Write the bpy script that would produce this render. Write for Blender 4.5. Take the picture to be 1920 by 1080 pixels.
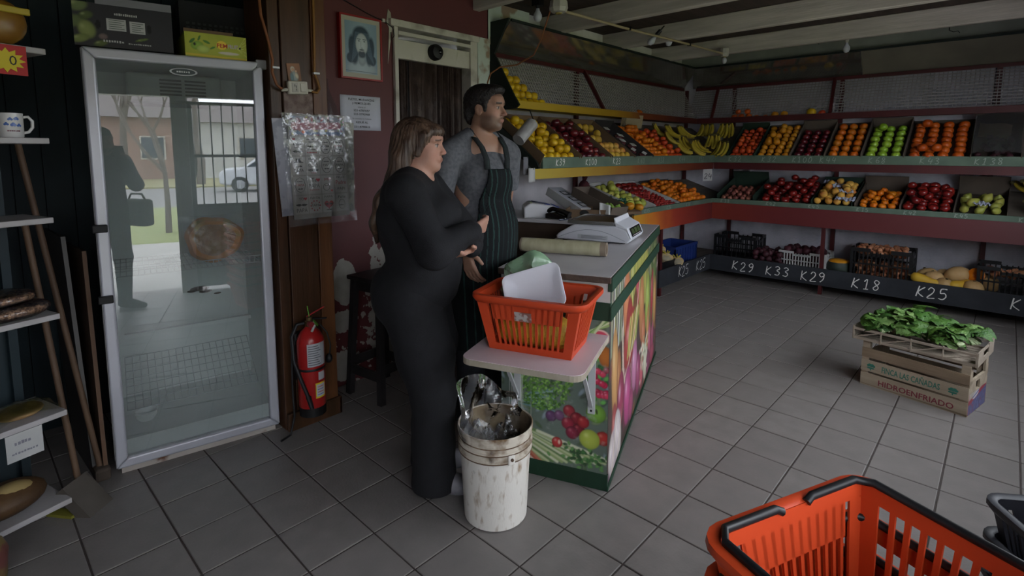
import bpy, bmesh, math, random
import numpy as np
from mathutils import Matrix, Vector, Euler

sc = bpy.context.scene
for o in list(bpy.data.objects):
    bpy.data.objects.remove(o)
COL = sc.collection

# ------------------------------------------------------------------ camera
PITCH, YAW = math.radians(6.15), math.radians(-43.17)
fwd = Vector((math.sin(YAW) * math.cos(PITCH), math.cos(YAW) * math.cos(PITCH), -math.sin(PITCH)))
rgt = Vector((math.cos(YAW), -math.sin(YAW), 0.0))
upv = rgt.cross(fwd)
cam = bpy.data.cameras.new('camera')
cam.sensor_fit = 'HORIZONTAL'
cam.sensor_width = 36.0
cam.lens = 990.5 / 1920 * 36.0
cam.shift_y = -(540 - 390.2) / 1920
cam.clip_start = 0.02
camo = bpy.data.objects.new('camera', cam)
COL.objects.link(camo)
CAM = Vector((2.5256, -1.0418, 1.5))
camo.matrix_world = Matrix(((rgt.x, upv.x, -fwd.x, CAM.x), (rgt.y, upv.y, -fwd.y, CAM.y),
                            (rgt.z, upv.z, -fwd.z, CAM.z), (0, 0, 0, 1)))
sc.camera = camo

# ------------------------------------------------------------------ overcast sky
w = bpy.data.worlds.new('overcast_sky')
sc.world = w
w.use_nodes = True
wb = w.node_tree.nodes['Background']
wb.inputs[0].default_value = (0.86, 0.92, 1.0, 1)
wb.inputs[1].default_value = 1.0
w.cycles.sampling_method = 'MANUAL'
w.cycles.sample_map_resolution = 256

# ------------------------------------------------------------------ view
sc.view_settings.view_transform = 'Standard'
sc.view_settings.look = 'None'
sc.view_settings.gamma = 1.0
sc.view_settings.use_curve_mapping = False
sc.view_settings.exposure = 3.15
sc.cycles.max_bounces = 10
sc.cycles.diffuse_bounces = 5
sc.cycles.glossy_bounces = 5
sc.cycles.transmission_bounces = 6
sc.cycles.transparent_max_bounces = 12
sc.cycles.caustics_reflective = False
sc.cycles.caustics_refractive = False
sc.cycles.sample_clamp_indirect = 4.0
sc.cycles.use_denoising = True
sc.cycles.blur_glossy = 0.5

rnd = random.Random(7)
R = math.radians


def lin(c):
    """'#rrggbb' or sRGB 0..255 triple to linear rgb"""
    if isinstance(c, str):
        c = [int(c[i:i + 2], 16) for i in (1, 3, 5)]
    return tuple(((v / 255) / 12.92 if v / 255 <= 0.04045 else ((v / 255 + 0.055) / 1.055) ** 2.4) for v in c)


# ------------------------------------------------------------------ materials
MATS = {}


def nt(m):
    return m.node_tree.nodes, m.node_tree.links


def mat(name, col, rough=0.6, col2=None, scale=6.0, bump=0.0, bscale=None, metal=0.0, spec=0.35,
        rand=None, stretch=None, thr=None, trans=0.0, coat=0.0, detail=4.0, obj=None):
    """principled material; col2 mixes in by noise (thr=(lo,hi) sharpens), rand=colour mixed in per object"""
    if name in MATS:
        return MATS[name]
    m = bpy.data.materials.new(name)
    m.use_nodes = True
    n, l = nt(m)
    b = n['Principled BSDF']
    b.inputs['Roughness'].default_value = rough
    b.inputs['Metallic'].default_value = metal
    b.inputs['Specular IOR Level'].default_value = spec
    b.inputs['Transmission Weight'].default_value = trans
    b.inputs['Coat Weight'].default_value = coat
    c1 = (*lin(col), 1)
    b.inputs['Base Color'].default_value = c1
    tc = n.new('ShaderNodeTexCoord')
    src = tc.outputs['Object']
    if stretch:
        mp = n.new('ShaderNodeMapping')
        mp.inputs['Scale'].default_value = stretch
        l.new(src, mp.inputs[0])
        src = mp.outputs[0]
    out = None
    if rand:
        oi = n.new('ShaderNodeObjectInfo')
        mx = n.new('ShaderNodeMix')
        mx.data_type = 'RGBA'
        mx.inputs[6].default_value = c1
        mx.inputs[7].default_value = (*lin(rand), 1)
        l.new(oi.outputs['Random'], mx.inputs[0])
        out = mx.outputs[2]
        # decorrelate the noise of copies
        ad = n.new('ShaderNodeVectorMath')
        ad.operation = 'ADD'
        l.new(src, ad.inputs[0])
        l.new(oi.outputs['Location'], ad.inputs[1])
        src = ad.outputs[0]
    if col2:
        no = n.new('ShaderNodeTexNoise')
        no.inputs['Scale'].default_value = scale
        no.inputs['Detail'].default_value = detail
        l.new(src, no.inputs['Vector'])
        mr = n.new('ShaderNodeMapRange')
        lo, hi = thr or (0.3, 0.7)
        mr.inputs[1].default_value = lo
        mr.inputs[2].default_value = hi
        l.new(no.outputs[0], mr.inputs[0])
        mx = n.new('ShaderNodeMix')
        mx.data_type = 'RGBA'
        mx.inputs[6].default_value = c1
        if out:
            l.new(out, mx.inputs[6])
        mx.inputs[7].default_value = (*lin(col2), 1)
        l.new(mr.outputs[0], mx.inputs[0])
        out = mx.outputs[2]
    if out:
        l.new(out, b.inputs['Base Color'])
    if bump:
        no = n.new('ShaderNodeTexNoise')
        no.inputs['Scale'].default_value = bscale or scale * 4
        no.inputs['Detail'].default_value = 5
        l.new(src, no.inputs['Vector'])
        bp = n.new('ShaderNodeBump')
        bp.inputs['Strength'].default_value = bump
        bp.inputs['Distance'].default_value = 0.01
        l.new(no.outputs[0], bp.inputs['Height'])
        l.new(bp.outputs[0], b.inputs['Normal'])
    MATS[name] = m
    return m


def colmat(name, rough=0.5, spec=0.35, bump=0.0, bscale=60, coat=0.0):
    """material that shows the mesh's printed colours (colour attribute)"""
    if name in MATS:
        return MATS[name]
    m = bpy.data.materials.new(name)
    m.use_nodes = True
    n, l = nt(m)
    b = n['Principled BSDF']
    b.inputs['Roughness'].default_value = rough
    b.inputs['Specular IOR Level'].default_value = spec
    b.inputs['Coat Weight'].default_value = coat
    a = n.new('ShaderNodeAttribute')
    a.attribute_name = 'Col'
    l.new(a.outputs['Color'], b.inputs['Base Color'])
    if bump:
        tc = n.new('ShaderNodeTexCoord')
        no = n.new('ShaderNodeTexNoise')
        no.inputs['Scale'].default_value = bscale
        l.new(tc.outputs['Object'], no.inputs['Vector'])
        bp = n.new('ShaderNodeBump')
        bp.inputs['Strength'].default_value = bump
        bp.inputs['Distance'].default_value = 0.005
        l.new(no.outputs[0], bp.inputs['Height'])
        l.new(bp.outputs[0], b.inputs['Normal'])
    MATS[name] = m
    return m


def film(name, tint, alpha, rough=0.12):
    """thin clear plastic: mostly see-through with a glossy skin"""
    if name in MATS:
        return MATS[name]
    m = bpy.data.materials.new(name)
    m.use_nodes = True
    n, l = nt(m)
    for x in list(n):
        n.remove(x)
    o = n.new('ShaderNodeOutputMaterial')
    t = n.new('ShaderNodeBsdfTransparent')
    d = n.new('ShaderNodeBsdfDiffuse')
    d.inputs[0].default_value = (*lin(tint), 1)
    g = n.new('ShaderNodeBsdfGlossy')
    g.inputs['Roughness'].default_value = rough
    tc = n.new('ShaderNodeTexCoord')
    no = n.new('ShaderNodeTexNoise')
    no.inputs['Scale'].default_value = 26
    no.inputs['Detail'].default_value = 3
    l.new(tc.outputs['Object'], no.inputs['Vector'])
    bp = n.new('ShaderNodeBump')
    bp.inputs['Strength'].default_value = 1.0
    bp.inputs['Distance'].default_value = 0.006
    l.new(no.outputs[0], bp.inputs['Height'])
    l.new(bp.outputs[0], g.inputs['Normal'])
    fr = n.new('ShaderNodeFresnel')
    fr.inputs[0].default_value = 1.6
    l.new(bp.outputs[0], fr.inputs['Normal'])
    m1 = n.new('ShaderNodeMixShader')
    m1.inputs[0].default_value = alpha
    l.new(t.outputs[0], m1.inputs[1])
    l.new(d.outputs[0], m1.inputs[2])
    m2 = n.new('ShaderNodeMixShader')
    l.new(fr.outputs[0], m2.inputs[0])
    l.new(m1.outputs[0], m2.inputs[1])
    l.new(g.outputs[0], m2.inputs[2])
    l.new(m2.outputs[0], o.inputs[0])
    MATS[name] = m
    return m


def glass(name, tint=(0.93, 0.97, 0.96), ior=1.5, boost=0.0):
    """window glass: clear, with a fresnel mirror on it"""
    if name in MATS:
        return MATS[name]
    m = bpy.data.materials.new(name)
    m.use_nodes = True
    n, l = nt(m)
    for x in list(n):
        n.remove(x)
    o = n.new('ShaderNodeOutputMaterial')
    t = n.new('ShaderNodeBsdfTransparent')
    t.inputs[0].default_value = (*tint, 1)
    g = n.new('ShaderNodeBsdfGlossy')
    g.inputs['Roughness'].default_value = 0.0
    fr = n.new('ShaderNodeFresnel')
    fr.inputs[0].default_value = ior
    mx = n.new('ShaderNodeMixShader')
    l.new(fr.outputs[0], mx.inputs[0])
    dv = n.new('ShaderNodeBsdfDiffuse')      # thin veil of dust and condensation on the pane
    dv.inputs[0].default_value = (0.72, 0.76, 0.75, 1)
    m2 = n.new('ShaderNodeMixShader')
    m2.inputs[0].default_value = boost
    l.new(t.outputs[0], m2.inputs[1])
    l.new(dv.outputs[0], m2.inputs[2])
    l.new(m2.outputs[0], mx.inputs[1])
    l.new(g.outputs[0], mx.inputs[2])
    l.new(mx.outputs[0], o.inputs[0])
    MATS[name] = m
    return m


# ------------------------------------------------------------------ objects
def tag(o, label=None, cat=None, group=None, kind=None):
    if label:
        o['label'] = label
    if cat:
        o['category'] = cat
    if group:
        o['group'] = group
    if kind:
        o['kind'] = kind
    return o


def link(o, parent=None):
    COL.objects.link(o)
    if parent is not None:
        o.parent = parent
    return o


def thing(name, label, cat, loc=(0, 0, 0), rotz=0.0, group=None, rot=None):
    o = bpy.data.objects.new(name, None)
    o.empty_display_size = 0.05
    link(o)
    o.location = loc
    o.rotation_euler = rot if rot is not None else (0, 0, rotz)
    return tag(o, label, cat, group)


def meshobj(name, me, m=None, parent=None, loc=None, rot=None):
    o = bpy.data.objects.new(name, me)
    if m is not None and not me.materials:
        me.materials.append(m)
    link(o, parent)
    if loc is not None:
        o.location = loc
    if rot is not None:
        o.rotation_euler = rot
    return o


class MB:
    """collects shapes into ONE mesh"""

    def __init__(s):
        s.v, s.f, s.mi = [], [], []
        s.cur = 0

    def add(s, vs, fs, M=None):
        k = len(s.v)
        if M is not None:
            vs = [M @ Vector(p) for p in vs]
        s.v += [tuple(p) for p in vs]
        s.f += [tuple(k + i for i in f) for f in fs]
        s.mi += [s.cur] * len(fs)
        return s

    def bx(s, x0, x1, y0, y1, z0, z1, M=None):
        vs = [(x, y, z) for z in (z0, z1) for y in (y0, y1) for x in (x0, x1)]
        return s.add(vs, [(0, 2, 3, 1), (4, 5, 7, 6), (0, 1, 5, 4), (2, 6, 7, 3), (0, 4, 6, 2), (1, 3, 7, 5)], M)

    def bar(s, p, q, wd, ht, up=(0, 0, 1)):
        """rectangular bar from p to q"""
        p, q = Vector(p), Vector(q)
        d = (q - p)
        L = d.length
        d.normalize()
        u = Vector(up)
        if abs(d.dot(u)) > 0.99:
            u = Vector((1, 0, 0))
        a = d.cross(u).normalized()
        b = a.cross(d)
        M = Matrix(((d.x, a.x, b.x, p.x), (d.y, a.y, b.y, p.y), (d.z, a.z, b.z, p.z), (0, 0, 0, 1)))
        return s.bx(0, L, -wd / 2, wd / 2, -ht / 2, ht / 2, M)

    def lathe(s, prof, n=16, M=None, cap0=True, cap1=True):
        vs, fs = [], []
        for r, z in prof:
            for k in range(n):
                a = 2 * math.pi * k / n
                vs.append((r * math.cos(a), r * math.sin(a), z))
        for i in range(len(prof) - 1):
            for k in range(n):
                k2 = (k + 1) % n
                fs.append((i * n + k, i * n + k2, (i + 1) * n + k2, (i + 1) * n + k))
        if cap0:
            fs.append(tuple(reversed(range(n))))
        if cap1:
            fs.append(tuple(range((len(prof) - 1) * n, len(prof) * n)))
        return s.add(vs, fs, M)

    def cyl(s, p, q, r, r2=None, n=12, caps=True):
        p, q = Vector(p), Vector(q)
        d = (q - p)
        L = d.length
        M = Matrix.Translation(p) @ d.to_track_quat('Z', 'Y').to_matrix().to_4x4()
        return s.lathe([(r, 0), (r if r2 is None else r2, L)], n, M, caps, caps)

    def tube(s, pts, r, n=8, caps=True, closed=False):
        pts = [Vector(p) for p in pts]
        m = len(pts)
        rr = r if isinstance(r, (list, tuple)) else [r] * m
        vs, fs = [], []
        a = None
        for i, p in enumerate(pts):
            if closed:
                d = pts[(i + 1) % m] - pts[i - 1]
            else:
                d = pts[min(i + 1, m - 1)] - pts[max(i - 1, 0)]
            d.normalize()
            if a is None:
                a = d.orthogonal().normalized()
            else:
                a = (a - d * a.dot(d))
                a = a.normalized() if a.length > 1e-6 else d.orthogonal().normalized()
            b = d.cross(a)
            for k in range(n):
                t = 2 * math.pi * k / n
                vs.append(p + (a * math.cos(t) + b * math.sin(t)) * rr[i])
        for i in range(m if closed else m - 1):
            j = (i + 1) % m
            for k in range(n):
                k2 = (k + 1) % n
                fs.append((i * n + k, i * n + k2, j * n + k2, j * n + k))
        if caps and not closed:
            fs.append(tuple(reversed(range(n))))
            fs.append(tuple(range((m - 1) * n, m * n)))
        return s.add(vs, fs)

    def prism(s, poly, z0, z1, M=None):
        n = len(poly)
        vs = [(x, y, z0) for x, y in poly] + [(x, y, z1) for x, y in poly]
        fs = [tuple(reversed(range(n))), tuple(range(n, 2 * n))]
        fs += [(i, (i + 1) % n, n + (i + 1) % n, n + i) for i in range(n)]
        return s.add(vs, fs, M)

    def sphere(s, c, r, n=12, m=8, M=None):
        """ellipsoid"""
        r = (r, r, r) if not isinstance(r, (tuple, list)) else r
        vs, fs = [(0, 0, -1)], []
        for i in range(1, m):
            t = math.pi * i / m - math.pi / 2
            for k in range(n):
                a = 2 * math.pi * k / n
                vs.append((math.cos(t) * math.cos(a), math.cos(t) * math.sin(a), math.sin(t)))
        vs.append((0, 0, 1))
        for k in range(n):
            fs.append((0, 1 + (k + 1) % n, 1 + k))
            fs.append((len(vs) - 1, len(vs) - 1 - n + k, len(vs) - 1 - n + (k + 1) % n))
        for i in range(m - 2):
            for k in range(n):
                k2 = (k + 1) % n
                fs.append((1 + i * n + k, 1 + i * n + k2, 1 + (i + 1) * n + k2, 1 + (i + 1) * n + k))
        vs = [(c[0] + x * r[0], c[1] + y * r[1], c[2] + z * r[2]) for x, y, z in vs]
        return s.add(vs, fs, M)

    def grid(s, fn, nu, nv, M=None):
        vs = [fn(i / nu, j / nv) for j in range(nv + 1) for i in range(nu + 1)]
        fs = [(j * (nu + 1) + i, j * (nu + 1) + i + 1, (j + 1) * (nu + 1) + i + 1, (j + 1) * (nu + 1) + i)
              for j in range(nv) for i in range(nu)]
        return s.add(vs, fs, M)

    def mesh(s, name, smooth=False):
        me = bpy.data.meshes.new(name)
        me.from_pydata(s.v, [], s.f)
        if any(s.mi):
            me.polygons.foreach_set('material_index', s.mi)
        if smooth:
            me.polygons.foreach_set('use_smooth', [True] * len(me.polygons))
            try:
                me.set_sharp_from_angle(angle=R(smooth if smooth is not True else 50))
            except Exception:
                pass
        me.update()
        return me

    def build(s, name, m=None, parent=None, smooth=False, bevel=0, seg=2, loc=None, rot=None, solid=0):
        me = s.mesh(name, smooth)
        ms = m if isinstance(m, (list, tuple)) else [m]
        for q in ms:
            if q is not None:
                me.materials.append(q)
        o = meshobj(name, me, None, parent, loc, rot)
        if solid:
            md = o.modifiers.new('thickness', 'SOLIDIFY')
            md.thickness = solid
            md.offset = 0
        if bevel:
            md = o.modifiers.new('bevel', 'BEVEL')
            md.width = bevel
            md.segments = seg
            md.limit_method = 'ANGLE'
            md.angle_limit = R(40)
        return o


def basis(right, up, org):
    """matrix that takes (x right, y up, z out) to the world"""
    r_, u_ = Vector(right).normalized(), Vector(up).normalized()
    n_ = r_.cross(u_)
    return Matrix(((r_.x, u_.x, n_.x, org[0]), (r_.y, u_.y, n_.y, org[1]), (r_.z, u_.z, n_.z, org[2]), (0, 0, 0, 1)))


def copy_tree(o, loc=None, rot=None, label=None, group=None, parent=None):
    c = o.copy()
    link(c, parent)
    if loc is not None:
        c.location = loc
    if rot is not None:
        c.rotation_euler = rot
    if label:
        c['label'] = label
    if group:
        c['group'] = group
    for ch in list(o.children):
        copy_tree(ch, parent=c)
    return c


_txt = {}


def text_geo(s, bold=False):
    """flat outline lettering: list of verts/faces, height 1 (cap height ~0.7), from x=0; returns width too"""
    if s in _txt:
        return _txt[s]
    cu = bpy.data.curves.new('lettering', 'FONT')
    cu.body = s
    cu.size = 1.0
    cu.resolution_u = 2
    if bold:
        cu.offset = 0.018
    o = bpy.data.objects.new('lettering', cu)
    COL.objects.link(o)
    bpy.context.view_layer.update()
    dg = bpy.context.evaluated_depsgraph_get()
    me = o.evaluated_get(dg).to_mesh()
    vs = [tuple(v.co) for v in me.vertices]
    fs = [tuple(p.vertices) for p in me.polygons]
    o.evaluated_get(dg).to_mesh_clear()
    bpy.data.objects.remove(o)
    wd = max([v[0] for v in vs], default=0)
    _txt[s] = (vs, fs, wd)
    return _txt[s]


def put_text(mb, s, M, h, cx=None, x=0.0, y=0.0, z=0.0, fit=None, bold=False):
    """print a line of text on the plane M (x right, y up); h = cap height"""
    vs, fs, wd = text_geo(s, bold)
    k = h / 0.70
    kx = k
    if fit:
        kx = fit / max(wd, 1e-6)
    x0 = x if cx is None else cx - wd * kx / 2
    mb.add([(x0 + a * kx, y + b * k, z) for a, b, c in vs], fs, M)


def squiggle(mb, M, x, y, w_, h, n, z=0.0):
    """a line of print too small or faded to read: a row of little uneven marks"""
    r_ = random.Random(int(x * 9999 + y * 7777) & 1023)
    for k in range(n):
        a = x + w_ * k / n
        mb.bx(a, a + w_ / n * r_.uniform(0.55, 0.85), y + h * r_.uniform(0, 0.15), y + h * r_.uniform(0.7, 1.0), z, z + 0.0004, M)


# chalk handwriting -------------------------------------------------
STROKES = {
    'K': [[(0.05, 0), (0.12, 1)], [(0.55, 0.95), (0.12, 0.42), (0.6, 0.0)]],
    '0': [[(0.3, 1), (0.08, 0.75), (0.05, 0.3), (0.25, 0), (0.5, 0.2), (0.52, 0.7), (0.3, 1)]],
    '1': [[(0.12, 0.75), (0.35, 1), (0.3, 0)], [(0.1, 0.0), (0.5, 0.02)]],
    '2': [[(0.08, 0.75), (0.25, 1), (0.5, 0.85), (0.42, 0.5), (0.05, 0.0), (0.6, 0.03)]],
    '3': [[(0.08, 0.9), (0.35, 1), (0.52, 0.78), (0.25, 0.55), (0.52, 0.35), (0.4, 0.05), (0.05, 0.08)]],
    '4': [[(0.2, 1), (0.05, 0.4), (0.6, 0.45)], [(0.5, 0.8), (0.4, 0)]],
    '5': [[(0.55, 1), (0.15, 0.97), (0.12, 0.58), (0.42, 0.6), (0.55, 0.32), (0.35, 0.02), (0.03, 0.08)]],
    '6': [[(0.5, 1), (0.15, 0.6), (0.08, 0.2), (0.3, 0), (0.52, 0.2), (0.4, 0.45), (0.12, 0.35)]],
    '8': [[(0.48, 0.85), (0.25, 1), (0.1, 0.78), (0.48, 0.3), (0.3, 0), (0.08, 0.2), (0.45, 0.65), (0.48, 0.85)]],
    '9': [[(0.5, 0.7), (0.25, 0.55), (0.08, 0.8), (0.3, 1), (0.5, 0.8), (0.45, 0.3), (0.2, 0.0)]],
    '-': [[(0.1, 0.5), (0.5, 0.52)]], ' ': [], '.': [[(0.1, 0.0), (0.18, 0.03)]],
}


def smooth_line(pl, n=4):
    P = [Vector((p[0], p[1], 0)) for p in pl]
    if len(P) < 3:
        return P
    out = []
    for i in range(len(P) - 1):
        p0, p1, p2, p3 = P[max(i - 1, 0)], P[i], P[i + 1], P[min(i + 2, len(P) - 1)]
        for k in range(n):
            t = k / n
            out.append(0.5 * ((2 * p1) + (p2 - p0) * t + (2 * p0 - 5 * p1 + 4 * p2 - p3) * t * t +
                              (3 * p1 - p0 - 3 * p2 + p3) * t ** 3))
    out.append(P[-1])
    return out


def chalk(mb, s, M, h, wd=0.007, adv=0.78, z=0.0015):
    x = 0
    for ch in s:
        dy = rnd.uniform(-0.06, 0.06)
        sl = rnd.uniform(0.02, 0.16)
        for pl in STROKES.get(ch, []):
            P = smooth_line(pl)
            P = [Vector(((p.x + sl * p.y) * h + x, (p.y + dy) * h, z)) for p in P]
            vs, fs = [], []
            for i, p in enumerate(P):
                d = (P[min(i + 1, len(P) - 1)] - P[max(i - 1, 0)]).normalized()
                nrm = Vector((-d.y, d.x, 0)) * wd * rnd.uniform(0.35, 0.6)
                vs += [p - nrm, p + nrm]
                if i:
                    k = 2 * i
                    fs.append((k - 2, k, k + 1, k - 1))
            mb.add(vs, fs, M)
        x += h * (adv if ch not in ' .' else 0.16) * rnd.uniform(0.9, 1.1)
    return x


def painted_panel(name, W, H, nx, ny, painter, m, M, parent):
    """flat printed sheet: a fine grid with printed colours; painter(U,V in metres) -> linear rgb"""
    u = np.linspace(0, W, nx + 1)
    v = np.linspace(0, H, ny + 1)
    U, V = np.meshgrid(u, v)
    rgb = painter(U, V)
    vs = np.stack([U.ravel(), V.ravel(), np.zeros(U.size)], 1)
    A = np.array(M)
    vs = vs @ A[:3, :3].T + A[:3, 3]
    i = np.arange(nx)
    j = np.arange(ny)
    I, J = np.meshgrid(i, j)
    a = (J * (nx + 1) + I).ravel()
    fs = np.stack([a, a + 1, a + nx + 2, a + nx + 1], 1)
    me = bpy.data.meshes.new(name)
    me.from_pydata(vs.tolist(), [], fs.tolist())
    ca = me.color_attributes.new('Col', 'FLOAT_COLOR', 'POINT')
    c4 = np.ones((U.size, 4), np.float32)
    c4[:, :3] = rgb.reshape(-1, 3)
    ca.data.foreach_set('color', c4.ravel())
    return meshobj(name, me, m, parent)


class Paint:
    def __init__(s, U, V, bg):
        s.U, s.V = U, V
        s.c = np.ones(U.shape + (3,)) * np.array(lin(bg))

    def blend(s, mask, col):
        s.c += (np.array(col) - s.c) * np.clip(mask, 0, 1)[..., None]

    def ell(s, x, y, a, b, ang, col, hi=None, edge=0.1, shade=0.5):
        ca, sa = math.cos(ang), math.sin(ang)
        dx, dy = s.U - x, s.V - y
        p, q = (dx * ca + dy * sa) / a, (-dx * sa + dy * ca) / b
        d = np.sqrt(p * p + q * q)
        m = np.clip((1 - d) / edge, 0, 1)
        base = np.array(lin(col))
        tone = np.clip(1.15 - shade * d ** 2, 0.2, 1.2)
        s.c = s.c * (1 - m[..., None]) + (base[None, None] * tone[..., None]) * m[..., None]
        if hi:
            h = np.exp(-(((p + 0.3) / 0.22) ** 2 + ((q - 0.35) / 0.22) ** 2)) * m * 0.7
            s.blend(h, lin(hi))

    def line(s, x0, y0, x1, y1, wd, col, soft=0.4):
        d = np.array([x1 - x0, y1 - y0])
        L = float(d @ d)
        t = np.clip(((s.U - x0) * d[0] + (s.V - y0) * d[1]) / L, 0, 1)
        r = np.hypot(s.U - x0 - t * d[0], s.V - y0 - t * d[1])
        s.blend((wd - r) / (wd * soft), lin(col))
# ================================================================== room shell
T = 0.267
XW = 3.2            # street-side wall
YB, XL = 5.83, -0.72  # back wall, wall behind the fruit racks


def struct(o):
    o['kind'] = 'structure'
    return o


def ell_mask(n, l, sep, cy_, cz, ry, rz, noise, amt=0.9):
    def math_(op, a, b=None):
        k = n.new('ShaderNodeMath')
        k.operation = op
        for i, q in enumerate((a, b)):
            if q is None:
                continue
            if isinstance(q, (int, float)):
                k.inputs[i].default_value = q
            else:
                l.new(q, k.inputs[i])
        return k.outputs[0]
    a = math_('DIVIDE', math_('SUBTRACT', sep.outputs[1], cy_), ry)
    b = math_('DIVIDE', math_('SUBTRACT', sep.outputs[2], cz), rz)
    d = math_('SQRT', math_('ADD', math_('MULTIPLY', a, a), math_('MULTIPLY', b, b)))
    d = math_('ADD', d, math_('MULTIPLY', math_('SUBTRACT', noise, 0.5), amt))
    return math_('LESS_THAN', d, 1.0), math_


def red_wall_mat():
    m = bpy.data.materials.new('peeling_red_paint')
    m.use_nodes = True
    n, l = nt(m)
    b = n['Principled BSDF']
    tc = n.new('ShaderNodeTexCoord')
    sep = n.new('ShaderNodeSeparateXYZ')
    l.new(tc.outputs['Object'], sep.inputs[0])
    no = n.new('ShaderNodeTexNoise')
    no.inputs['Scale'].default_value = 16
    no.inputs['Detail'].default_value = 6
    l.new(tc.outputs['Object'], no.inputs['Vector'])
    m1, M_ = ell_mask(n, l, sep, 0.63, 0.67, 0.085, 0.15, no.outputs[0], 0.5)
    m2, _ = ell_mask(n, l, sep, 0.58, 0.13, 0.14, 0.10, no.outputs[0], 1.3)
    m3, _ = ell_mask(n, l, sep, 0.60, 0.41, 0.09, 0.07, no.outputs[0], 2.6)
    m4, _ = ell_mask(n, l, sep, 0.95, 0.45, 0.16, 0.45, no.outputs[0], 2.2)
    # scattered small chips, more of them low on the wall
    no2 = n.new('ShaderNodeTexNoise')
    no2.inputs['Scale'].default_value = 22
    no2.inputs['Detail'].default_value = 2
    l.new(tc.outputs['Object'], no2.inputs['Vector'])
    mr = n.new('ShaderNodeMapRange')
    mr.inputs[1].default_value = 0.2
    mr.inputs[2].default_value = 1.15
    mr.inputs[3].default_value = 0.60
    mr.inputs[4].default_value = 0.80
    l.new(sep.outputs[2], mr.inputs[0])
    chips = M_('GREATER_THAN', no2.outputs[0], mr.outputs[0])
    k = M_('MAXIMUM', M_('MAXIMUM', m1, m2), M_('MAXIMUM', M_('MAXIMUM', m3, m4), chips))
    no3 = n.new('ShaderNodeTexNoise')
    no3.inputs['Scale'].default_value = 3
    l.new(tc.outputs['Object'], no3.inputs['Vector'])
    red = n.new('ShaderNodeMix')
    red.data_type = 'RGBA'
    red.inputs[6].default_value = (*lin('#5c2325'), 1)
    red.inputs[7].default_value = (*lin('#451a1c'), 1)
    l.new(no3.outputs[0], red.inputs[0])
    pl = n.new('ShaderNodeMix')
    pl.data_type = 'RGBA'
    pl.inputs[6].default_value = (*lin('#a19c94'), 1)
    pl.inputs[7].default_value = (*lin('#7d7871'), 1)
    l.new(no.outputs[0], pl.inputs[0])
    mx = n.new('ShaderNodeMix')
    mx.data_type = 'RGBA'
    l.new(k, mx.inputs[0])
    l.new(red.outputs[2], mx.inputs[6])
    l.new(pl.outputs[2], mx.inputs[7])
    l.new(mx.outputs[2], b.inputs['Base Color'])
    b.inputs['Roughness'].default_value = 0.62
    bp = n.new('ShaderNodeBump')
    bp.inputs['Strength'].default_value = 0.5
    bp.inputs['Distance'].default_value = 0.004
    inv = M_('SUBTRACT', 1.0, k)
    l.new(inv, bp.inputs['Height'])
    l.new(bp.outputs[0], b.inputs['Normal'])
    return m


M_red = red_wall_mat()
M_white_wall = mat('rough_white_plaster', '#bab7bf', 0.85, '#a19fa7', 5, bump=0.5, bscale=45)
M_boardwall = mat('pale_board_wall', '#b4b1b5', 0.8, '#9c999d', 4, bump=0.2, bscale=30)
M_teal = mat('dark_teal_paint', '#16282e', 0.6, '#0e1b20', 3, bump=0.2)
M_grout = mat('dark_grout', '#3d3633', 0.9, '#4c4441', 10)
M_beam = mat('whitewashed_timber', '#c0b9ae', 0.75, '#a49d93', 5, bump=0.3, stretch=(0.4, 4, 4))
M_ceil = mat('brown_ceiling_boards', '#41342e', 0.8, '#2f2622', 4, bump=0.3, stretch=(5, 0.4, 1))
M_peel = mat('peeling_pale_paint', '#b4bdb6', 0.75, '#8d7a68', 4.5, bump=0.6, thr=(0.54, 0.6))
M_blackish = mat('matt_black', '#0c0c0d', 0.55)
M_wood_dark = mat('dark_varnished_wood', '#4a2f1e', 0.45, '#33200f', 4, bump=0.15, stretch=(6, 6, 0.5))
M_wood_mid = mat('varnished_wood', '#6b4428', 0.42, '#4e2f19', 4, bump=0.15, stretch=(6, 6, 0.5))

# ---- floor with its tiles -------------------------------------------------
mb = MB()
mb.bx(-1.6, XW + 0.2, -2.4, YB + 0.1, -0.06, -0.0035)
floor = struct(mb.build('floor', M_grout))
floor['label'] = 'grey square ceramic floor tiles with dark joints'


def tile_mat():
    m = mat('grey_ceramic_tile', '#837d7a', 0.42, '#75706d', 9, bump=0.12, bscale=90, rand='#7b7572', spec=0.4)
    return m


g = 0.0035
h = T - 2 * g
c_ = 0.0025
me = MB()
me.add([(g, g, -0.004), (T - g, g, -0.004), (T - g, T - g, -0.004), (g, T - g, -0.004),
        (g, g, -0.0015), (T - g, g, -0.0015), (T - g, T - g, -0.0015), (g, T - g, -0.0015),
        (g + c_, g + c_, 0), (T - g - c_, g + c_, 0), (T - g - c_, T - g - c_, 0), (g + c_, T - g - c_, 0)],
       [(0, 1, 5, 4), (1, 2, 6, 5), (2, 3, 7, 6), (3, 0, 4, 7), (4, 5, 9, 8), (5, 6, 10, 9), (6, 7, 11, 10), (7, 4, 8, 11), (8, 9, 10, 11)])
tile_me = me.mesh('tile')
tile_me.materials.append(tile_mat())


def to_px(p):
    d = Vector(p) - CAM
    z = d.dot(fwd)
    if z < 0.05:
        return None
    return (960 + 990.5 * d.dot(rgt) / z, 390.2 - 990.5 * d.dot(upv) / z, z)


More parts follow.
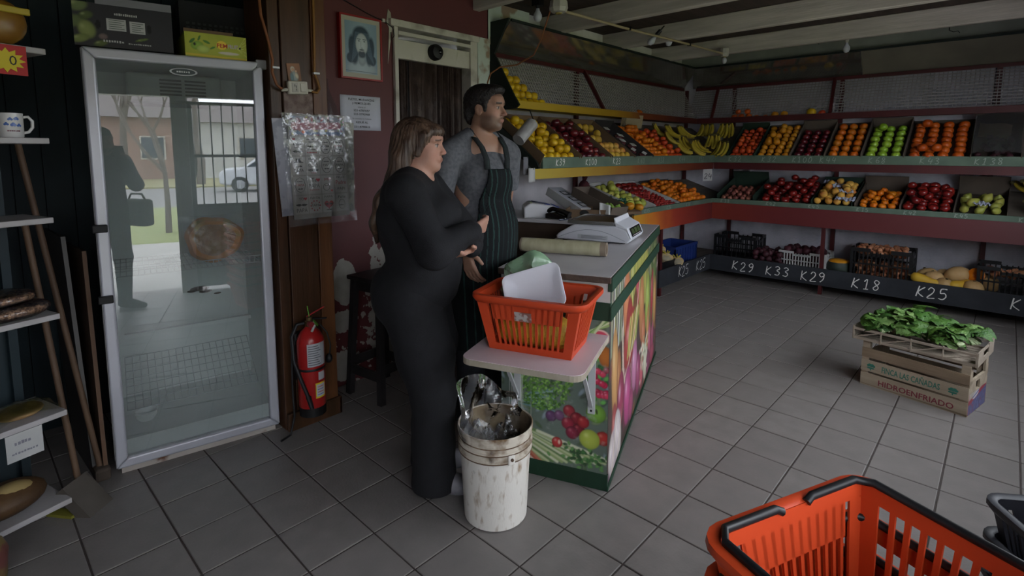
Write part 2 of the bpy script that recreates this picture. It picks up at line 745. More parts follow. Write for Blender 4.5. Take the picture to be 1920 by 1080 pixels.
near, far = [], []
for j in range(-6, 13):
    for i in range(-9, 22):
        x, y = j * T, i * T
        if x < -1.5 or x > XW + 0.1 or y > YB:
            continue
        q = to_px((x + T / 2, y + T / 2, 0))
        # visible pieces of floor become tiles of their own, the rest one sheet of tiles
        hid = x < -0.55 or (y > 5.3) or (x < -0.35 and y < 0.35) or (x < -0.1 and y > 1.9)
        if q and -120 < q[0] < 2040 and -60 < q[1] < 1190 and not hid:
            near.append((q[2], x, y))
        else:
            far.append((x, y))
near.sort()
for k, (d, x, y) in enumerate(near):
    if k < 298:
        o = meshobj('tile', tile_me, None, floor)
        o.location = (x, y, rnd.uniform(-0.0007, 0.0003))
        o.rotation_euler = (rnd.gauss(0, 0.0015), rnd.gauss(0, 0.0015), 0)
    else:
        far.append((x, y))
mb = MB()
src = [tuple(v.co) for v in tile_me.vertices]
fsr = [tuple(p.vertices) for p in tile_me.polygons]
for x, y in far:
    mb.add([(a + x, b + y, c) for a, b, c in src], fsr)
o = mb.build('tile_field', tile_mat(), floor)
o['kind'] = 'stuff'

# ---- walls ------------------------------------------------------------------
ZC = 2.72
mb = MB()   # red partition wall with the curtained doorway in it
DY0, DY1, DZ = 1.03, 1.755, 2.33
mb.bx(-0.62, -0.5, 0.36, DY0, 0, ZC)
mb.bx(-0.62, -0.5, DY0, DY1, DZ, ZC)
mb.bx(-0.62, -0.5, DY1, 1.915, 0, ZC)
wl = struct(mb.build('wall_left', M_red))
wl['label'] = 'dark red painted wall with peeling patches'
mb = MB()   # wall behind the left fruit rack, set back a little
mb.bx(XL - 0.12, XL, 1.915, YB + 0.12, 0, ZC)
struct(mb.build('wall_left_far', M_boardwall))
mb = MB()
mb.bx(-0.72, -0.5, 1.905, 1.93, 2.2, ZC)
mb.bx(-0.725, -0.68, 1.93, 2.6, 2.38, ZC)
struct(mb.build('trim_1', M_peel))
mb = MB()
mb.bx(XL - 0.12, XW + 0.2, YB, YB + 0.12, 0, ZC)
struct(mb.build('wall_back', M_white_wall))
# teal plank wall behind the fridge and the left shelves
mb = MB()
mb.bx(-1.32, -1.19, -2.4, 0.36, 0, ZC)
tw = struct(mb.build('wall_left_near', M_teal))
mb = MB()
mb.bx(0, 0.03, 0.004, 0.116, 0, ZC - 0.01)
pme = mb.mesh('plank')
pme.materials.append(M_teal)
for k in range(20):
    o = meshobj('plank', pme, None, tw)
    o.location = (-1.19 + rnd.uniform(-0.004, 0.004), -2.0 + 0.118 * k, 0)
mb = MB()
mb.bx(-1.19, -0.62, 0.36, 0.48, 0, ZC)
struct(mb.build('wall_left_return', M_teal))
mb = MB()
mb.bx(-1.32, XW + 0.2, -2.42, -2.3, 0, ZC)
struct(mb.build('wall_front', M_white_wall))
# street wall: doorway, barred gate and an unseen long opening shaped to spread daylight
mb = MB()
DO0, DO1 = -2.28, -0.70
GA0, GA1 = -0.60, 0.55
BO0, BO1, BOZ = 0.95, 4.2, 2.1
for y0, y1, z0, z1 in ((-2.4, DO0, 0, ZC), (DO0, DO1, 2.14, ZC), (DO1, GA0, 0, ZC), (GA0, GA1, 2.06, ZC),
                       (GA1, BO0, 0, ZC), (BO0, BO1, BOZ, ZC), (BO0, BO1, 0, 0.92), (BO1, YB + 0.1, 0, ZC)):
    mb.bx(XW, XW + 0.15, y0, y1, z0, z1)
struct(mb.build('wall_right', M_white_wall))

# ---- ceiling and its beams --------------------------------------------------
mb = MB()
mb.bx(-1.32, XW + 0.2, -2.42, YB + 0.1, ZC, ZC + 0.05)
ceil = struct(mb.build('ceiling', M_ceil))
ceil['label'] = 'dark boarded ceiling between whitewashed beams'
for y, x0 in ((-1.3, -1.2), (-0.28, -1.2), (0.74, -0.5), (1.755, -0.80), (2.79, XL), (3.80, XL), (4.85, XL)):
    mb = MB()
    mb.bx(x0, XW, y, y + 0.07, 2.555, ZC)
    mb.build('beam', M_beam, ceil, bevel=0.006, seg=1)
mb = MB()
mb.bx(XL, XW, 5.66, YB, 2.57, ZC)
mb.build('wall_plate', mat('grey_green_paint', '#85897f', 0.8, '#74786f', 4), ceil)
for y0, y1 in ((2.86, 3.80), (3.87, 4.85), (4.92, 5.66)):   # whitewashed infill between the beam ends
    mb = MB()
    mb.bx(XL - 0.01, XL + 0.015, y0, y1, 2.52, ZC)
    mb.build('infill', mat('whitewash', '#d4d0ca', 0.8, '#bcb8b2', 5), ceil)

# ---- doorway in the red wall -------------------------------------------------
door = struct(bpy.data.objects.new('door_1', None))
link(door)
door['label'] = 'curtained doorway with peeling white frame in the red wall'
M_frame = mat('old_white_gloss', '#b9b4aa', 0.5, '#958f84', 5, bump=0.4, thr=(0.5, 0.62))
mb = MB()
mb.bx(-0.63, -0.475, DY0 - 0.0, DY0 + 0.03, 0, DZ)
mb.build('jamb', M_frame, door, bevel=0.004)
mb = MB()
mb.bx(-0.63, -0.475, DY1 - 0.05, DY1 + 0.02, 0, DZ)
mb.build('jamb', M_frame, door, bevel=0.004)
mb = MB()
mb.bx(-0.50, -0.47, DY1 + 0.02, 1.90, 0, 2.36)
mb.build('casing', M_peel, door, bevel=0.003)
mb = MB()
mb.bx(-0.63, -0.465, DY0 - 0.03, DY1 + 0.03, DZ - 0.015, DZ + 0.03)
mb.build('lintel', M_frame, door, bevel=0.004)
mb = MB()
mb.bx(-0.60, -0.47, DY0 + 0.03, DY1 - 0.05, 2.265, 2.29)
mb.build('transom_rail', M_frame, door, bevel=0.003)
mb = MB()
mb.bx(-0.53, -0.49, DY0 + 0.0, DY1 - 0.01, 2.115, 2.24)
mb.build('pelmet', M_frame, door, bevel=0.004)
M_curt = mat('brown_curtain_cloth', '#3c2f2b', 0.5, '#574842', 14, bump=0.8, bscale=38, stretch=(1, 1, 0.7), thr=(0.5, 0.75))


def curtain_fn(y0, y1, ph):
    def fn(u, v):
        y = y0 + (y1 - y0) * u
        return (-0.565 + 0.022 * math.sin(u * 12 + ph) + 0.006 * math.sin(u * 40), y, 0.02 + 2.13 * v)
    return fn


for y0, y1, ph in ((1.06, 1.20, 0), (1.19, 1.43, 2), (1.445, 1.56, 4), (1.55, 1.72, 1)):
    mb = MB()
    mb.grid(curtain_fn(y0, y1, ph), 24, 6)
    mb.build('curtain', M_curt, door, smooth=True, solid=0.004)
mb = MB()
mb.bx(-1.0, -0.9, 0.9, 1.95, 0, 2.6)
mb.build('black_slab_as_dark', M_blackish, door)  # black slab standing in for the darkness behind the curtain

# ---- outside ----------------------------------------------------------------
mb = MB()
mb.bx(XW + 0.15, 7.2, -14, 14, -0.3, -0.04)
struct(mb.build('sidewalk', mat('pale_pavement', '#b9b6b0', 0.85, '#a6a39d', 2, bump=0.2)))
mb = MB()
mb.bx(7.2, 14.0, -14, 14, -0.3, -0.05)
struct(mb.build('verge', mat('short_grass', '#7d8a55', 0.95, '#94986a', 6, bump=0.5)))
mb = MB()
mb.bx(14.0, 24, -24, 24, -0.3, -0.12)
struct(mb.build('road', mat('grey_asphalt', '#8e8c8a', 0.9, '#7e7c7a', 8)))
mb = MB()
mb.bx(24, 60, -40, 40, -0.3, -0.05)
struct(mb.build('far_ground', mat('far_verge', '#8d8b62', 0.95, '#a19a76', 3)))
# ================================================================== fruit display racks
# rack frame: u along the front, v back towards the wall, z up.  back rack: u = x, left rack: u = y
D0 = 5.11
M_green_lip = mat('chalky_green_paint', '#5a6b5c', 0.7, '#4c5c4f', 6, bump=0.15)
M_redpaint = mat('dark_red_paint', '#4a1719', 0.5, '#3b1214', 5)
M_slate = mat('chalkboard_black', '#24262b', 0.75, '#31343a', 5, thr=(0.45, 0.8))
M_chalk = mat('white_chalk', '#d9d7d2', 0.95)
M_chalk_dim = mat('faded_chalk', '#848f85', 0.95)
M_shelf = mat('shelf_boards', '#6f665c', 0.8, '#5a5249', 4, stretch=(0.5, 4, 4))
M_mesh = mat('white_lattice', '#858080', 0.6)
M_mirror = mat('cloudy_mirror', '#b5b1a7', 0.09, metal=0.86, col2='#98958c', scale=5)
M_dgreen = mat('dark_green_gloss', '#1c2622', 0.5, '#151c1a', 4)


def sunset_paint(name, stops, axis=1, lo=1.9, hi=5.1):
    """fascia painted in a blend of colours along its length"""
    m = bpy.data.materials.new(name)
    m.use_nodes = True
    n, l = nt(m)
    b = n['Principled BSDF']
    tc = n.new('ShaderNodeTexCoord')
    sp = n.new('ShaderNodeSeparateXYZ')
    l.new(tc.outputs['Object'], sp.inputs[0])
    no = n.new('ShaderNodeTexNoise')
    no.inputs['Scale'].default_value = 5
    l.new(tc.outputs['Object'], no.inputs['Vector'])
    ad = n.new('ShaderNodeMath')
    ad.operation = 'MULTIPLY_ADD'
    ad.inputs[1].default_value = 0.5
    l.new(no.outputs[0], ad.inputs[0])
    l.new(sp.outputs[axis], ad.inputs[2])
    mr = n.new('ShaderNodeMapRange')
    mr.inputs[1].default_value = lo + 0.25
    mr.inputs[2].default_value = hi + 0.25
    l.new(ad.outputs[0], mr.inputs[0])
    cr = n.new('ShaderNodeValToRGB')
    e = cr.color_ramp.elements
    while len(e) < len(stops):
        e.new(0.5)
    for q, (p, c) in zip(e, stops):
        q.position = p
        q.color = (*lin(c), 1)
    l.new(mr.outputs[0], cr.inputs[0])
    l.new(cr.outputs[0], b.inputs['Base Color'])
    b.inputs['Roughness'].default_value = 0.5
    return m


M_sun_mid = sunset_paint('mid_fascia_paint', [(0, '#a08a20'), (0.3, '#8f6a1e'), (0.5, '#82421f'), (1, '#4a1a18')], 0)
M_sun_low = sunset_paint('low_fascia_paint', [(0, '#b98a22'), (0.22, '#b5651f'), (0.45, '#8e2f1f'), (1, '#5a1a1b')], 0, 3.3, 5.1)
M_sun_up = sunset_paint('ledge_paint', [(0, '#b99c1c'), (0.5, '#a5801c'), (0.7, '#74381e'), (1, '#481817')], 0, 1.9, 5.1)
M_backfas = sunset_paint('back_low_fascia', [(0, '#7a2a1e'), (0.25, '#5c1a1c'), (1, '#4e1b1f')], 0, 0.0, 2.9)


def rack(name, label, loc, rz, U0, U1, UU, low0, bot0, posts_f, posts_r, struts, mats, mitre):
    r_ = thing(name, label, 'display rack', loc, rz)
    mid_m, low_m, up_m = mats
    # bottom tray with its chalkboard front
    b = MB()
    b.bx(bot0, U1, 0.02, 0.68, 0.18, 0.205)
    b.build('bottom_tray', M_shelf, r_)
    b = MB()
    b.bx(bot0, U1 - (mitre if mitre > 0 else 0), -0.001, 0.02, 0.10, 0.28)
    board = b.build('chalkboard', M_slate, r_)
    # low sloping shelf
    b = MB()
    b.add([(low0, 0.02, 0.88), (U1, 0.02, 0.88), (U1, 0.66, 1.10), (low0, 0.66, 1.10),
           (low0, 0.02, 0.905), (U1, 0.02, 0.905), (U1, 0.66, 1.125), (low0, 0.66, 1.125)],
          [(0, 3, 2, 1), (4, 5, 6, 7), (0, 1, 5, 4), (1, 2, 6, 5), (2, 3, 7, 6), (3, 0, 4, 7)])
    b.build('low_shelf', M_shelf, r_)
    b = MB()
    b.bx(low0, U1 - (mitre if mitre > 0 else 0), 0, 0.022, 0.71, 0.90)
    b.build('low_fascia', low_m, r_)
    b = MB()
    b.bx(low0, U1 - (mitre if mitre > 0 else 0), -0.006, 0.02, 0.90, 0.952)
    lip1 = b.build('low_lip', M_green_lip, r_, bevel=0.004)
    # middle sloping shelf
    b = MB()
    b.add([(U0, 0.02, 1.36), (U1, 0.02, 1.36), (U1, 0.61, 1.78), (U0, 0.61, 1.78),
           (U0, 0.02, 1.385), (U1, 0.02, 1.385), (U1, 0.61, 1.805), (U0, 0.61, 1.805)],
          [(0, 3, 2, 1), (4, 5, 6, 7), (0, 1, 5, 4), (1, 2, 6, 5), (2, 3, 7, 6), (3, 0, 4, 7)])
    b.build('middle_shelf', M_shelf, r_)
    b = MB()
    b.bx(U0 - (0.06 if mitre > 0 else 0), U1 - (mitre if mitre > 0 else 0), 0.004, 0.025, 1.295, 1.37)
    b.build('middle_fascia', mid_m, r_)
    b = MB()
    b.bx(U0 + (0.03 if mitre > 0 else 0), U1 - (mitre if mitre > 0 else 0), -0.006, 0.018, 1.37, 1.455)
    lip2 = b.build('middle_lip', M_green_lip, r_, bevel=0.004)
    # upper ledge
    e0 = UU if mitre > 0 else -0.4
    b = MB()
    b.bx(e0, U1 - (mitre - 0.4 if mitre > 0 else 0), 0.40, 0.43, 1.845, 1.91)
    b.bx(e0, U1 - (mitre - 0.4 if mitre > 0 else 0), 0.43, 0.66, 1.855, 1.875)
    b.build('upper_ledge', up_m, r_, bevel=0.003)
    # lattice leaning back to the wall
    m0, m1 = (UU, U1 - mitre + 0.56) if mitre > 0 else (-0.55, U1)
    b = MB()
    p0, p1 = Vector((0, 0.45, 1.89)), Vector((0, 0.68, 2.285))
    nv = int((m1 - m0) / 0.034)
    for k in range(nv + 1):
        u = m0 + (m1 - m0) * k / nv
        b.bar((u, p0.y, p0.z), (u, p1.y, p1.z), 0.007, 0.004)
    for k in range(14):
        q = p0.lerp(p1, k / 13)
        b.bar((m0, q.y - 0.003, q.z), (m1, q.y - 0.003, q.z), 0.004, 0.009)
    b.build('lattice', M_mesh, r_)
    b = MB()
    b.bar((m0, 0.68, 2.30), (m1, 0.68, 2.30), 0.04, 0.035)
    b.build('top_rail', M_redpaint, r_)
    # tilted mirror above
    t0, t1 = (UU + 0.02, U1 - mitre + 0.6) if mitre > 0 else (-0.6, U1)
    b = MB()
    b.add([(t0, 0.69, 2.32), (t1, 0.69, 2.32), (t1 - (0.08 if mitre > 0 else 0), 0.485, 2.545), (t0 + (0 if mitre > 0 else 0.08), 0.485, 2.545)],
          [(0, 1, 2, 3)])
    if mitre > 0:
        b.build('mirror', M_mirror, r_, solid=0.006)
        b = MB()
        b.bar((t0, 0.48, 2.55), (t1 - 0.08, 0.48, 2.55), 0.02, 0.02)
        b.build('mirror_trim', M_dgreen, r_)
    else:
        b = MB()
        for x0, x1, mm, nm in ((t0, 1.30, M_mirror, 'mirror'), (1.305, t1, mat('beige_hardboard', '#6f6a5e', 0.6, '#605c52', 4), 'backing_panel')):
            b = MB()
            b.add([(x0, 0.69, 2.32), (x1, 0.69, 2.32), (x1, 0.485, 2.545), (max(x0, t0 + 0.08) if nm == 'mirror' else x0, 0.485, 2.545)], [(0, 1, 2, 3)])
            b.build(nm, mm, r_, solid=0.006)
        b = MB()
        b.bar((t0 + 0.08, 0.48, 2.55), (t1, 0.48, 2.55), 0.02, 0.02)
        b.build('mirror_trim', M_dgreen, r_)
    # uprights
    for u in posts_f:
        b = MB()
        b.bx(u - 0.017, u + 0.017, 0.022, 0.056, 0, 0.90)
        b.build('post', M_redpaint, r_)
    for u in posts_r:
        b = MB()
        b.bx(u - 0.02, u + 0.02, 0.665, 0.70, 0, 2.30)
        b.build('post', M_redpaint, r_)
    for u in struts:
        b = MB()
        b.bar((u, 0.66, 2.30), (u + 0.02, 0.43, 1.90), 0.03, 0.03)
        b.build('strut', M_redpaint, r_)
    return r_, board, lip1, lip2


rackB, boardB, lipB1, lipB2 = rack('fruit_rack', 'long fruit rack along the back wall with chalked prices', (0, D0, 0), 0,
                                   0.0, 3.05, 0.0, 0.0, 0.0, (1.168, 2.9), (-0.05, 1.12, 2.4), (-0.25, 1.05), (M_redpaint, M_backfas, M_redpaint), 0)
rackL, boardL, lipL1, lipL2 = rack('fruit_rack', 'fruit rack along the left wall with yellow and green lips', (0, 0, 0), R(90),
                                   1.95, D0 + 0.70, 2.13, 3.32, 3.85, (3.93,), (2.15, 3.32, 5.80), (3.42,), (M_sun_mid, M_sun_low, M_sun_up), 0.70)
# dark green end panel of the left rack
b = MB()
b.prism([(0.70, 1.84), (0.40, 1.84), (0.36, 1.87), (0.42, 1.95), (0.64, 2.30), (0.47, 2.56), (0.70, 2.56)], 0, 0.018,
        Matrix(((0, 0, 1, 2.115), (1, 0, 0, 0), (0, 1, 0, 0), (0, 0, 0, 1))))
b.build('end_panel', M_dgreen, rackL)
b = MB()
b.prism([(0.62, 1.76), (0.02, 1.34), (0.0, 1.38), (0.02, 1.42), (0.62, 1.86)], 0, 0.018,
        Matrix(((0, 0, 1, 1.935), (1, 0, 0, 0), (0, 1, 0, 0), (0, 0, 0, 1))))
b.build('side_board', M_dgreen, rackL)


def price(parent, s, u, z, hgt, m=M_chalk, v=-0.0075, wd=0.006, adv=0.78):
    b = MB()
    chalk(b, s, basis((1, 0, 0), (0, 0, 1), (u, v, z)), hgt, wd, adv, z=0.0)
    b.build('price_lettering', m, parent)


# basis: x right (u), y up (z), out = -v
for s, u, z in (('K29', 0.26, 0.135), ('K33', 0.63, 0.135), ('K29', 0.985, 0.135), ('K 18', 1.45, 0.14), ('K25', 1.97, 0.14), ('K', 2.62, 0.15)):
    price(boardB, s, u, z, 0.10, v=-0.004, wd=0.009, adv=0.85)
for s, u in (('K 32', 0.17), ('K 32', 0.53), ('K100', 0.84), ('K 44', 1.1), ('K 68', 1.52), ('K 43', 1.92), ('K138', 2.3)):
    price(lipB2, s, u, 1.385, 0.055, M_chalk_dim, adv=0.9)
for s, u in (('K 38', 0.1), ('K 42', 0.6), ('K 45', 1.02), ('K 15', 1.45), ('K 42', 1.83), ('K 45', 2.2), ('K 35', 2.62)):
    price(lipB1, s, u, 0.908, 0.036, M_chalk_dim, adv=0.95)
for s, u in (('K25', 4.28), ('K25', 4.72)):
    price(boardL, s, u, 0.14, 0.11, M_chalk, v=-0.004, wd=0.007, adv=0.8)
for s, u in (('K39', 2.13), ('K100', 2.52), ('K23', 2.93), ('K 60', 3.35), ('K38', 3.75), ('K 44', 4.2), ('K 52', 4.68)):
    price(lipL2, s, u, 1.388, 0.05, M_chalk if u < 3.2 else M_chalk_dim, wd=0.005, adv=0.85)
for s, u in (('K 35', 3.5), ('K 26', 3.95), ('K 30', 4.4)):
    price(lipL1, s, u, 0.908, 0.036, M_chalk_dim, adv=0.95)
# ================================================================== produce
FL = Matrix.Rotation(R(90), 4, 'Z')            # left rack frame
FB = Matrix.Translation((0, D0, 0))             # back rack frame
SL = {'mid': (Vector((0, 0.03, 1.39)), Vector((0, 0.59, 0.42)).normalized()),
      'low': (Vector((0, 0.03, 0.908)), Vector((0, 0.64, 0.22)).normalized())}
M_card = mat('brown_cardboard', '#6f5a45', 0.85, '#5d4a38', 5)
M_card_in = mat('grey_brown_cardboard', '#5b5046', 0.85, '#4c433b', 5)
M_card_dk = mat('dark_printed_card', '#2c2a2c', 0.6, '#3b383a', 6)
M_card_lt = mat('pale_cardboard', '#a09279', 0.85, '#8d7f68', 4)
M_card_wh = mat('white_printed_card', '#b7b6b3', 0.6, '#9fa09f', 5)
M_card_gr = mat('dark_green_card', '#25372c', 0.6, '#1c2a22', 4)


def fruit_mesh(name, prof, m, n=14, rough=0.0, bend=0.0):
    b = MB()
    b.lathe(prof, n, None, False, False)
    if bend:
        b.v = [(x + bend * z * z, y, z) for x, y, z in b.v]
    me = b.mesh(name, smooth=True)
    bm = bmesh.new()
    bm.from_mesh(me)
    bmesh.ops.remove_doubles(bm, verts=bm.verts, dist=1e-5)
    bm.to_mesh(me)
    bm.free()
    me.materials.append(m)
    return me


def circ(rx, rz, k=9, top=0.0, bot=0.0, pear=0.0):
    """profile of a roundish fruit; top/bot = depth of the dimples"""
    out = []
    for i in range(k + 1):
        t = -math.pi / 2 + math.pi * i / k
        r = math.cos(t) * rx
        z = math.sin(t) * rz
        r *= 1 - pear * max(0, z / rz) ** 1.0
        q = abs(r) / rx
        if z > 0:
            z -= top * math.exp(-(q / 0.28) ** 2)
        else:
            z += bot * math.exp(-(q / 0.28) ** 2)
        out.append((max(r, 1e-5), z))
    return out


def nipple(rx, rz):
    p = circ(rx, rz)
    return [(1e-5, -rz - 0.008)] + [(0.009, -rz - 0.004)] + p[1:-1] + [(0.009, rz + 0.004), (1e-5, rz + 0.008)]


FM = {
    'lemon': fruit_mesh('lemon', circ(0.037, 0.035, top=0.005), mat('lemon_skin', '#c9a314', 0.4, '#b98c10', 7, rand='#d3b41e', bump=0.1, bscale=90)),
    'apple': fruit_mesh('apple', circ(0.038, 0.035, 10, 0.012, 0.006), mat('red_apple_skin', '#5e1019', 0.28, '#9c3b2a', 14, rand='#41101c', thr=(0.55, 0.8), coat=0.2)),
    'greenapple': fruit_mesh('green_apple', circ(0.04, 0.037, 10, 0.013, 0.006), mat('green_apple_skin', '#6f9a1f', 0.3, '#8fae3a', 14, rand='#86a52a', coat=0.2)),
    'peach': fruit_mesh('peach', circ(0.037, 0.036, 9, 0.006), mat('peach_skin', '#c08a35', 0.6, '#a9502c', 12, rand='#c4a04a', thr=(0.5, 0.72))),
    'yellowpeach': fruit_mesh('yellow_melon', circ(0.034, 0.040, 9), mat('yellow_skin', '#c4a23a', 0.5, '#b08a2c', 9, rand='#bf9a3c')),
    'mandarin': fruit_mesh('mandarin', circ(0.034, 0.028, 9, 0.004), mat('mandarin_skin', '#c77d14', 0.42, '#c9620f', 9, rand='#bb6a10', bump=0.15, bscale=110)),
    'orange': fruit_mesh('orange', circ(0.041, 0.039, 9, 0.004), mat('orange_skin', '#c5670f', 0.45, '#8f6a1a', 6, rand='#b5540f', bump=0.15, bscale=110, thr=(0.55, 0.8))),
    'bigorange': fruit_mesh('orange', circ(0.043, 0.038, 9, 0.004), mat('deep_orange_skin', '#b5500f', 0.45, '#a04010', 8, rand='#bf5c12', bump=0.15, bscale=110)),
    'yelorange': fruit_mesh('yellow_orange', circ(0.037, 0.036, 9, 0.003), mat('pale_orange_skin', '#c08a1c', 0.45, '#b06f14', 8, rand='#ba7a18')),
    'tomato': fruit_mesh('tomato', circ(0.041, 0.033, 10, 0.008), mat('dark_tomato_skin', '#7c1c18', 0.28, '#5a1214', 8, rand='#8e2419', coat=0.2)),
    'cherrytom': fruit_mesh('orange_tomato', circ(0.034, 0.03, 9, 0.006), mat('orange_tomato_skin', '#b8431a', 0.3, '#a2341a', 8, rand='#c25520')),
    'redonion': fruit_mesh('red_onion', nipple(0.03, 0.026), mat('red_onion_skin', '#6d2c2e', 0.4, '#8b5a45', 9, rand='#57202a')),
    'onion': fruit_mesh('onion', nipple(0.026, 0.024), mat('onion_skin', '#9c5c3c', 0.35, '#c08a66', 12, rand='#8a4a36')),
    'pear': fruit_mesh('pear', circ(0.036, 0.048, 10, pear=0.5), mat('pear_skin', '#8f9440', 0.45, '#a19c4c', 8, rand='#7f8a38')),
    'greenpear': fruit_mesh('green_pear', circ(0.037, 0.043, 10, pear=0.35), mat('light_pear_skin', '#97a03f', 0.45, '#b3ab55', 8, rand='#879a3a')),
    'lime': fruit_mesh('lime', nipple(0.024, 0.026), mat('lime_skin', '#5a7a2a', 0.4, '#7c9a44', 8, rand='#6c8a3a')),
    'beet': fruit_mesh('beet', nipple(0.038, 0.034), mat('beet_skin', '#3a161f', 0.6, '#2b1018', 9, rand='#451c26')),
    'strawb': fruit_mesh('cherry_tomato', circ(0.017, 0.018, 7), mat('cherry_tomato_skin', '#8c1f1c', 0.3, '#701418', 8, rand='#9c2c20')),
    'mango': fruit_mesh('mango', circ(0.044, 0.036, 10), mat('mango_skin', '#c49a18', 0.45, '#a9661a', 7, rand='#b5801a')),
}
for _k in FM:
    pass


def slope_mat(F, shelf, u, s, hgt, spin=None, tip=0.25):
    """pose on a sloping shelf: s = distance up the slope from the front, hgt = height off the board"""
    o, d = SL[shelf]
    nrm = Vector((0, -d.z, d.y))
    p = F @ (o + Vector((u, 0, 0)) + d * s + nrm * hgt)
    return p


def fruit(kind, p, label, cat, group, tip=0.5, sc_=1.0):
    me = FM[kind]
    o = bpy.data.objects.new(me.name, me)
    COL.objects.link(o)
    o.location = p
    o.rotation_euler = (rnd.uniform(-tip, tip), rnd.uniform(-tip, tip), rnd.uniform(0, 6.28))
    s_ = sc_ * rnd.uniform(0.94, 1.06)
    o.scale = (s_, s_, s_)
    return tag(o, label, cat, group)


def tray(F, shelf, u0, u1, s0, s1, hgt, m, label, back=0.09, name='cardboard_tray', t=0.006, lift=0.0, front=None, cat='tray', fm=None):
    """open tray lying on a sloping shelf, sides hgt high"""
    o, d = SL[shelf]
    nrm = Vector((0, -d.z, d.y))
    r_ = thing(name, label, cat, F @ (o + Vector(((u0 + u1) / 2, 0, 0)) + d * s0 + nrm * lift))
    Mx = F.to_3x3().to_4x4() @ Matrix(((1, 0, 0, 0), (0, d.y, nrm.y, 0), (0, d.z, nrm.z, 0), (0, 0, 0, 1)))
    r_.rotation_euler = Mx.to_euler()
    wd, L = u1 - u0, s1 - s0
    b = MB()
    b.bx(-wd / 2, wd / 2, 0, L, 0, t)
    b.build('base', m, r_)
    for x in (-wd / 2, wd / 2 - t):
        b = MB()
        b.bx(x, x + t, 0, L, 0, hgt)
        b.build('side', m, r_)
    b = MB()
    b.bx(-wd / 2, wd / 2, L - t, L, 0, back)
    b.build('back', m, r_)
    b = MB()
    b.bx(-wd / 2, wd / 2, 0, t, 0, (front if front is not None else hgt * 0.45))
    b.build('front', fm or m, r_)
    return r_


def heap(F, shelf, kind, u0, u1, s0, s1, r_, label, cat, group, lift=0.012, layers=1, tip=0.5, jit=0.12, skip=0.0, dens=1.0, lay2=0.5):
    """rows of fruit up a slope, with a second layer on part of it"""
    n = 0
    su = 2.02 * r_ / dens
    nu = max(1, int((u1 - u0) / su))
    su = (u1 - u0) / nu
    ns = max(1, int((s1 - s0) / (1.9 * r_)))
    ss = (s1 - s0) / ns
    for L in range(layers):
        for j in range(ns - L):
            for i in range(nu - (L % 2)):
                if rnd.random() < (skip if L == 0 else 1 - lay2):
                    continue
                u = u0 + (i + 0.5 + 0.5 * (L % 2)) * su + rnd.uniform(-jit, jit) * r_
                s_ = s0 + (j + 0.5 + 0.5 * L) * ss + rnd.uniform(-jit, jit) * r_
                p = slope_mat(F, shelf, u, s_, lift + r_ * 0.95 + L * r_ * 1.35)
                fruit(kind, p, label, cat, group, tip)
                n += 1
    return n


# ---- left rack, middle shelf ------------------------------------------------
tray(FL, 'mid', 1.97, 2.44, 0.0, 0.56, 0.10, M_card, 'cardboard tray of yellow lemons above price K39', 0.10)
heap(FL, 'mid', 'lemon', 1.985, 2.42, 0.015, 0.56, 0.036, 'yellow lemon heaped on the shelf above price K39', 'lemon', 'lemons above price K39', layers=2, lay2=0.45)
tray(FL, 'mid', 2.46, 2.89, 0.0, 0.58, 0.085, M_card, 'cardboard tray of dark red apples above price K100', 0.09, fm=M_card_wh)
heap(FL, 'mid', 'apple', 2.48, 2.86, 0.01, 0.54, 0.039, 'dark red apple in the tray above price K100', 'apple', 'red apples above price K100', layers=2, lay2=0.3)
tray(FL, 'mid', 2.91, 3.29, 0.0, 0.58, 0.085, M_card, 'cardboard tray of yellow and blush fruit above price K23', 0.09)
heap(FL, 'mid', 'yellowpeach', 2.93, 3.27, 0.005, 0.08, 0.038, 'pale yellow melon in the front row above price K23', 'melon', 'front row above price K23')
heap(FL, 'mid', 'peach', 2.93, 3.27, 0.08, 0.24, 0.038, 'blushing peach in the tray above price K23', 'peach', 'peaches above price K23', layers=1)
heap(FL, 'mid', 'yellowpeach', 2.93, 3.22, 0.26, 0.54, 0.037, 'yellow fruit at the back of the tray above price K23', 'fruit', 'yellow fruit above price K23', layers=1, skip=0.15)
tray(FL, 'mid', 3.31, 3.64, 0.0, 0.58, 0.085, M_card_dk, 'dark tray of wrapped packs between peaches and mandarins', 0.10)
for k, (du, ds) in enumerate(((0.09, 0.47), (0.2, 0.36), (0.12, 0.27), (0.22, 0.2), (0.12, 0.12), (0.24, 0.06))):
    p = slope_mat(FL, 'mid', 3.31 + du, ds, 0.045)
    t_ = thing('wrapped_pack', 'wrapped pack of dark plums with white label, %s from the shelf lip' % ('sixth', 'fifth', 'fourth', 'third', 'second', 'first')[k], 'fruit pack', p, rot=(FL.to_3x3().to_4x4() @ Matrix.Rotation(R(35), 4, 'X') @ Matrix.Rotation(rnd.uniform(-.4, .4), 4, 'Z')).to_euler())
    b = MB()
    b.sphere((0, 0, 0), (0.06, 0.045, 0.028), 12, 6)
    b.build('pack', mat('plum_pack', '#3b1f25', 0.25, '#512a2c', 18), t_, smooth=True)
    b = MB()
    b.bx(-0.035, 0.035, -0.022, 0.022, 0.024, 0.028)
    b.build('paper_label', M_card_wh, t_)
heap(FL, 'mid', 'mandarin', 3.68, 4.02, 0.01, 0.56, 0.032, 'mandarin in the heap above the shelf lip next to the bananas', 'mandarin', 'mandarins on the left rack', layers=2, lay2=0.5)
heap(FL, 'mid', 'cherrytom', 4.03, 4.33, 0.01, 0.50, 0.034, 'orange tomato heaped between mandarins and bananas', 'tomato', 'orange tomatoes on the left rack', layers=2, lay2=0.4)
t_ = thing('price_card', 'white striped paper card standing behind the mandarins', 'card', slope_mat(FL, 'mid', 3.98, 0.57, 0.10), rot=(R(10), 0, R(78)))
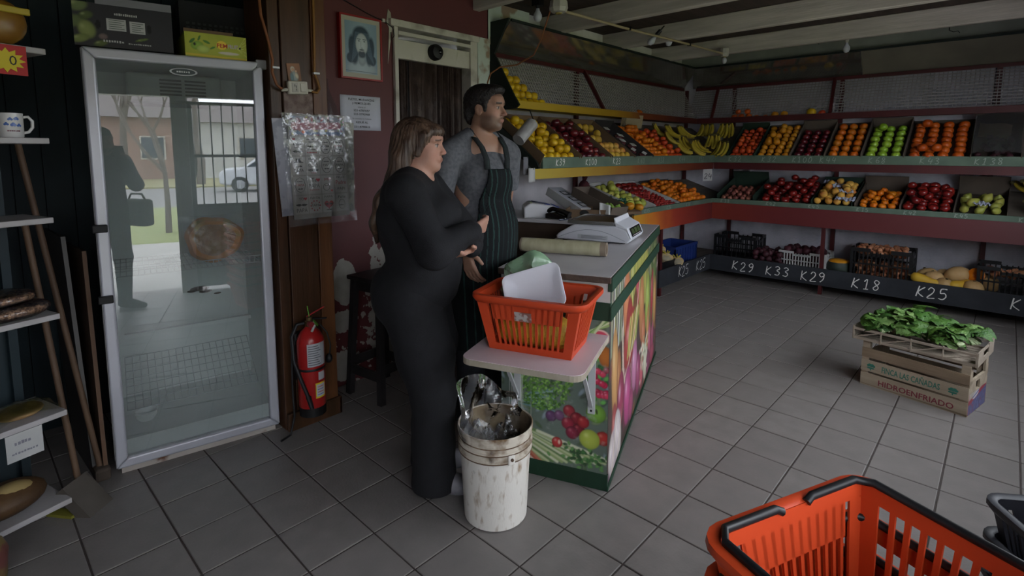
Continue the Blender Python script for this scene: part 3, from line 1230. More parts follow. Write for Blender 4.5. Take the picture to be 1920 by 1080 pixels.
b = MB()
b.bx(-0.16, 0.16, -0.004, 0.004, -0.06, 0.08)
b.build('paper', M_card_lt, t_)
b = MB()
for k in range(5):
    b.bx(-0.15 + 0.012 * k, -0.145 + 0.012 * k, -0.0055, -0.0045, -0.055, 0.07)
b.build('stripe_print', M_blackish, t_)

# bananas ---------------------------------------------------------------
M_ban = mat('banana_skin', '#b8a036', 0.5, '#97882e', 9, rand='#a8922e')


def banana_mesh():
    b = MB()
    pts, rr = [], []
    for k in range(9):
        t = k / 8
        a = R(-38 + 76 * t)
        pts.append((0.0, 0.16 * math.sin(a), 0.16 * (1 - math.cos(a))))
        rr.append(0.019 * (math.sin(math.pi * min(max(t, 0.05), 0.96)) ** 0.45) + 0.002)
    b.tube(pts, rr, 6)
    return b.mesh('banana', smooth=70)


BAN = banana_mesh()
BAN.materials.append(M_ban)


def hand(F, shelf, u, s_, lift, n, label, group, rz=0.0, tilt=0.9, local=None):
    """a hand of bananas: fingers fanned out of a crown"""
    t = thing('banana_hand', label, 'bananas', slope_mat(F, shelf, u, s_, lift) if local is None else local, group=group)
    t.rotation_euler = (F.to_3x3().to_4x4() @ Matrix.Rotation(rz, 4, 'Z') @ Matrix.Rotation(tilt, 4, 'X')).to_euler()
    for k in range(n):
        o = bpy.data.objects.new('banana', BAN)
        link(o, t)
        o.location = ((k - (n - 1) / 2) * 0.033, rnd.uniform(-0.01, 0.01), 0.0 + 0.012 * (k % 2))
        o.rotation_euler = (rnd.uniform(-0.1, 0.1), rnd.uniform(-0.2, 0.2), rnd.uniform(-0.12, 0.12) + (k - (n - 1) / 2) * 0.05)
    b = MB()
    b.bx(-n * 0.013, n * 0.013, 0.09, 0.12, 0.02, 0.05)
    b.build('crown', mat('banana_crown', '#4c4524', 0.7), t, bevel=0.01)
    return t


gb = 'banana hands in the rack corner'
BL1 = ('at the mandarin end, back', 'at the mandarin end, middle', 'at the mandarin end, by the lip', 'second from the mandarins, back', 'second from the mandarins, middle', 'second from the mandarins, by the lip', 'nearest the corner, front', 'nearest the corner, back')
BL2 = ('upright at the very corner', 'upright beside the green tomato tray', 'lying low at the corner', 'lying low beside the tomato tray')
for k, (u, s_, n, rz) in enumerate(((4.45, 0.46, 4, 0.5), (4.42, 0.28, 5, 0.6), (4.48, 0.12, 4, 0.5), (4.68, 0.42, 5, 0.2), (4.74, 0.22, 5, -0.3), (4.72, 0.08, 4, 0.4), (4.98, 0.16, 5, -0.2), (5.0, 0.42, 6, 0.1))):
    hand(FL, 'mid', u, s_, 0.06 + 0.02 * (k % 2), n, 'hand of yellow bananas on the left rack, ' + BL1[k], gb, rz, 0.7)
for k, (u, s_, n, rz) in enumerate(((-0.28, 0.5, 6, 0.0), (-0.03, 0.48, 6, 0.15), (-0.1, 0.25, 5, 0.2), (0.05, 0.1, 5, -0.3))):
    hand(FB, 'mid', u, s_, 0.07, n, 'hand of bananas on the back rack, ' + BL2[k], gb, rz, 0.9)

# ---- left rack, upper ledge: lemons against the lattice -----------------------
for row, (n0, cnt) in enumerate(((2.15, 5), (2.15, 4), (2.15, 3), (2.15, 2), (2.15, 1))):
    for k in range(cnt):
        v = 0.455 + 0.035 * row
        z = 1.905 + 0.062 * row
        fruit('lemon', FL @ Vector((n0 + 0.037 + 0.078 * k + (0.02 if row % 2 else 0), v, z)), 'yellow lemon stacked on the upper ledge beside the end panel', 'lemon', 'lemons on the upper ledge', sc_=1.08)
fruit('orange', FL @ Vector((4.18, 0.47, 1.915)), 'lone orange on the left rack upper ledge', 'orange', None)
for u, z, k in ((-0.02, 1.915, 'bigorange'), (0.06, 1.915, 'bigorange'), (0.02, 1.975, 'bigorange'), (0.13, 1.975, 'bigorange'), (0.15, 1.915, 'bigorange'), (0.24, 1.895, 'bigorange'), (0.34, 1.895, 'bigorange')):
    fruit(k, FB @ Vector((u + 0.06, 0.47, z)), 'small orange in the cluster on the back rack upper ledge', 'orange', 'oranges clustered on the upper ledge', sc_=0.85)
for u in (0.50, 0.60):
    fruit('yelorange', FB @ Vector((u, 0.47, 1.92)), 'yellow orange in the pair on the back rack upper ledge', 'orange', 'pair of yellow oranges on the upper ledge', sc_=1.15)
fruit('lemon', FB @ Vector((0.88, 0.47, 1.93)), 'big yellow grapefruit on the back rack upper ledge', 'grapefruit', None, sc_=1.4)
fruit('cherrytom', FB @ Vector((0.985, 0.47, 1.915)), 'red tomato beside the grapefruit on the upper ledge', 'tomato', None, sc_=1.1)

# ---- back rack, middle shelf ---------------------------------------------------
tray(FB, 'mid', 0.15, 0.455, 0.0, 0.6, 0.09, M_card_gr, 'dark green tray of orange tomatoes above first K32', 0.12, front=0.02)
heap(FB, 'mid', 'cherrytom', 0.165, 0.44, 0.005, 0.56, 0.034, 'orange tomato in the dark green tray beside the bananas', 'tomato', 'orange tomatoes on the back rack', layers=2, lay2=0.25)
heap(FB, 'mid', 'yelorange', 0.465, 0.80, 0.005, 0.6, 0.039, 'yellow orange in the sloping rows above second K32', 'orange', 'yellow oranges above K32', layers=2, lay2=0.15)
tray(FB, 'mid', 0.81, 1.14, 0.0, 0.62, 0.09, M_card_in, 'grey cardboard tray of dark red apples above K100 on the back rack', 0.11, front=0.02)
heap(FB, 'mid', 'apple', 0.835, 1.115, 0.01, 0.5, 0.042, 'dark red apple in the grey tray on the back rack', 'apple', 'red apples on the back rack', layers=1)
heap(FB, 'mid', 'orange', 1.16, 1.44, 0.005, 0.6, 0.045, 'mottled orange in the three columns above K44', 'orange', 'oranges above K44', layers=2, lay2=0.15)
tray(FB, 'mid', 1.455, 1.80, 0.0, 0.62, 0.10, M_card_in, 'cardboard tray of bright green apples above K68', 0.11, front=0.02, fm=M_card_lt)
heap(FB, 'mid', 'greenapple', 1.475, 1.78, 0.01, 0.54, 0.042, 'bright green apple in the tray above K68', 'apple', 'green apples above K68', layers=2, lay2=0.3, skip=0.06)
heap(FB, 'mid', 'bigorange', 1.815, 2.245, 0.005, 0.58, 0.043, 'deep orange fruit in the five columns above K43', 'orange', 'deep oranges above K43', layers=2, lay2=0.2)
tray(FB, 'mid', 2.27, 2.60, 0.0, 0.62, 0.10, M_card_in, 'film-wrapped tray of mushrooms above K138', 0.13)
for k in range(22):
    u, s_ = 2.31 + rnd.random() * 0.25, 0.05 + rnd.random() * 0.3
    fruit('beet', slope_mat(FB, 'mid', u, s_, 0.04), 'dark mushroom in the film-wrapped tray above K138', 'mushroom', 'mushrooms above K138', sc_=0.7)
t_ = thing('paper_sheet', 'cream paper sheet folded over the mushroom tray', 'paper', slope_mat(FB, 'mid', 2.41, 0.40, 0.07), rot=(R(60), R(6), R(4)))
b = MB()
b.grid(lambda u, v: (-0.11 + 0.22 * u, -0.07 + 0.15 * v, 0.012 * math.sin(u * 7) * math.sin(v * 5)), 12, 8)
b.build('sheet', M_card_lt, t_, smooth=True, solid=0.002)
t_ = thing('plastic_wrap', 'clear plastic film stretched over the mushroom tray', 'plastic wrap', slope_mat(FB, 'mid', 2.435, 0.32, 0.11), rot=(R(35.4), 0, 0))
b = MB()
b.grid(lambda u, v: (-0.165 + 0.33 * u, -0.32 + 0.64 * v, 0.02 * math.sin(u * 3.14) + 0.006 * math.sin(v * 17 + u * 9)), 20, 20)
b.build('film', film('clear_film', '#b8b6b2', 0.12), t_, smooth=True)
heap(FB, 'mid', 'apple', 2.64, 2.95, 0.01, 0.5, 0.04, 'dark red apple at the right end of the back rack', 'apple', 'red apples at the right end')

# ---- back rack, low shelf --------------------------------------------------------
tray(FB, 'low', 0.05, 0.46, 0.0, 0.55, 0.10, M_card_gr, 'dark green tray of small red onions on the low shelf', 0.18, fm=M_card_dk, front=0.02)
heap(FB, 'low', 'redonion', 0.08, 0.43, 0.01, 0.38, 0.031, 'small red onion in the low-shelf green tray', 'onion', 'red onions on the low shelf', layers=2, lay2=0.6, jit=0.4)
heap(FB, 'low', 'tomato', 0.52, 1.03, 0.01, 0.56, 0.043, 'dark red tomato heaped on the low shelf above K42', 'tomato', 'dark tomatoes above K42', layers=3, lay2=0.6, jit=0.35)
tray(FB, 'low', 1.04, 1.41, 0.0, 0.58, 0.09, M_card_gr, 'dark green tray of peaches with tissue paper', 0.13, front=0.02)
heap(FB, 'low', 'peach', 1.06, 1.39, 0.01, 0.55, 0.04, 'blushing peach in the tissue-lined green tray', 'peach', 'peaches on the low shelf', layers=2, lay2=0.35, jit=0.3, lift=0.03)
for k, (u, s_, a, rz) in enumerate(((1.15, 0.48, 0.10, 0.2), (1.22, 0.38, 0.09, 0.9), (1.30, 0.24, 0.07, 0.5), (1.34, 0.05, 0.09, 0.1))):
    t_ = thing('tissue_paper', 'crumpled pale blue tissue among the peaches, %s' % ('at the back', 'in the middle', 'right of centre', 'at the front right')[k], 'tissue', slope_mat(FB, 'low', u, s_, 0.105), rot=(R(15), 0, rz))
    b = MB()
    b.grid(lambda p, q, a=a, k=k: ((p - .5) * 2 * a, (q - .5) * a, 0.014 * math.sin(p * 19 + k) * math.cos(q * 13 + k) + 0.01 * math.sin(p * 7)), 18, 10)
    b.build('crumple', mat('pale_tissue', '#9ea3b4', 0.8), t_, smooth=15, solid=0.0015)
tray(FB, 'low', 1.43, 1.80, 0.0, 0.54, 0.09, M_card_in, 'cardboard tray of yellow mandarins above K15', 0.17, front=0.015)
b = None
heap(FB, 'low', 'mandarin', 1.45, 1.78, 0.01, 0.42, 0.036, 'yellow mandarin in the tray above K15', 'mandarin', 'mandarins above K15', layers=2, lay2=0.5, jit=0.35)
heap(FB, 'low', 'tomato', 1.82, 2.17, 0.01, 0.54, 0.042, 'shiny red tomato heaped beside the pears', 'tomato', 'red tomatoes beside the pears', layers=3, lay2=0.6, jit=0.35)
tray(FB, 'low', 2.19, 2.55, 0.0, 0.55, 0.08, M_card_in, 'cardboard tray of yellow-green pears above K45', 0.19, front=0.015)
heap(FB, 'low', 'pear', 2.21, 2.53, 0.02, 0.4, 0.043, 'yellow-green pear in the tray on the low shelf', 'pear', 'pears on the low shelf', layers=2, lay2=0.4, jit=0.3, tip=1.2)
t_ = thing('tissue_paper', 'crumpled white plastic lying on the pears', 'tissue', slope_mat(FB, 'low', 2.36, 0.12, 0.10), rot=(R(15), 0, 0.9))
b = MB()
b.grid(lambda p, q: ((p - .5) * .14, (q - .5) * .09, 0.016 * math.sin(p * 19) * math.cos(q * 13)), 14, 10)
b.build('crumple', MATS['pale_tissue'], t_, smooth=15, solid=0.0015)
for k, (u, s_, n, rz, li) in enumerate(((2.72, 0.35, 5, 1.35, 0.16), (2.66, 0.46, 4, 1.2, 0.10), (2.75, 0.12, 5, 1.2, 0.07))):
    hand(FB, 'low', u, s_, li, n, 'hand of yellow bananas at the right end of the low shelf, ' + ('middle one', 'rear one', 'front one')[k], 'bananas right end', rz, 0.3)
t_ = thing('price_card', 'small white price card hung from the middle shelf in the corner', 'card', FB @ Vector((-0.07, 0.0, 1.225)), rot=(0, R(-3), R(20)))
b = MB()
b.bx(-0.05, 0.05, -0.002, 0.002, -0.075, 0.075)
b.build('paper', M_card_wh, t_)
b = MB()
chalk(b, '24', basis((1, 0, 0), (0, 0, 1), (-0.04, -0.0035, -0.05)), 0.06, 0.008)
b.build('lettering', mat('pencil_grey', '#55555a', 0.9), t_)

# ---- left rack, low shelf ---------------------------------------------------------
tray(FL, 'low', 4.32, 5.02, 0.0, 0.55, 0.05, M_card_dk, 'dark slatted tray of mandarins in the corner', 0.08)
heap(FL, 'low', 'mandarin', 4.35, 5.0, 0.02, 0.56, 0.035, 'yellow mandarin heaped in the dark corner tray', 'mandarin', 'mandarins in the corner', layers=2, lay2=0.45, jit=0.35)
tray(FL, 'low', 3.76, 4.28, 0.0, 0.58, 0.06, M_card_wh, 'white tray of cherry tomatoes on the low shelf', 0.08)
heap(FL, 'low', 'strawb', 3.80, 4.24, 0.02, 0.4, 0.021, 'small cherry tomato in the white tray', 'tomato', 'cherry tomatoes on the left rack', layers=1, jit=0.5, skip=0.1)
heap(FL, 'low', 'tomato', 3.80, 4.2, 0.4, 0.56, 0.042, 'red tomato behind the cherry tomatoes', 'tomato', 'tomatoes behind the cherry tomatoes', layers=1, jit=0.3)
tray(FL, 'low', 3.38, 3.74, 0.0, 0.58, 0.07, M_card_wh, 'white lined tray of pale green pears', 0.09, fm=mat('red_card_edge', '#8f2028', 0.6))
heap(FL, 'low', 'greenpear', 3.41, 3.71, 0.06, 0.56, 0.043, 'pale green pear in the white lined tray', 'pear', 'pears on the left rack', layers=2, lay2=0.3, jit=0.3, tip=1.2)
# ================================================================== bottom trays of the racks
def crate_plastic(name, label, loc, rz, W, D, H, m, slots=9, t=0.012, cat='crate'):
    """slatted plastic crate: floor, rims, corner posts, bars (long bars parts, joined per side)"""
    c = thing(name, label, cat, loc, rz)
    b = MB()
    b.bx(-W / 2, W / 2, -D / 2, D / 2, 0, t)
    b.build('base', m, c)
    for sx in (-1, 1):
        for sy in (-1, 1):
            b = MB()
            b.bx(sx * W / 2 - (t * 1.6 if sx > 0 else 0), sx * W / 2 + (t * 1.6 if sx < 0 else 0),
                 sy * D / 2 - (t * 1.6 if sy > 0 else 0), sy * D / 2 + (t * 1.6 if sy < 0 else 0), 0, H)
            b.build('corner_post', m, c)
    for ax, L, off in ((0, W, D / 2), (0, W, -D / 2), (1, D, W / 2), (1, D, -W / 2)):
        b = MB()

        def bb(a0, a1, z0, z1):
            if ax == 0:
                b.bx(a0, a1, off - t / 2, off + t / 2, z0, z1)
            else:
                b.bx(off - t / 2, off + t / 2, a0, a1, z0, z1)
        bb(-L / 2, L / 2, 0, H * 0.16)
        bb(-L / 2, -L * 0.17, H * 0.88, H)
        bb(L * 0.17, L / 2, H * 0.88, H)
        bb(-L * 0.18, L * 0.18, H * 0.76, H * 0.86)
        n = slots if ax == 0 else max(4, int(slots * D / W))
        for k in range(n + 1):
            a = -L / 2 + L * k / n
            bb(a - 0.005, a + 0.005, 0, H * 0.9)
        bb(-L / 2, L / 2, H * 0.48, H * 0.53)
        b.build('side_grille', m, c)
    return c


M_blackpl = mat('black_crate_plastic', '#101113', 0.45)
M_whitepl = mat('white_crate_plastic', '#a7a6a4', 0.5)
M_bluepl = mat('blue_crate_plastic', '#1c2f6a', 0.5, '#16275a', 4)


def loose(kind, c, rx, ry, zb, n, label, cat, group, sc_=1.0, rad=0.03, layers=1):
    """fruit dropped into a crate area without overlaps"""
    got = []
    for L in range(layers):
        tries = 0
        cnt = 0
        while cnt < n and tries < n * 40:
            tries += 1
            x, y = rnd.uniform(-rx, rx), rnd.uniform(-ry, ry)
            if all((x - a) ** 2 + (y - b_) ** 2 > (1.75 * rad) ** 2 for a, b_, l_ in got if l_ == L):
                got.append((x, y, L))
                cnt += 1
                fruit(kind, (c[0] + x, c[1] + y, zb + rad + L * rad * 1.4 + rnd.uniform(0, 0.008)), label, cat, group, sc_=sc_, tip=1.0)


ZT = 0.205
crate_plastic('plastic_crate', 'empty black plastic crate in the rack corner', (0.22, 5.44, ZT), 0, 0.47, 0.36, 0.30, M_blackpl)
loose('beet', (0.62, 5.36), 0.15, 0.19, ZT, 16, 'dark beetroot piled loose beside the white crate', 'beetroot', 'loose beetroots', 1.0, 0.038, 3)
crate_plastic('plastic_crate', 'white plastic crate of beetroots on the bottom tray', (0.95, 5.42, ZT), 0, 0.46, 0.34, 0.20, M_whitepl, slots=16)
loose('beet', (0.95, 5.42), 0.17, 0.12, ZT + 0.05, 14, 'dark beetroot heaped in the white crate', 'beetroot', 'beetroots in the white crate', 1.1, 0.04, 3)
t_ = thing('cut_squash', 'dark green squash with its orange top cut open', 'squash', (1.29, 5.33, ZT))
b = MB()
b.lathe([(0.03, 0), (0.085, 0.012), (0.115, 0.06), (0.11, 0.115), (0.10, 0.135)], 20)
b.build('rind', mat('dark_squash_rind', '#222a26', 0.6, '#39423a', 8), t_, smooth=True)
b = MB()
b.lathe([(0.099, 0.134), (0.09, 0.152), (0.055, 0.163), (0.001, 0.164)], 20, None, False, False)
b.build('flesh', mat('squash_flesh', '#c98a1a', 0.5, '#b06d14', 9), t_, smooth=True)
crate_plastic('plastic_crate', 'black plastic crate full of small onions', (1.66, 5.42, ZT), 0, 0.50, 0.36, 0.32, M_blackpl, slots=14)
loose('onion', (1.66, 5.42), 0.2, 0.14, ZT + 0.24, 30, 'small brown onion heaped in the black crate', 'onion', 'onions in the black crate', 1.0, 0.027, 2)
loose('onion', (1.66, 5.42), 0.21, 0.15, ZT + 0.02, 24, 'small brown onion showing through the black crate side', 'onion', 'onions low in the black crate', 1.0, 0.03, 3)
crate_plastic('plastic_crate', 'black plastic crate at the right end of the bottom tray', (2.62, 5.44, ZT), 0, 0.46, 0.36, 0.27, M_blackpl, slots=12)
loose('onion', (2.62, 5.44), 0.17, 0.12, ZT + 0.16, 14, 'brown onion in the rightmost black crate', 'onion', 'onions in the rightmost crate', 1.2, 0.036, 1)
M_butter = mat('butternut_skin', '#b99a68', 0.55, '#a88354', 6, rand='#c2a070')
M_ysq = mat('yellow_squash_skin', '#b88a24', 0.5, '#c9a53a', 5)


def melon(loc, r_, label, m=M_butter, ribs=10, flat=0.85):
    b = MB()
    n, k = 30, 12
    vs, fs = [], []
    for i in range(k + 1):
        t = -math.pi / 2 + math.pi * i / k
        for j in range(n):
            a = 2 * math.pi * j / n
            rr = r_ * math.cos(t) * (1 + 0.03 * math.cos(ribs * a)) + 1e-5
            vs.append((rr * math.cos(a), rr * math.sin(a), r_ * flat * (math.sin(t) - 0.1 * math.exp(-(math.cos(t) / 0.3) ** 2) * (1 if t > 0 else -1))))
    for i in range(k):
        for j in range(n):
            fs.append((i * n + j, i * n + (j + 1) % n, (i + 1) * n + (j + 1) % n, (i + 1) * n + j))
    b.add(vs, fs)
    t_ = thing('squash', label, 'squash', loc, rot=(rnd.uniform(-.9, .9), rnd.uniform(-.9, .9), rnd.uniform(0, 6)))
    b.build('skin', m, t_, smooth=True)
    b = MB()
    b.cyl((0, 0, r_ * flat * 0.85), (0.005, 0, r_ * flat * 1.02), 0.009, 0.012, 7)
    b.build('stem', mat('squash_stem', '#5c4c30', 0.8), t_)
    return t_


melon((2.02, 5.44, ZT + 0.085), 0.09, 'tan squash against the onion crate')
melon((2.08, 5.30, ZT + 0.09), 0.085, 'tan squash behind the long yellow squash')
melon((2.15, 5.50, ZT + 0.08), 0.085, 'tan squash at the back by the wall')
melon((2.17, 5.21, ZT + 0.065), 0.07, 'small pale squash resting against the chalkboard')
melon((2.25, 5.36, ZT + 0.13), 0.105, 'largest round tan squash on top of the pile')
melon((2.37, 5.22, ZT + 0.07), 0.075, 'round ribbed squash below the cut orange half')
melon((2.47, 5.44, ZT + 0.085), 0.085, 'dull tan squash behind the cut orange half')
t_ = thing('cut_squash', 'halved squash showing its orange face', 'squash', (2.38, 5.30, ZT + 0.17), rot=(R(78), 0, R(-20)))
b = MB()
b.lathe([(0.001, -0.07), (0.045, -0.055), (0.064, -0.02), (0.066, 0.0)], 20, None, False, False)
b.build('rind', M_butter, t_, smooth=True)
b = MB()
b.lathe([(0.066, 0.0), (0.058, 0.004), (0.03, 0.004), (0.022, -0.008), (0.001, -0.012)], 20, None, False, False)
b.build('flesh', mat('orange_squash_flesh', '#cf7a12', 0.45, '#b85a0c', 14), t_, smooth=True)
for lab, p, q, r0, r1 in (('long yellow squash lying along the chalkboard', (1.96, 5.20, ZT + 0.10), (2.13, 5.19, ZT + 0.055), 0.05, 0.042),
                          ('yellow butternut squash between two tan squashes', (2.24, 5.20, ZT + 0.06), (2.33, 5.27, ZT + 0.08), 0.055, 0.05)):
    p, q = Vector(p), Vector(q)
    t_ = thing('squash', lab, 'squash', p)
    d = q - p
    b = MB()
    L = d.length
    M_ = d.to_track_quat('Z', 'Y').to_matrix().to_4x4()
    b.lathe([(0.001, -r0), (r0 * 0.7, -r0 * 0.7), (r0, 0), (r0 * 0.93, L * 0.3), (r1 * 0.9, L * 0.6), (r1, L), (r1 * 0.7, L + r1 * 0.7), (0.001, L + r1)], 16, M_, False, False)
    b.build('skin', M_ysq, t_, smooth=True)
    b = MB()
    b.cyl(d.normalized() * (-r0 - 0.015), d.normalized() * (-r0 + 0.01), 0.008, 0.012, 7)
    b.build('stem', MATS['squash_stem'], t_)
# left rack bottom tray: blue crate, pale roots
t_ = thing('plastic_crate', 'solid blue plastic crate on the left rack bottom tray', 'crate', (-0.26, 4.66, ZT))
b = MB()
W_, D_, H_, t0 = 0.34, 0.56, 0.24, 0.012
b.bx(-W_ / 2, W_ / 2, -D_ / 2, D_ / 2, 0, t0)
b.build('base', M_bluepl, t_)
for x0, x1, y0, y1 in ((-W_ / 2, W_ / 2, -D_ / 2, -D_ / 2 + t0), (-W_ / 2, W_ / 2, D_ / 2 - t0, D_ / 2), (-W_ / 2, -W_ / 2 + t0, -D_ / 2, D_ / 2), (W_ / 2 - t0, W_ / 2, -D_ / 2, D_ / 2)):
    b = MB()
    b.bx(x0, x1, y0, y1, 0, H_)
    b.build('side', M_bluepl, t_)
b = MB()
for x in (-W_ / 2 - 0.008, W_ / 2):
    b.bx(x, x + 0.008, -D_ / 2, D_ / 2, H_ - 0.03, H_)
for y in (-D_ / 2 - 0.008, D_ / 2):
    b.bx(-W_ / 2, W_ / 2, y, y + 0.008, H_ - 0.03, H_)
b.build('rim', M_bluepl, t_, bevel=0.003)
b = MB()
for k in range(8):
    y = -D_ / 2 + 0.05 + k * 0.066
    b.bx(W_ / 2, W_ / 2 + 0.006, y, y + 0.008, 0.02, H_ - 0.03)
b.build('rib', M_bluepl, t_)
t_ = thing('plastic_crate', 'black crate under the pale roots behind the left post', 'crate', (-0.2, 4.12, ZT))
b = MB()
b.bx(-0.15, 0.15, -0.2, 0.2, 0, 0.012)
for y in (-0.2, 0.19):
    b.bx(-0.15, 0.15, y, y + 0.01, 0, 0.13)
for x in (-0.15, 0.14):
    b.bx(x, x + 0.01, -0.2, 0.2, 0, 0.13)
b.build('body', M_blackpl, t_)
M_root = mat('pale_celeriac_skin', '#b9a06c', 0.6, '#8e8672', 9, thr=(0.45, 0.6), bump=0.4, bscale=30)
for k, (x, y, z, r_) in enumerate(((-0.12, 4.22, 0.34, 0.075), (-0.2, 4.06, 0.37, 0.085), (-0.06, 4.36, 0.29, 0.07), (-0.22, 4.28, 0.41, 0.06))):
    t_ = thing('celeriac', ('pale knobbly celeriac in the middle of the pile by the blue crate', 'largest pale celeriac behind the red post', 'pale celeriac leaning over the chalkboard by the blue crate', 'topmost celeriac against the blue crate')[k], 'celeriac', (x, y, z))
    b = MB()
    b.sphere((0, 0, 0), (r_, r_ * 1.1, r_ * 0.9), 20, 14)
    b.v = [tuple(Vector(v) * (1 + 0.08 * math.sin(v[0] * 70 + k) * math.cos(v[1] * 60) + 0.05 * math.sin(v[2] * 90))) for v in b.v]
    b.build('root', M_root, t_, smooth=True)
    b = MB()
    for q in range(4):
        a = q * 1.6 + k
        b.tube([(r_ * 0.3 * math.cos(a), r_ * 0.3 * math.sin(a), r_ * 0.8), (r_ * 0.6 * math.cos(a), r_ * 0.6 * math.sin(a), r_ * 1.15)], [0.012, 0.006], 6)
    b.build('stalk', mat('yellow_stalk', '#94872f', 0.6), t_)

# ================================================================== counter
TH = math.atan2(0.361, 0.932)
CO = Vector((0.857, 0.665, 0))      # near-left corner; local x to the right, y along the counter
counter = thing('counter', 'shop counter wrapped in printed vegetable pictures', 'counter', CO, TH)
CM = Matrix.Translation(CO) @ Matrix.Rotation(TH, 4, 'Z')
CW, CL, CH = 0.505, 1.72, 0.97
M_cgreen = mat('dark_green_paint', '#1e3b2c', 0.5, '#17301f', 5)
M_cwhite = mat('chipped_white_paint', '#b3b0ad', 0.6, '#8f8a85', 14, thr=(0.6, 0.72))
M_laminate = mat('grey_laminate', '#b3afb1', 0.38, '#bdb9ba', 6, spec=0.4)
M_worn = mat('worn_brown_edge', '#3a2e29', 0.85, '#54443b', 14, bump=0.5)
b = MB()
b.bx(0.012, CW - 0.012, 0.012, CL - 0.012, 0.0, CH - 0.03)
b.build('carcass', M_cwhite, counter)
b = MB()
b.bx(-0.012, CW + 0.004, -0.012, CL, CH - 0.03, CH - 0.002)
b.build('top_edge', M_worn, counter, bevel=0.004)
b = MB()
b.bx(-0.010, CW + 0.002, -0.010, CL, CH - 0.002, CH)
b.build('top_sheet', M_laminate, counter)
b = MB()
b.bx(0.0, CW, 0.0, 0.012, 0.855, CH - 0.03)
b.build('front_board', M_cwhite, counter)
b = MB()
b.bx(-0.002, CW + 0.004, -0.006, 0.012, 0.775, 0.855)
b.build('front_band', M_cgreen, counter, bevel=0.002)
b = MB()
b.bx(-0.002, CW + 0.004, -0.006, 0.012, 0.0, 0.075)
b.build('front_base', M_cgreen, counter, bevel=0.002)
b = MB()
b.bx(CW - 0.01, CW + 0.010, -0.006, CL, 0.905, CH - 0.004)
b.build('side_top_band', M_cgreen, counter, bevel=0.002)
b = MB()
b.bx(CW - 0.01, CW + 0.008, -0.006, CL, 0.775, 0.84)
b.build('side_band', M_cgreen, counter, bevel=0.002)
b = MB()
b.bx(CW - 0.01, CW + 0.008, -0.006, CL, 0.0, 0.022)
b.build('side_base', M_cgreen, counter, bevel=0.002)
rp = np.random.RandomState(5)


def fbm(U, V, s, seed=0):
    r_ = np.random.RandomState(seed)
    out = np.zeros_like(U)
    for k in range(5):
        a = r_.uniform(0, 6.28, 8)
        f = s * 1.8 ** k
        q = np.zeros_like(U)
        for t in a:
            q += np.sin((U * math.cos(t) + V * math.sin(t)) * f + r_.uniform(0, 6.28))
        out += q / 8 / 1.5 ** k
    return out


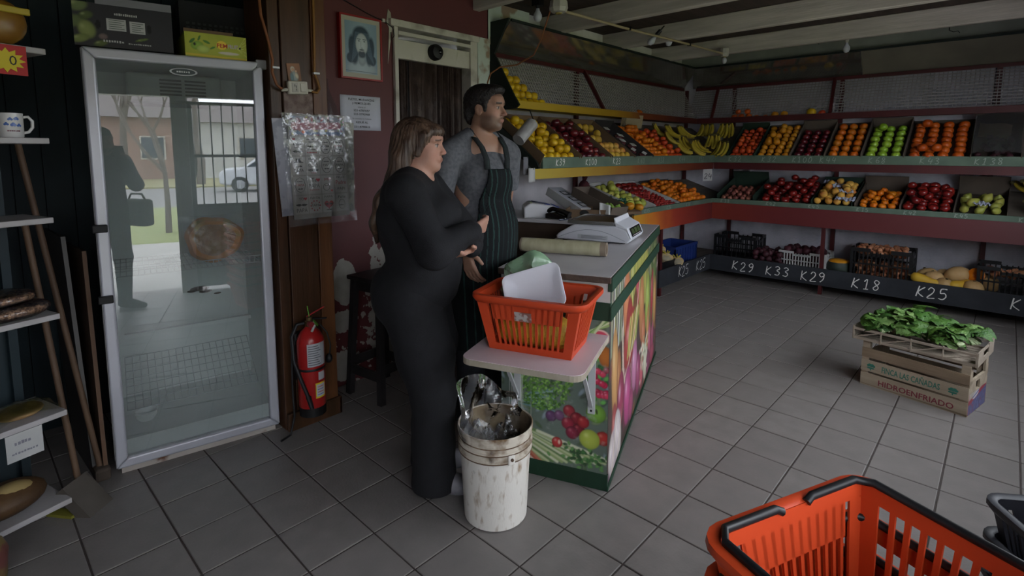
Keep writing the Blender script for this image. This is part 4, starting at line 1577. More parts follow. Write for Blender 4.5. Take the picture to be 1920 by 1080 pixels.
def paint_front(U, V):
    W, H = 0.505, 0.70
    P = Paint(U, V, '#5f6b62')
    for k in range(120):   # dark leafy background
        P.ell(rp.uniform(0, W), rp.uniform(0, H), 0.03, 0.012, rp.uniform(0, 3.1), ('#4a5c40', '#6c7a5c', '#7c8a90', '#465046')[k % 4], edge=0.5)
    # celery and leeks, lower left
    for k in range(16):
        x = -0.05 + 0.022 * k
        P.line(x - 0.10, 0.20 - 0.004 * k, x + 0.26, 0.0 + 0.004 * k, 0.010, ('#8fa06a', '#b6bd92', '#5e7a4a', '#c9cbb0')[k % 4], 0.6)
    for k in range(7):
        P.line(-0.03 + 0.015 * k, 0.10, 0.10 + 0.02 * k, -0.02, 0.008, ('#b5705a', '#c9b8a8', '#a8523f')[k % 3], 0.5)
    for k in range(10):
        P.line(0.05 + 0.01 * k, 0.26 + 0.006 * k, 0.26, 0.25 + 0.012 * k, 0.005, ('#5d7f84', '#3c5a3c', '#7f9a94')[k % 3], 0.5)
    for k in range(60):    # curly parsley lower right
        P.ell(rp.normal(0.40, 0.05), rp.normal(0.06, 0.025), 0.014, 0.009, rp.uniform(0, 3), ('#3f6a3a', '#5d8a4c', '#2c4a2c')[k % 3], edge=0.4)
    # curly kale
    for k in range(900):
        a, q = rp.uniform(0, 6.28), math.sqrt(rp.uniform(0, 1))
        P.ell(0.20 + 0.145 * q * math.cos(a), 0.40 + 0.155 * q * math.sin(a), rp.uniform(0.005, 0.011), rp.uniform(0.004, 0.008), rp.uniform(0, 3.1),
              ('#4f7834', '#668f42', '#83aa58', '#365a24', '#587e38')[k % 5], edge=0.4)
    for k in range(14):
        P.ell(rp.normal(0.04, 0.02), rp.normal(0.5, 0.04), 0.014, 0.014, 0, ('#5a2a3c', '#3f2030')[k % 2], edge=0.3)
    # purple onions, plums, red apples
    for x, y, r_, c, hi in ((0.245, 0.225, 0.028, '#5c3a5e', '#8a6a90'), (0.285, 0.235, 0.026, '#6d4668', '#9a7a98'), (0.33, 0.265, 0.03, '#8e2a35', '#c06a6a'),
                            (0.365, 0.235, 0.032, '#7c1f2c', '#b85a5a'), (0.325, 0.205, 0.032, '#8a2236', '#c66a70'), (0.375, 0.185, 0.03, '#701a2a', '#a85058'),
                            (0.345, 0.165, 0.032, '#7a2038', '#b86070'), (0.395, 0.225, 0.03, '#9a2a30', '#c86a60'), (0.485, 0.165, 0.035, '#a8322c', '#d07a6a'),
                            (0.275, 0.105, 0.027, '#b0302f', '#d89a90')):
        P.ell(x, y, r_, r_, 0, c, hi, edge=0.12, shade=0.7)
    P.ell(0.285, 0.108, 0.008, 0.014, 0, '#d8b0a0', edge=0.5)
    # green apples
    P.ell(0.452, 0.275, 0.047, 0.045, 0, '#6f9a3c', '#a8c878', shade=0.6)
    P.ell(0.455, 0.285, 0.006, 0.016, 0.2, '#2f3f1c', edge=0.4)
    P.ell(0.425, 0.150, 0.049, 0.048, 0, '#a3b048', '#d0d88a', shade=0.5)
    # radishes with leaves
    for k in range(50):
        P.ell(rp.normal(0.44, 0.03), rp.normal(0.47, 0.06), 0.016, 0.011, rp.uniform(0, 3), ('#3f7a40', '#62a04f', '#2d5a33')[k % 3], edge=0.3)
    for k in range(16):
        P.ell(rp.uniform(0.43, 0.5), rp.uniform(0.34, 0.48), 0.017, 0.016, 0, ('#b82a4a', '#c8405a', '#98203c')[k % 3], '#e0a0b0', edge=0.15, shade=0.6)
    P.ell(0.49, 0.54, 0.035, 0.05, 0.1, '#b0672c', edge=0.15)
    # grapefruit half and pale stalks at the top right
    P.ell(0.46, 0.62, 0.05, 0.04, 0.2, '#d8b8ac', edge=0.1, shade=0.1)
    P.ell(0.46, 0.62, 0.044, 0.034, 0.2, '#c0465c', edge=0.15, shade=0.3)
    for k in range(5):
        P.line(0.40 + 0.01 * k, 0.64, 0.50, 0.68 + 0.012 * k, 0.006, ('#8fae6a', '#c0cca0', '#6a9450')[k % 3])
    # long white scratches
    for k in range(26):
        x = rp.normal(0.10, 0.035)
        y0 = rp.uniform(0, 0.35)
        P.line(x, y0, x + rp.uniform(-.004, .004), y0 + rp.uniform(0.1, 0.4), 0.0014, '#b9bcb4', 0.9)
    P.blend(np.clip(fbm(U, V, 60, 3) - 0.35, 0, 1) * 0.5, lin('#a8aca4'))
    return np.clip(P.c, 0, 1)


def paint_side(U, V):
    """U from the near corner to the far end (1.7 m), V up to 0.90"""
    P = Paint(U, V, '#4a3a34')
    for k in range(160):
        P.ell(rp.uniform(0, 1.7), rp.uniform(0, 0.9), 0.06, 0.03, rp.uniform(0, 3.1), ('#6a2c3c', '#7a4a2c', '#3c4a34', '#5a3a4c', '#8a5a34')[k % 5], edge=0.5)
    # leeks and corn along the top
    for k in range(26):
        x = 0.02 + 0.024 * k
        P.line(x, 0.58, x + 0.01, 0.92, 0.012, ('#5a625a', '#a8b08a', '#454c48', '#cfd0c8', '#8a9a5c')[k % 5], 0.6)
    for k in range(22):
        x = 0.55 + 0.03 * k
        P.line(x, 0.55, x - 0.02, 0.92, 0.018, ('#b0a83c', '#8f9a34', '#c8b84c', '#6f8a34')[k % 4], 0.6)
    for k in range(60):
        P.ell(rp.uniform(1.15, 1.7), rp.uniform(0.62, 0.9), 0.04, 0.02, rp.uniform(0, 3), ('#5a2430', '#8a5a50', '#4c5a34', '#c0a898')[k % 4], edge=0.4)
    for k in range(8):
        P.line(1.2 + 0.06 * k, 0.3, 1.2 + 0.06 * k, 0.85, 0.03, ('#5c7a34', '#3f5a2c', '#7a8a4a')[k % 3], 0.6)
    big = [  # x, y, half width, half height, angle, colour, highlight
        (0.42, 0.72, 0.10, 0.20, 0.1, '#c0703c', '#e0b08a'), (0.75, 0.62, 0.09, 0.2, -0.2, '#b0283c', '#e08a90'),
        (0.95, 0.55, 0.10, 0.22, 0.1, '#b8763c', '#e0b878'), (1.2, 0.52, 0.10, 0.2, 0.0, '#98a83c', '#ccd880'),
        (1.42, 0.50, 0.07, 0.2, 0.0, '#a82c38', '#d88a88'), (1.58, 0.42, 0.08, 0.2, 0.1, '#c08a3c', '#e0c080'),
        (0.14, 0.46, 0.08, 0.24, 0.1, '#c08a44', '#e0c890'), (0.25, 0.36, 0.06, 0.2, 0.1, '#a8642c', '#d8a870'),
        (0.52, 0.48, 0.13, 0.26, 0.05, '#a8302a', '#e09080'), (0.70, 0.50, 0.10, 0.24, 0, '#7a4a2c', None),
        (1.05, 0.34, 0.08, 0.18, 0.1, '#c06a3c', '#e8b090'), (1.25, 0.32, 0.07, 0.18, -0.1, '#b8803c', '#e0c080'),
        (1.35, 0.22, 0.07, 0.14, 0.1, '#b84a6a', '#e8b0c0'), (1.5, 0.18, 0.06, 0.14, 0, '#a83a6a', '#e0a0c0')]
    for x, y, a, q, an, c, hi in big:
        P.ell(x, y, a, q, an, c, hi, edge=0.08, shade=0.55)
    # wicker basket with pale rim
    P.ell(0.55, 0.36, 0.24, 0.25, 0.15, '#7a4446', edge=0.05, shade=0.4)
    wv = np.sin(U * 150) * np.sin(V * 120)
    inb = ((U - 0.55) / 0.24) ** 2 + ((V - 0.36) / 0.25) ** 2 < 1
    P.blend((wv > 0.1) * inb * 0.55, lin('#c08a90'))
    P.ell(0.55, 0.50, 0.20, 0.16, 0.2, '#a82c28', '#e0a090', edge=0.08)
    for k in range(6):
        P.line(0.48 + 0.05 * k, 0.42, 0.55 + 0.06 * k, 0.60, 0.022, ('#a8b04c', '#c8c060', '#86a040')[k % 3], 0.5)
    for t in np.linspace(0, 1, 14):
        P.line(0.32 + 0.04 * t, 0.62 - 0.28 * math.sin(t * 1.57), 0.33 + 0.08 * t, 0.60 - 0.28 * math.sin((t + .08) * 1.57), 0.016, '#d0b8a0', 0.5)
        P.line(0.40 + 0.42 * t, 0.34 + 0.36 * t * t, 0.43 + 0.42 * t, 0.345 + 0.36 * (t + .07) ** 2, 0.013, '#cdb49c', 0.5)
    # magenta onions and radishes low down
    for x, y, a, q, an, c, hi in ((0.30, 0.26, 0.10, 0.16, 0.0, '#98204c', '#e8c0d0'), (0.50, 0.20, 0.11, 0.17, 0.1, '#b8347c', '#f0b8d8'), (0.72, 0.28, 0.10, 0.16, 0.1, '#c0709c', '#f0d0e0'),
                                  (0.86, 0.18, 0.09, 0.14, 0, '#a03468', '#e8b0c8'), (1.0, 0.14, 0.08, 0.12, 0, '#c04a5c', '#f0c0c0'), (0.15, 0.18, 0.07, 0.15, 0.1, '#a83a3a', '#e0a090'),
                                  (0.62, 0.10, 0.08, 0.09, 0, '#a83a6c', None), (1.18, 0.12, 0.1, 0.11, 0, '#c8c0a4', '#f0ece0'), (1.3, 0.08, 0.09, 0.08, 0, '#8a3a5c', None),
                                  (0.12, 0.09, 0.10, 0.12, 0.4, '#cfc0bc', '#f4f0ee'), (0.24, 0.12, 0.09, 0.15, 0.35, '#d8ccc8', '#f8f4f2'), (1.5, 0.07, 0.12, 0.07, 0, '#a83c58', None)):
        P.ell(x, y, a, q, an, c, hi, edge=0.08, shade=0.6)
    for k in range(5):
        P.line(0.06 + 0.045 * k, 0.0, 0.16 + 0.05 * k, 0.22, 0.006, ('#8a6a90', '#b89a70', '#a88aa0')[k % 3], 0.7)
    for k in range(60):
        P.ell(rp.normal(1.12, 0.08), rp.normal(0.22, 0.05), 0.02, 0.02, 0, ('#c8c8a8', '#a8b080', '#e0dcc8')[k % 3], edge=0.3)
    g_ = P.c.mean(-1, keepdims=True)
    return np.clip(g_ + (P.c - g_) * 0.82, 0, 1)


M_print = colmat('glossy_print', 0.35, 0.4)
painted_panel('printed_front', 0.505, 0.70, 150, 208, paint_front, M_print, basis((1, 0, 0), (0, 0, 1), (0, -0.001, 0.075)), counter)
painted_panel('printed_side', 1.72, 0.885, 260, 134, paint_side, M_print, basis((0, 1, 0), (0, 0, 1), (CW + 0.001, 0, 0.02)), counter)
# hinged flap at the near end, on two white brackets
FZ = 0.71
fl = thing('counter_flap', 'small pink-white flap shelf on brackets at the counter end', 'shelf', CM @ Vector((CW / 2, 0, FZ)), TH)
b = MB()
rc = 0.05
poly = [(-0.235, 0.0), (-0.235, -0.46 + rc)]
poly += [(-0.235 + rc - rc * math.cos(a), -0.46 + rc - rc * math.sin(a)) for a in (0.3, 0.6, 0.9, 1.2, 1.5)]
poly += [(0.25 - rc + rc * math.sin(a), -0.46 + rc - rc * math.cos(a)) for a in (0.1, 0.4, 0.7, 1.0, 1.3)]
poly += [(0.25, -0.46 + rc), (0.25, 0.0)]
b.prism(poly, -0.022, 0.0)
b.build('edge', mat('flap_chipboard', '#8a8070', 0.8, '#a39a8b', 12), fl)
b = MB()
b.prism([(x * 0.995, y * 0.995) for x, y in poly], 0.0, 0.0025)
b.build('top', mat('pinkish_laminate', '#c2b1b5', 0.45, '#b5a4a9', 4), fl)
M_brk = mat('white_steel', '#b5b7b8', 0.4)
for x in (-0.17, 0.18):
    b = MB()
    b.bx(x - 0.016, x + 0.016, -0.010, -0.002, -0.36, -0.022)
    b.bx(x - 0.016, x + 0.016, -0.26, -0.002, -0.030, -0.022)
    b.bar((x, -0.008, -0.33), (x, -0.22, -0.030), 0.016, 0.008)
    br = b.build('bracket', M_brk, fl)
    b = MB()
    b.cyl((x, -0.0105, -0.345), (x, -0.013, -0.345), 0.005, n=8)
    b.cyl((x, -0.0105, -0.07), (x, -0.013, -0.07), 0.005, n=8)
    b.build('screws', M_blackish, br)

# wing table behind, joining the counter at its left side
wing = thing('side_table', 'grey-topped side table joining the counter beside the till', 'table', CM @ Vector((0, 1.46, 0)), TH)
b = MB()
b.bx(-0.86, -0.013, 0.0, 0.55, 0.975, 1.0)
b.build('top', M_laminate, wing, bevel=0.003)
b = MB()
b.bx(-0.86, -0.013, 0.03, 0.045, 0.55, 0.975)
b.build('apron_board', mat('brown_board', '#4b3a2e', 0.7, '#3c2e25', 4), wing)
for x, y in ((-0.83, 0.03), (-0.83, 0.5), (-0.05, 0.5)):
    b = MB()
    b.bx(x, x + 0.035, y, y + 0.035, 0, 0.975)
    b.build('leg', MATS['brown_board'], wing)


def on_wing(x, y, z=1.0):
    return CM @ Vector((x, 1.46 + y, z))


# till / label scale
till = thing('cash_register', 'white cash register with blue panels on the side table', 'cash register', on_wing(-0.36, 0.18), TH + R(25))
M_pl = mat('light_grey_plastic', '#b4b3b5', 0.4)
M_blue = mat('blue_panel', '#26357c', 0.35)
b = MB()
prof = [(-0.15, 0.0), (0.15, 0.0), (0.16, 0.03), (0.14, 0.06), (0.06, 0.095), (-0.10, 0.115), (-0.15, 0.08)]
b.prism(prof, -0.11, 0.11, Matrix(((1, 0, 0, 0), (0, 0, -1, 0), (0, 1, 0, 0), (0, 0, 0, 1))))
b.build('body', M_pl, till, bevel=0.012, seg=3)
MT = Matrix.Translation((0, -0.02, 0)) @ Matrix.Rotation(R(8), 4, 'Y')
b = MB()
b.lathe([(0.05, 0.0), (0.05, 0.004)], 20, Matrix.Translation((-0.02, 0.02, 0.107)) @ Matrix.Rotation(R(10), 4, 'Y') @ Matrix.Diagonal((1.3, 0.7, 1, 1)))
b.build('display_panel', mat('till_screen', '#262d52', 0.2), till)
b = MB()
b.lathe([(0.04, 0.0), (0.04, 0.004)], 16, Matrix.Translation((0.105, 0.03, 0.078)) @ Matrix.Rotation(R(25), 4, 'Y') @ Matrix.Diagonal((0.9, 1.3, 1, 1)))
b.build('blue_cover', M_blue, till)
for i in range(4):
    for j in range(3):
        b = MB()
        b.bx(-0.10 + 0.026 * i, -0.082 + 0.026 * i, -0.095 + 0.022 * j, -0.079 + 0.022 * j, 0.106 - 0.004 * i, 0.114 - 0.004 * i)
        b.build('key', mat('till_key', '#9aa06a', 0.5), till)
b = MB()
b.bx(0.01, 0.05, -0.09, -0.045, 0.094, 0.105)
b.build('blue_key', M_blue, till, bevel=0.003)
ph = thing('telephone', 'black desk telephone beside the cash register', 'telephone', on_wing(-0.20, 0.09), TH + R(-15))
b = MB()
b.prism([(-0.09, 0), (0.09, 0), (0.09, 0.02), (-0.02, 0.05), (-0.09, 0.04)], -0.05, 0.05, Matrix(((1, 0, 0, 0), (0, 0, -1, 0), (0, 1, 0, 0), (0, 0, 0, 1))))
b.build('base', mat('gloss_black_plastic', '#131316', 0.2, spec=0.6), ph, bevel=0.01)
b = MB()
b.tube([(-0.09, 0.0, 0.055), (-0.05, 0, 0.072), (0.05, 0, 0.055), (0.095, 0, 0.035)], [0.024, 0.017, 0.017, 0.026], 10)
b.build('handset', MATS['gloss_black_plastic'], ph, smooth=True)
t_ = thing('pen', 'blue pen lying in front of the telephone', 'pen', on_wing(-0.13, 0.03, 1.005), TH + R(60))
b = MB()
b.cyl((-0.06, 0, 0), (0.05, 0, 0), 0.004, n=8)
b.cyl((0.05, 0, 0), (0.065, 0, 0), 0.004, 0.001, n=8)
b.build('barrel', mat('blue_pen', '#2b3352', 0.4), t_)
b = MB()
b.bx(-0.06, -0.02, -0.0015, 0.0015, 0.004, 0.006)
b.build('clip', M_pl, t_)
# open cardboard box and bits at the right of the wing
t_ = thing('cardboard_box', 'low open brown cardboard box on the side table', 'box', on_wing(-0.04, 0.33), TH + R(8))
b = MB()
b.bx(-0.15, 0.15, -0.13, 0.13, 0, 0.006)
b.build('base', M_card, t_)
for x0, x1, y0, y1 in ((-0.15, 0.15, -0.136, -0.13), (-0.15, 0.15, 0.13, 0.136), (-0.15, -0.144, -0.13, 0.13), (0.144, 0.15, -0.13, 0.13)):
    b = MB()
    b.bx(x0, x1, y0, y1, 0, 0.065)
    b.build('side', M_card, t_)
b = MB()
b.lathe([(0.035, 0), (0.035, 0.003)], 16, Matrix.Translation((-0.01, -0.1365, 0.038)) @ Matrix.Rotation(R(90), 4, 'X') @ Matrix.Diagonal((1, 0.7, 1, 1)))
b.build('hand_hole', M_blackish, t_)
t_ = thing('paper_note', 'crumpled white paper slip on the cardboard box', 'paper', on_wing(0.12, 0.21, 1.03), TH + R(10))
b = MB()
b.grid(lambda u, v: ((u - .5) * .08, 0.012 * math.sin(u * 5) + 0.01 * v, v * 0.09 * (1 - 0.2 * u)), 6, 6)
b.build('sheet', M_card_wh, t_, smooth=True, solid=0.001)
# grey printed boxes propped behind, with limes
for k, (x, y, z, w_, l_, h_, rx, rz, m, lab) in enumerate((
        (-0.25, 0.52, 1.06, 0.16, 0.40, 0.07, R(22), R(-6), M_card_wh, 'tilted grey box with black label bars behind the till'),
        (-0.02, 0.58, 1.05, 0.22, 0.42, 0.09, R(20), R(-4), M_card_in, 'tilted open box holding a few limes'))):
    t_ = thing('produce_box', lab, 'box', on_wing(x, y, z), rot=(Matrix.Rotation(R(90), 4, 'Z') @ Matrix.Rotation(rx, 4, 'X') @ Matrix.Rotation(rz, 4, 'Z')).to_euler())
    b = MB()
    b.bx(-w_ / 2, w_ / 2, -l_ / 2, l_ / 2, 0, 0.006)
    b.build('base', m, t_)
    for x0, x1, y0, y1 in ((-w_ / 2, w_ / 2, -l_ / 2, -l_ / 2 + .006), (-w_ / 2, w_ / 2, l_ / 2 - .006, l_ / 2), (-w_ / 2, -w_ / 2 + .006, -l_ / 2, l_ / 2), (w_ / 2 - .006, w_ / 2, -l_ / 2, l_ / 2)):
        b = MB()
        b.bx(x0, x1, y0, y1, 0, h_)
        b.build('side', m, t_)
    if k == 0:
        b = MB()
        b.bx(-w_ / 2 + .006, w_ / 2 - .006, -l_ / 2 + .006, l_ / 2 - .006, h_ - .01, h_)
        b.build('lid', mat('pale_grey_card', '#9a9da3', 0.6), t_)
        for q in range(3):
            b = MB()
            b.bx(-0.03, 0.05, -0.17 + 0.11 * q, -0.10 + 0.11 * q, h_, h_ + 0.001)
            lb = b.build('black_label', M_blackish, t_)
            b = MB()
            b.bx(-0.015, 0.035, -0.155 + 0.11 * q, -0.115 + 0.11 * q, h_ + 0.001, h_ + 0.0018)
            b.build('grey_patch', M_pl, lb)
    else:
        Mw = Matrix.Translation(on_wing(x, y, z)) @ (Matrix.Rotation(R(90), 4, 'Z') @ Matrix.Rotation(rx, 4, 'X') @ Matrix.Rotation(rz, 4, 'Z'))
        for q in range(9):
            fruit('lime', Mw @ Vector((rnd.uniform(-.07, .07), -l_ / 2 + 0.04 + rnd.uniform(0, 0.1), 0.035 + 0.02 * (q % 2))), 'small green lime in the tilted box behind the till', 'lime', 'limes behind the till')
# mangoes wrapped in green film
for k in range(4):
    fruit('mango', FL @ Vector((3.10 + 0.085 * k, 0.10 - 0.05 * k + 0.02, 1.015 - 0.012 * k)), 'orange-yellow mango in the short row beside green film', 'mango', 'row of mangoes', sc_=1.0, tip=0.3)
t_ = thing('mango_tray', 'brown cardboard tray under the row of mangoes', 'tray', FL @ Vector((3.2, 0.13, 0.94)), rot=(R(8), 0, R(60)))
b = MB()
b.bx(-0.2, 0.2, -0.14, 0.14, 0, 0.03)
b.build('tray', M_card, t_, bevel=0.006)
t_ = thing('green_film', 'crumpled dark green plastic film behind the mangoes', 'plastic film', FL @ Vector((3.22, 0.22, 1.02)), rot=(R(12), 0, R(85)))
b = MB()
b.grid(lambda u, v: ((u - .5) * .46, (v - .5) * .22, 0.03 * math.sin(u * 17 + 3 * v) * math.cos(v * 11 + u * 5) + 0.018 * math.sin(u * 41) * math.sin(v * 23)), 44, 22)
b.build('film', mat('dark_green_film', '#123a26', 0.25, '#1c4f36', 9, spec=0.6), t_, smooth=25, solid=0.002)
t_ = thing('mesh_bag', 'small dark red mesh bag by the rack post', 'bag', FL @ Vector((3.30, 0.56, 1.06)))
b = MB()
b.sphere((0, 0, 0.07), (0.06, 0.06, 0.085), 14, 10)
b.v = [(x * (1 + 0.06 * math.sin(z * 60 + x * 40)), y * (1 + .06 * math.cos(z * 50)), z) for x, y, z in b.v]
b.build('bag', mat('dark_red_net', '#4d1a20', 0.7, '#35121a', 40, bump=0.5), t_, smooth=True)
b = MB()
b.cyl((0, 0, 0.14), (0.01, 0, 0.19), 0.016, 0.03, 10)
b.build('neck', MATS['dark_red_net'], t_)

# ---- scale -----------------------------------------------------------------
SP = CM @ Vector((0.235, 0.96, CH))
scale = thing('weighing_scale', 'white electronic weighing scale with steel platter on the counter', 'scale', SP, TH + R(-4))
M_sc = mat('white_scale_plastic', '#b9bac0', 0.4)
b = MB()
b.prism([(-0.21, 0.008), (0.215, 0.008), (0.235, 0.03), (0.21, 0.085), (0.14, 0.105), (-0.10, 0.105), (-0.20, 0.045), (-0.22, 0.025)], -0.155, 0.155,
        Matrix(((1, 0, 0, 0), (0, 0, -1, 0), (0, 1, 0, 0), (0, 0, 0, 1))))
b.build('body', M_sc, scale, bevel=0.012, seg=3)
b = MB()
b.bx(-0.135, 0.135, -0.165, 0.165, 0.113, 0.120)
b.build('platter', mat('dull_platter', '#5b4a40', 0.4, '#4c3d35', 5, spec=0.5), scale)
b = MB()
for x0, x1, y0, y1 in ((-0.14, 0.14, -0.171, -0.163), (-0.14, 0.14, 0.163, 0.171), (-0.14, -0.132, -0.165, 0.165), (0.132, 0.14, -0.165, 0.165)):
    b.bx(x0, x1, y0, y1, 0.108, 0.128)
b.build('platter_rim', mat('bright_steel', '#a9a9a9', 0.25, metal=0.9), scale)
b = MB()
b.bx(-0.09, 0.09, -0.10, 0.10, 0.10, 0.113)
b.build('platter_support', M_blackish, scale)
b = MB()
b.prism([(0.145, 0.10), (0.205, 0.085), (0.232, 0.032), (0.237, 0.036), (0.212, 0.094), (0.15, 0.125), (0.14, 0.15), (0.132, 0.15)], -0.155, 0.155,
        Matrix(((1, 0, 0, 0), (0, 0, -1, 0), (0, 1, 0, 0), (0, 0, 0, 1))))
b.build('display_housing', M_sc, scale, bevel=0.004)
dn = Vector((0.058, 0, 0.025)).normalized()
MD = basis((0, 1, 0), (-0.025, 0, 0.058), (0.2255, 0, 0.066))
b = MB()
b.bx(-0.12, 0.12, -0.026, 0.026, 0, 0.003, MD)
scr = b.build('display', mat('lcd_dark', '#0d0f10', 0.15), scale)
b = MB()
for k in range(3):
    b.bx(-0.10 + 0.07 * k, -0.045 + 0.07 * k, -0.012, 0.018, 0.003, 0.0035, MD)
b.build('lcd_pattern', mat('lcd_green', '#3c4a2c', 0.3), scr)
b = MB()
squiggle(b, MD, -0.10, -0.022, 0.2, 0.005, 14, 0.003)
b.build('lettering', M_pl, scr)
MS = basis((1, 0, 0), (0, 0, 1), (0, -0.1675, 0))
b = MB()
b.bx(-0.09, 0.09, 0.02, 0.045, 0.0, 0.001, basis((1, 0, 0), (0, 0, 1), (0.01, -0.1557, 0)))
pl_ = b.build('rating_plate', mat('plate_grey', '#a3a4a8', 0.5), scale)
b = MB()
for k in range(4):
    b.bx(-0.07, 0.08 - 0.02 * (k % 2), 0.023 + 0.005 * k, 0.025 + 0.005 * k, 0.001, 0.0015, basis((1, 0, 0), (0, 0, 1), (0.01, -0.1557, 0)))
b.build('print', mat('grey_ink', '#5e5f64', 0.6), pl_)
b = MB()
arc = [(-0.2 + 0.4 * k / 12, 0.02 + 0.055 * math.sin(math.pi * k / 12)) for k in range(13)]
b.tube([(x, -0.1560, z) for x, z in arc], 0.0012, 5)
b.build('moulded_line', mat('groove_grey', '#7c7d83', 0.5), scale)
for x in (-0.17, 0.18):
    for y in (-0.12, 0.12):
        b = MB()
        b.cyl((x, y, 0), (x, y, 0.01), 0.015, n=10)
        b.build('foot', M_blackish, scale)
# ---- roll of plastic wrap
P0_, P1_ = CM @ Vector((0.0 - 0.055, 0.40, CH + 0.038)), CM @ Vector((0.40, 0.415, CH + 0.038))
roll = thing('plastic_wrap_roll', 'fat roll of clear plastic wrap lying on the counter', 'plastic wrap', P0_)
d = P1_ - P0_
MR = d.to_track_quat('Z', 'Y').to_matrix().to_4x4()
b = MB()
b.lathe([(0.0375, 0.012), (0.0375, d.length - 0.03)], 28, MR)
b.build('film', mat('stretched_film', '#9c977a', 0.12, '#aea88c', 9, spec=0.8, stretch=(4, 4, 0.6), coat=0.8), roll, smooth=True)
b = MB()
b.lathe([(0.033, 0), (0.036, 0.001), (0.036, d.length), (0.026, d.length), (0.026, d.length - 0.1), (0.001, d.length - 0.1)], 24, MR, True, False)
b.build('core', mat('card_core', '#7d6f60', 0.8), roll, smooth=40)
# ================================================================== glass-door fridge
FBL, FBR = Vector((-0.382, -0.617, 0)), Vector((-0.251, 0.083, 0))
fx = (FBR - FBL).normalized()
FRZ = math.atan2(fx.y, fx.x)
FM_ = Matrix.Translation(FBL) @ Matrix.Rotation(FRZ, 4, 'Z')     # local x along the door, -y out of the door, +y into the cabinet
FW, FH, FD = (FBR - FBL).length, 1.945, 0.62
fridge = thing('fridge', 'tall white glass-door display fridge reflecting the street', 'fridge', FBL, FRZ)
M_alu = mat('brushed_white_aluminium', '#b9bac2', 0.32, '#a9aab2', 3, metal=0.25, spec=0.6)
M_fin = mat('fridge_white_liner', '#d3dad9', 0.5, '#c6cdcc', 4)
M_fout = mat('fridge_white_shell', '#9c9c9c', 0.5)
Z0 = 0.055
t = 0.035
b = MB()   # insulated shell
b.bx(0.0, t, 0.045, FD, Z0, FH)
b.bx(FW - t, FW, 0.045, FD, Z0, FH)
b.bx(0, FW, 0.045, FD, FH - t, FH)
b.bx(0, FW, FD - t, FD, Z0, FH)
b.bx(0, FW, 0.045, FD, Z0, Z0 + 0.09)
b.build('cabinet', M_fin, fridge)
b = MB()
b.bx(-0.004, 0.0, 0.05, FD, Z0, FH)
b.bx(FW, FW + 0.004, 0.05, FD, Z0, FH)
b.build('side_panel', M_fout, fridge)
# door frame of four mitred profiles
fwid = 0.047
for nm, pts in (('frame_stile', [(0, 0.03), (fwid, 0.03 + fwid), (fwid, FH - fwid), (0, FH)]),
                ('frame_stile', [(FW, 0.03), (FW, FH), (FW - fwid, FH - fwid), (FW - fwid, 0.03 + fwid)]),
                ('frame_rail', [(0, FH), (fwid, FH - fwid), (FW - fwid, FH - fwid), (FW, FH)]),
                ('frame_rail', [(0, 0.03), (FW, 0.03), (FW - fwid, 0.03 + fwid), (fwid, 0.03 + fwid)])):
    b = MB()
    b.prism(pts, -0.0, 0.042, Matrix(((1, 0, 0, 0), (0, 0, -1, 0.042), (0, 1, 0, 0), (0, 0, 0, 1))))
    b.build(nm, M_alu, fridge, bevel=0.009, seg=3)
b = MB()
b.add([(fwid - 0.004, 0.012, 0.03 + fwid - 0.004), (FW - fwid + 0.004, 0.012, 0.03 + fwid - 0.004), (FW - fwid + 0.004, 0.012, FH - fwid + 0.004), (fwid - 0.004, 0.012, FH - fwid + 0.004)], [(0, 1, 2, 3)])
b.build('glass_pane', glass('fridge_glass', (0.84, 0.9, 0.89), 2.3, 0.10), fridge)
for z in (1.16, 0.84):
    b = MB()
    b.bx(-0.012, 0.042, -0.022, 0.001, z - 0.017, z + 0.017)
    b.build('door_handle', M_blackish, fridge, bevel=0.004)
b = MB()
b.bx(FW - 0.03, FW + 0.03, 0.0, 0.06, FH - 0.035, FH + 0.012)
b.build('hinge', mat('hinge_grey', '#7d7d80', 0.5), fridge, bevel=0.006)
b = MB()
b.bx(0.02, FW - 0.02, 0.02, 0.05, 0.0, 0.04)
b.build('plinth', mat('rusty_white_plinth', '#a39c94', 0.7, '#5a3a2a', 9, thr=(0.56, 0.66)), fridge)
# oval badge on the glass
b = MB()
ME = basis((1, 0, 0), (0, 0, 1), (FW * 0.52, 0.008, FH - 0.077))
b.lathe([(0.034, 0), (0.034, 0.003)], 24, ME @ Matrix.Diagonal((1.65, 0.52, 1, 1)))
bd = b.build('badge', mat('badge_silver', '#a8acae', 0.3, metal=0.5), fridge)
b = MB()
b.lathe([(0.030, 0), (0.030, 0.001)], 24, ME @ Matrix.Translation((0, 0, 0.003)) @ Matrix.Diagonal((1.6, 0.45, 1, 1)))
b.build('badge_field', mat('badge_dark', '#3c4446', 0.4), bd)
b = MB()
squiggle(b, ME, -0.028, -0.005, 0.056, 0.010, 6, 0.0042)
b.build('lettering', mat('badge_letters', '#c4c8c8', 0.4), bd)
# evaporator cover with slots
ev = None
b = MB()
b.bx(0.15, FW - 0.14, 0.34, FD - t, 1.74, 1.895)
ev = b.build('evaporator_cover', mat('cooler_grey', '#9fa6a4', 0.5), fridge, bevel=0.02, seg=3)
for sx in (0.29, 0.40):
    for k in range(5):
        b = MB()
        b.bx(sx, sx + 0.095, 0.336, 0.342, 1.785 + 0.018 * k, 1.794 + 0.018 * k)
        b.build('slot', M_blackish, ev)
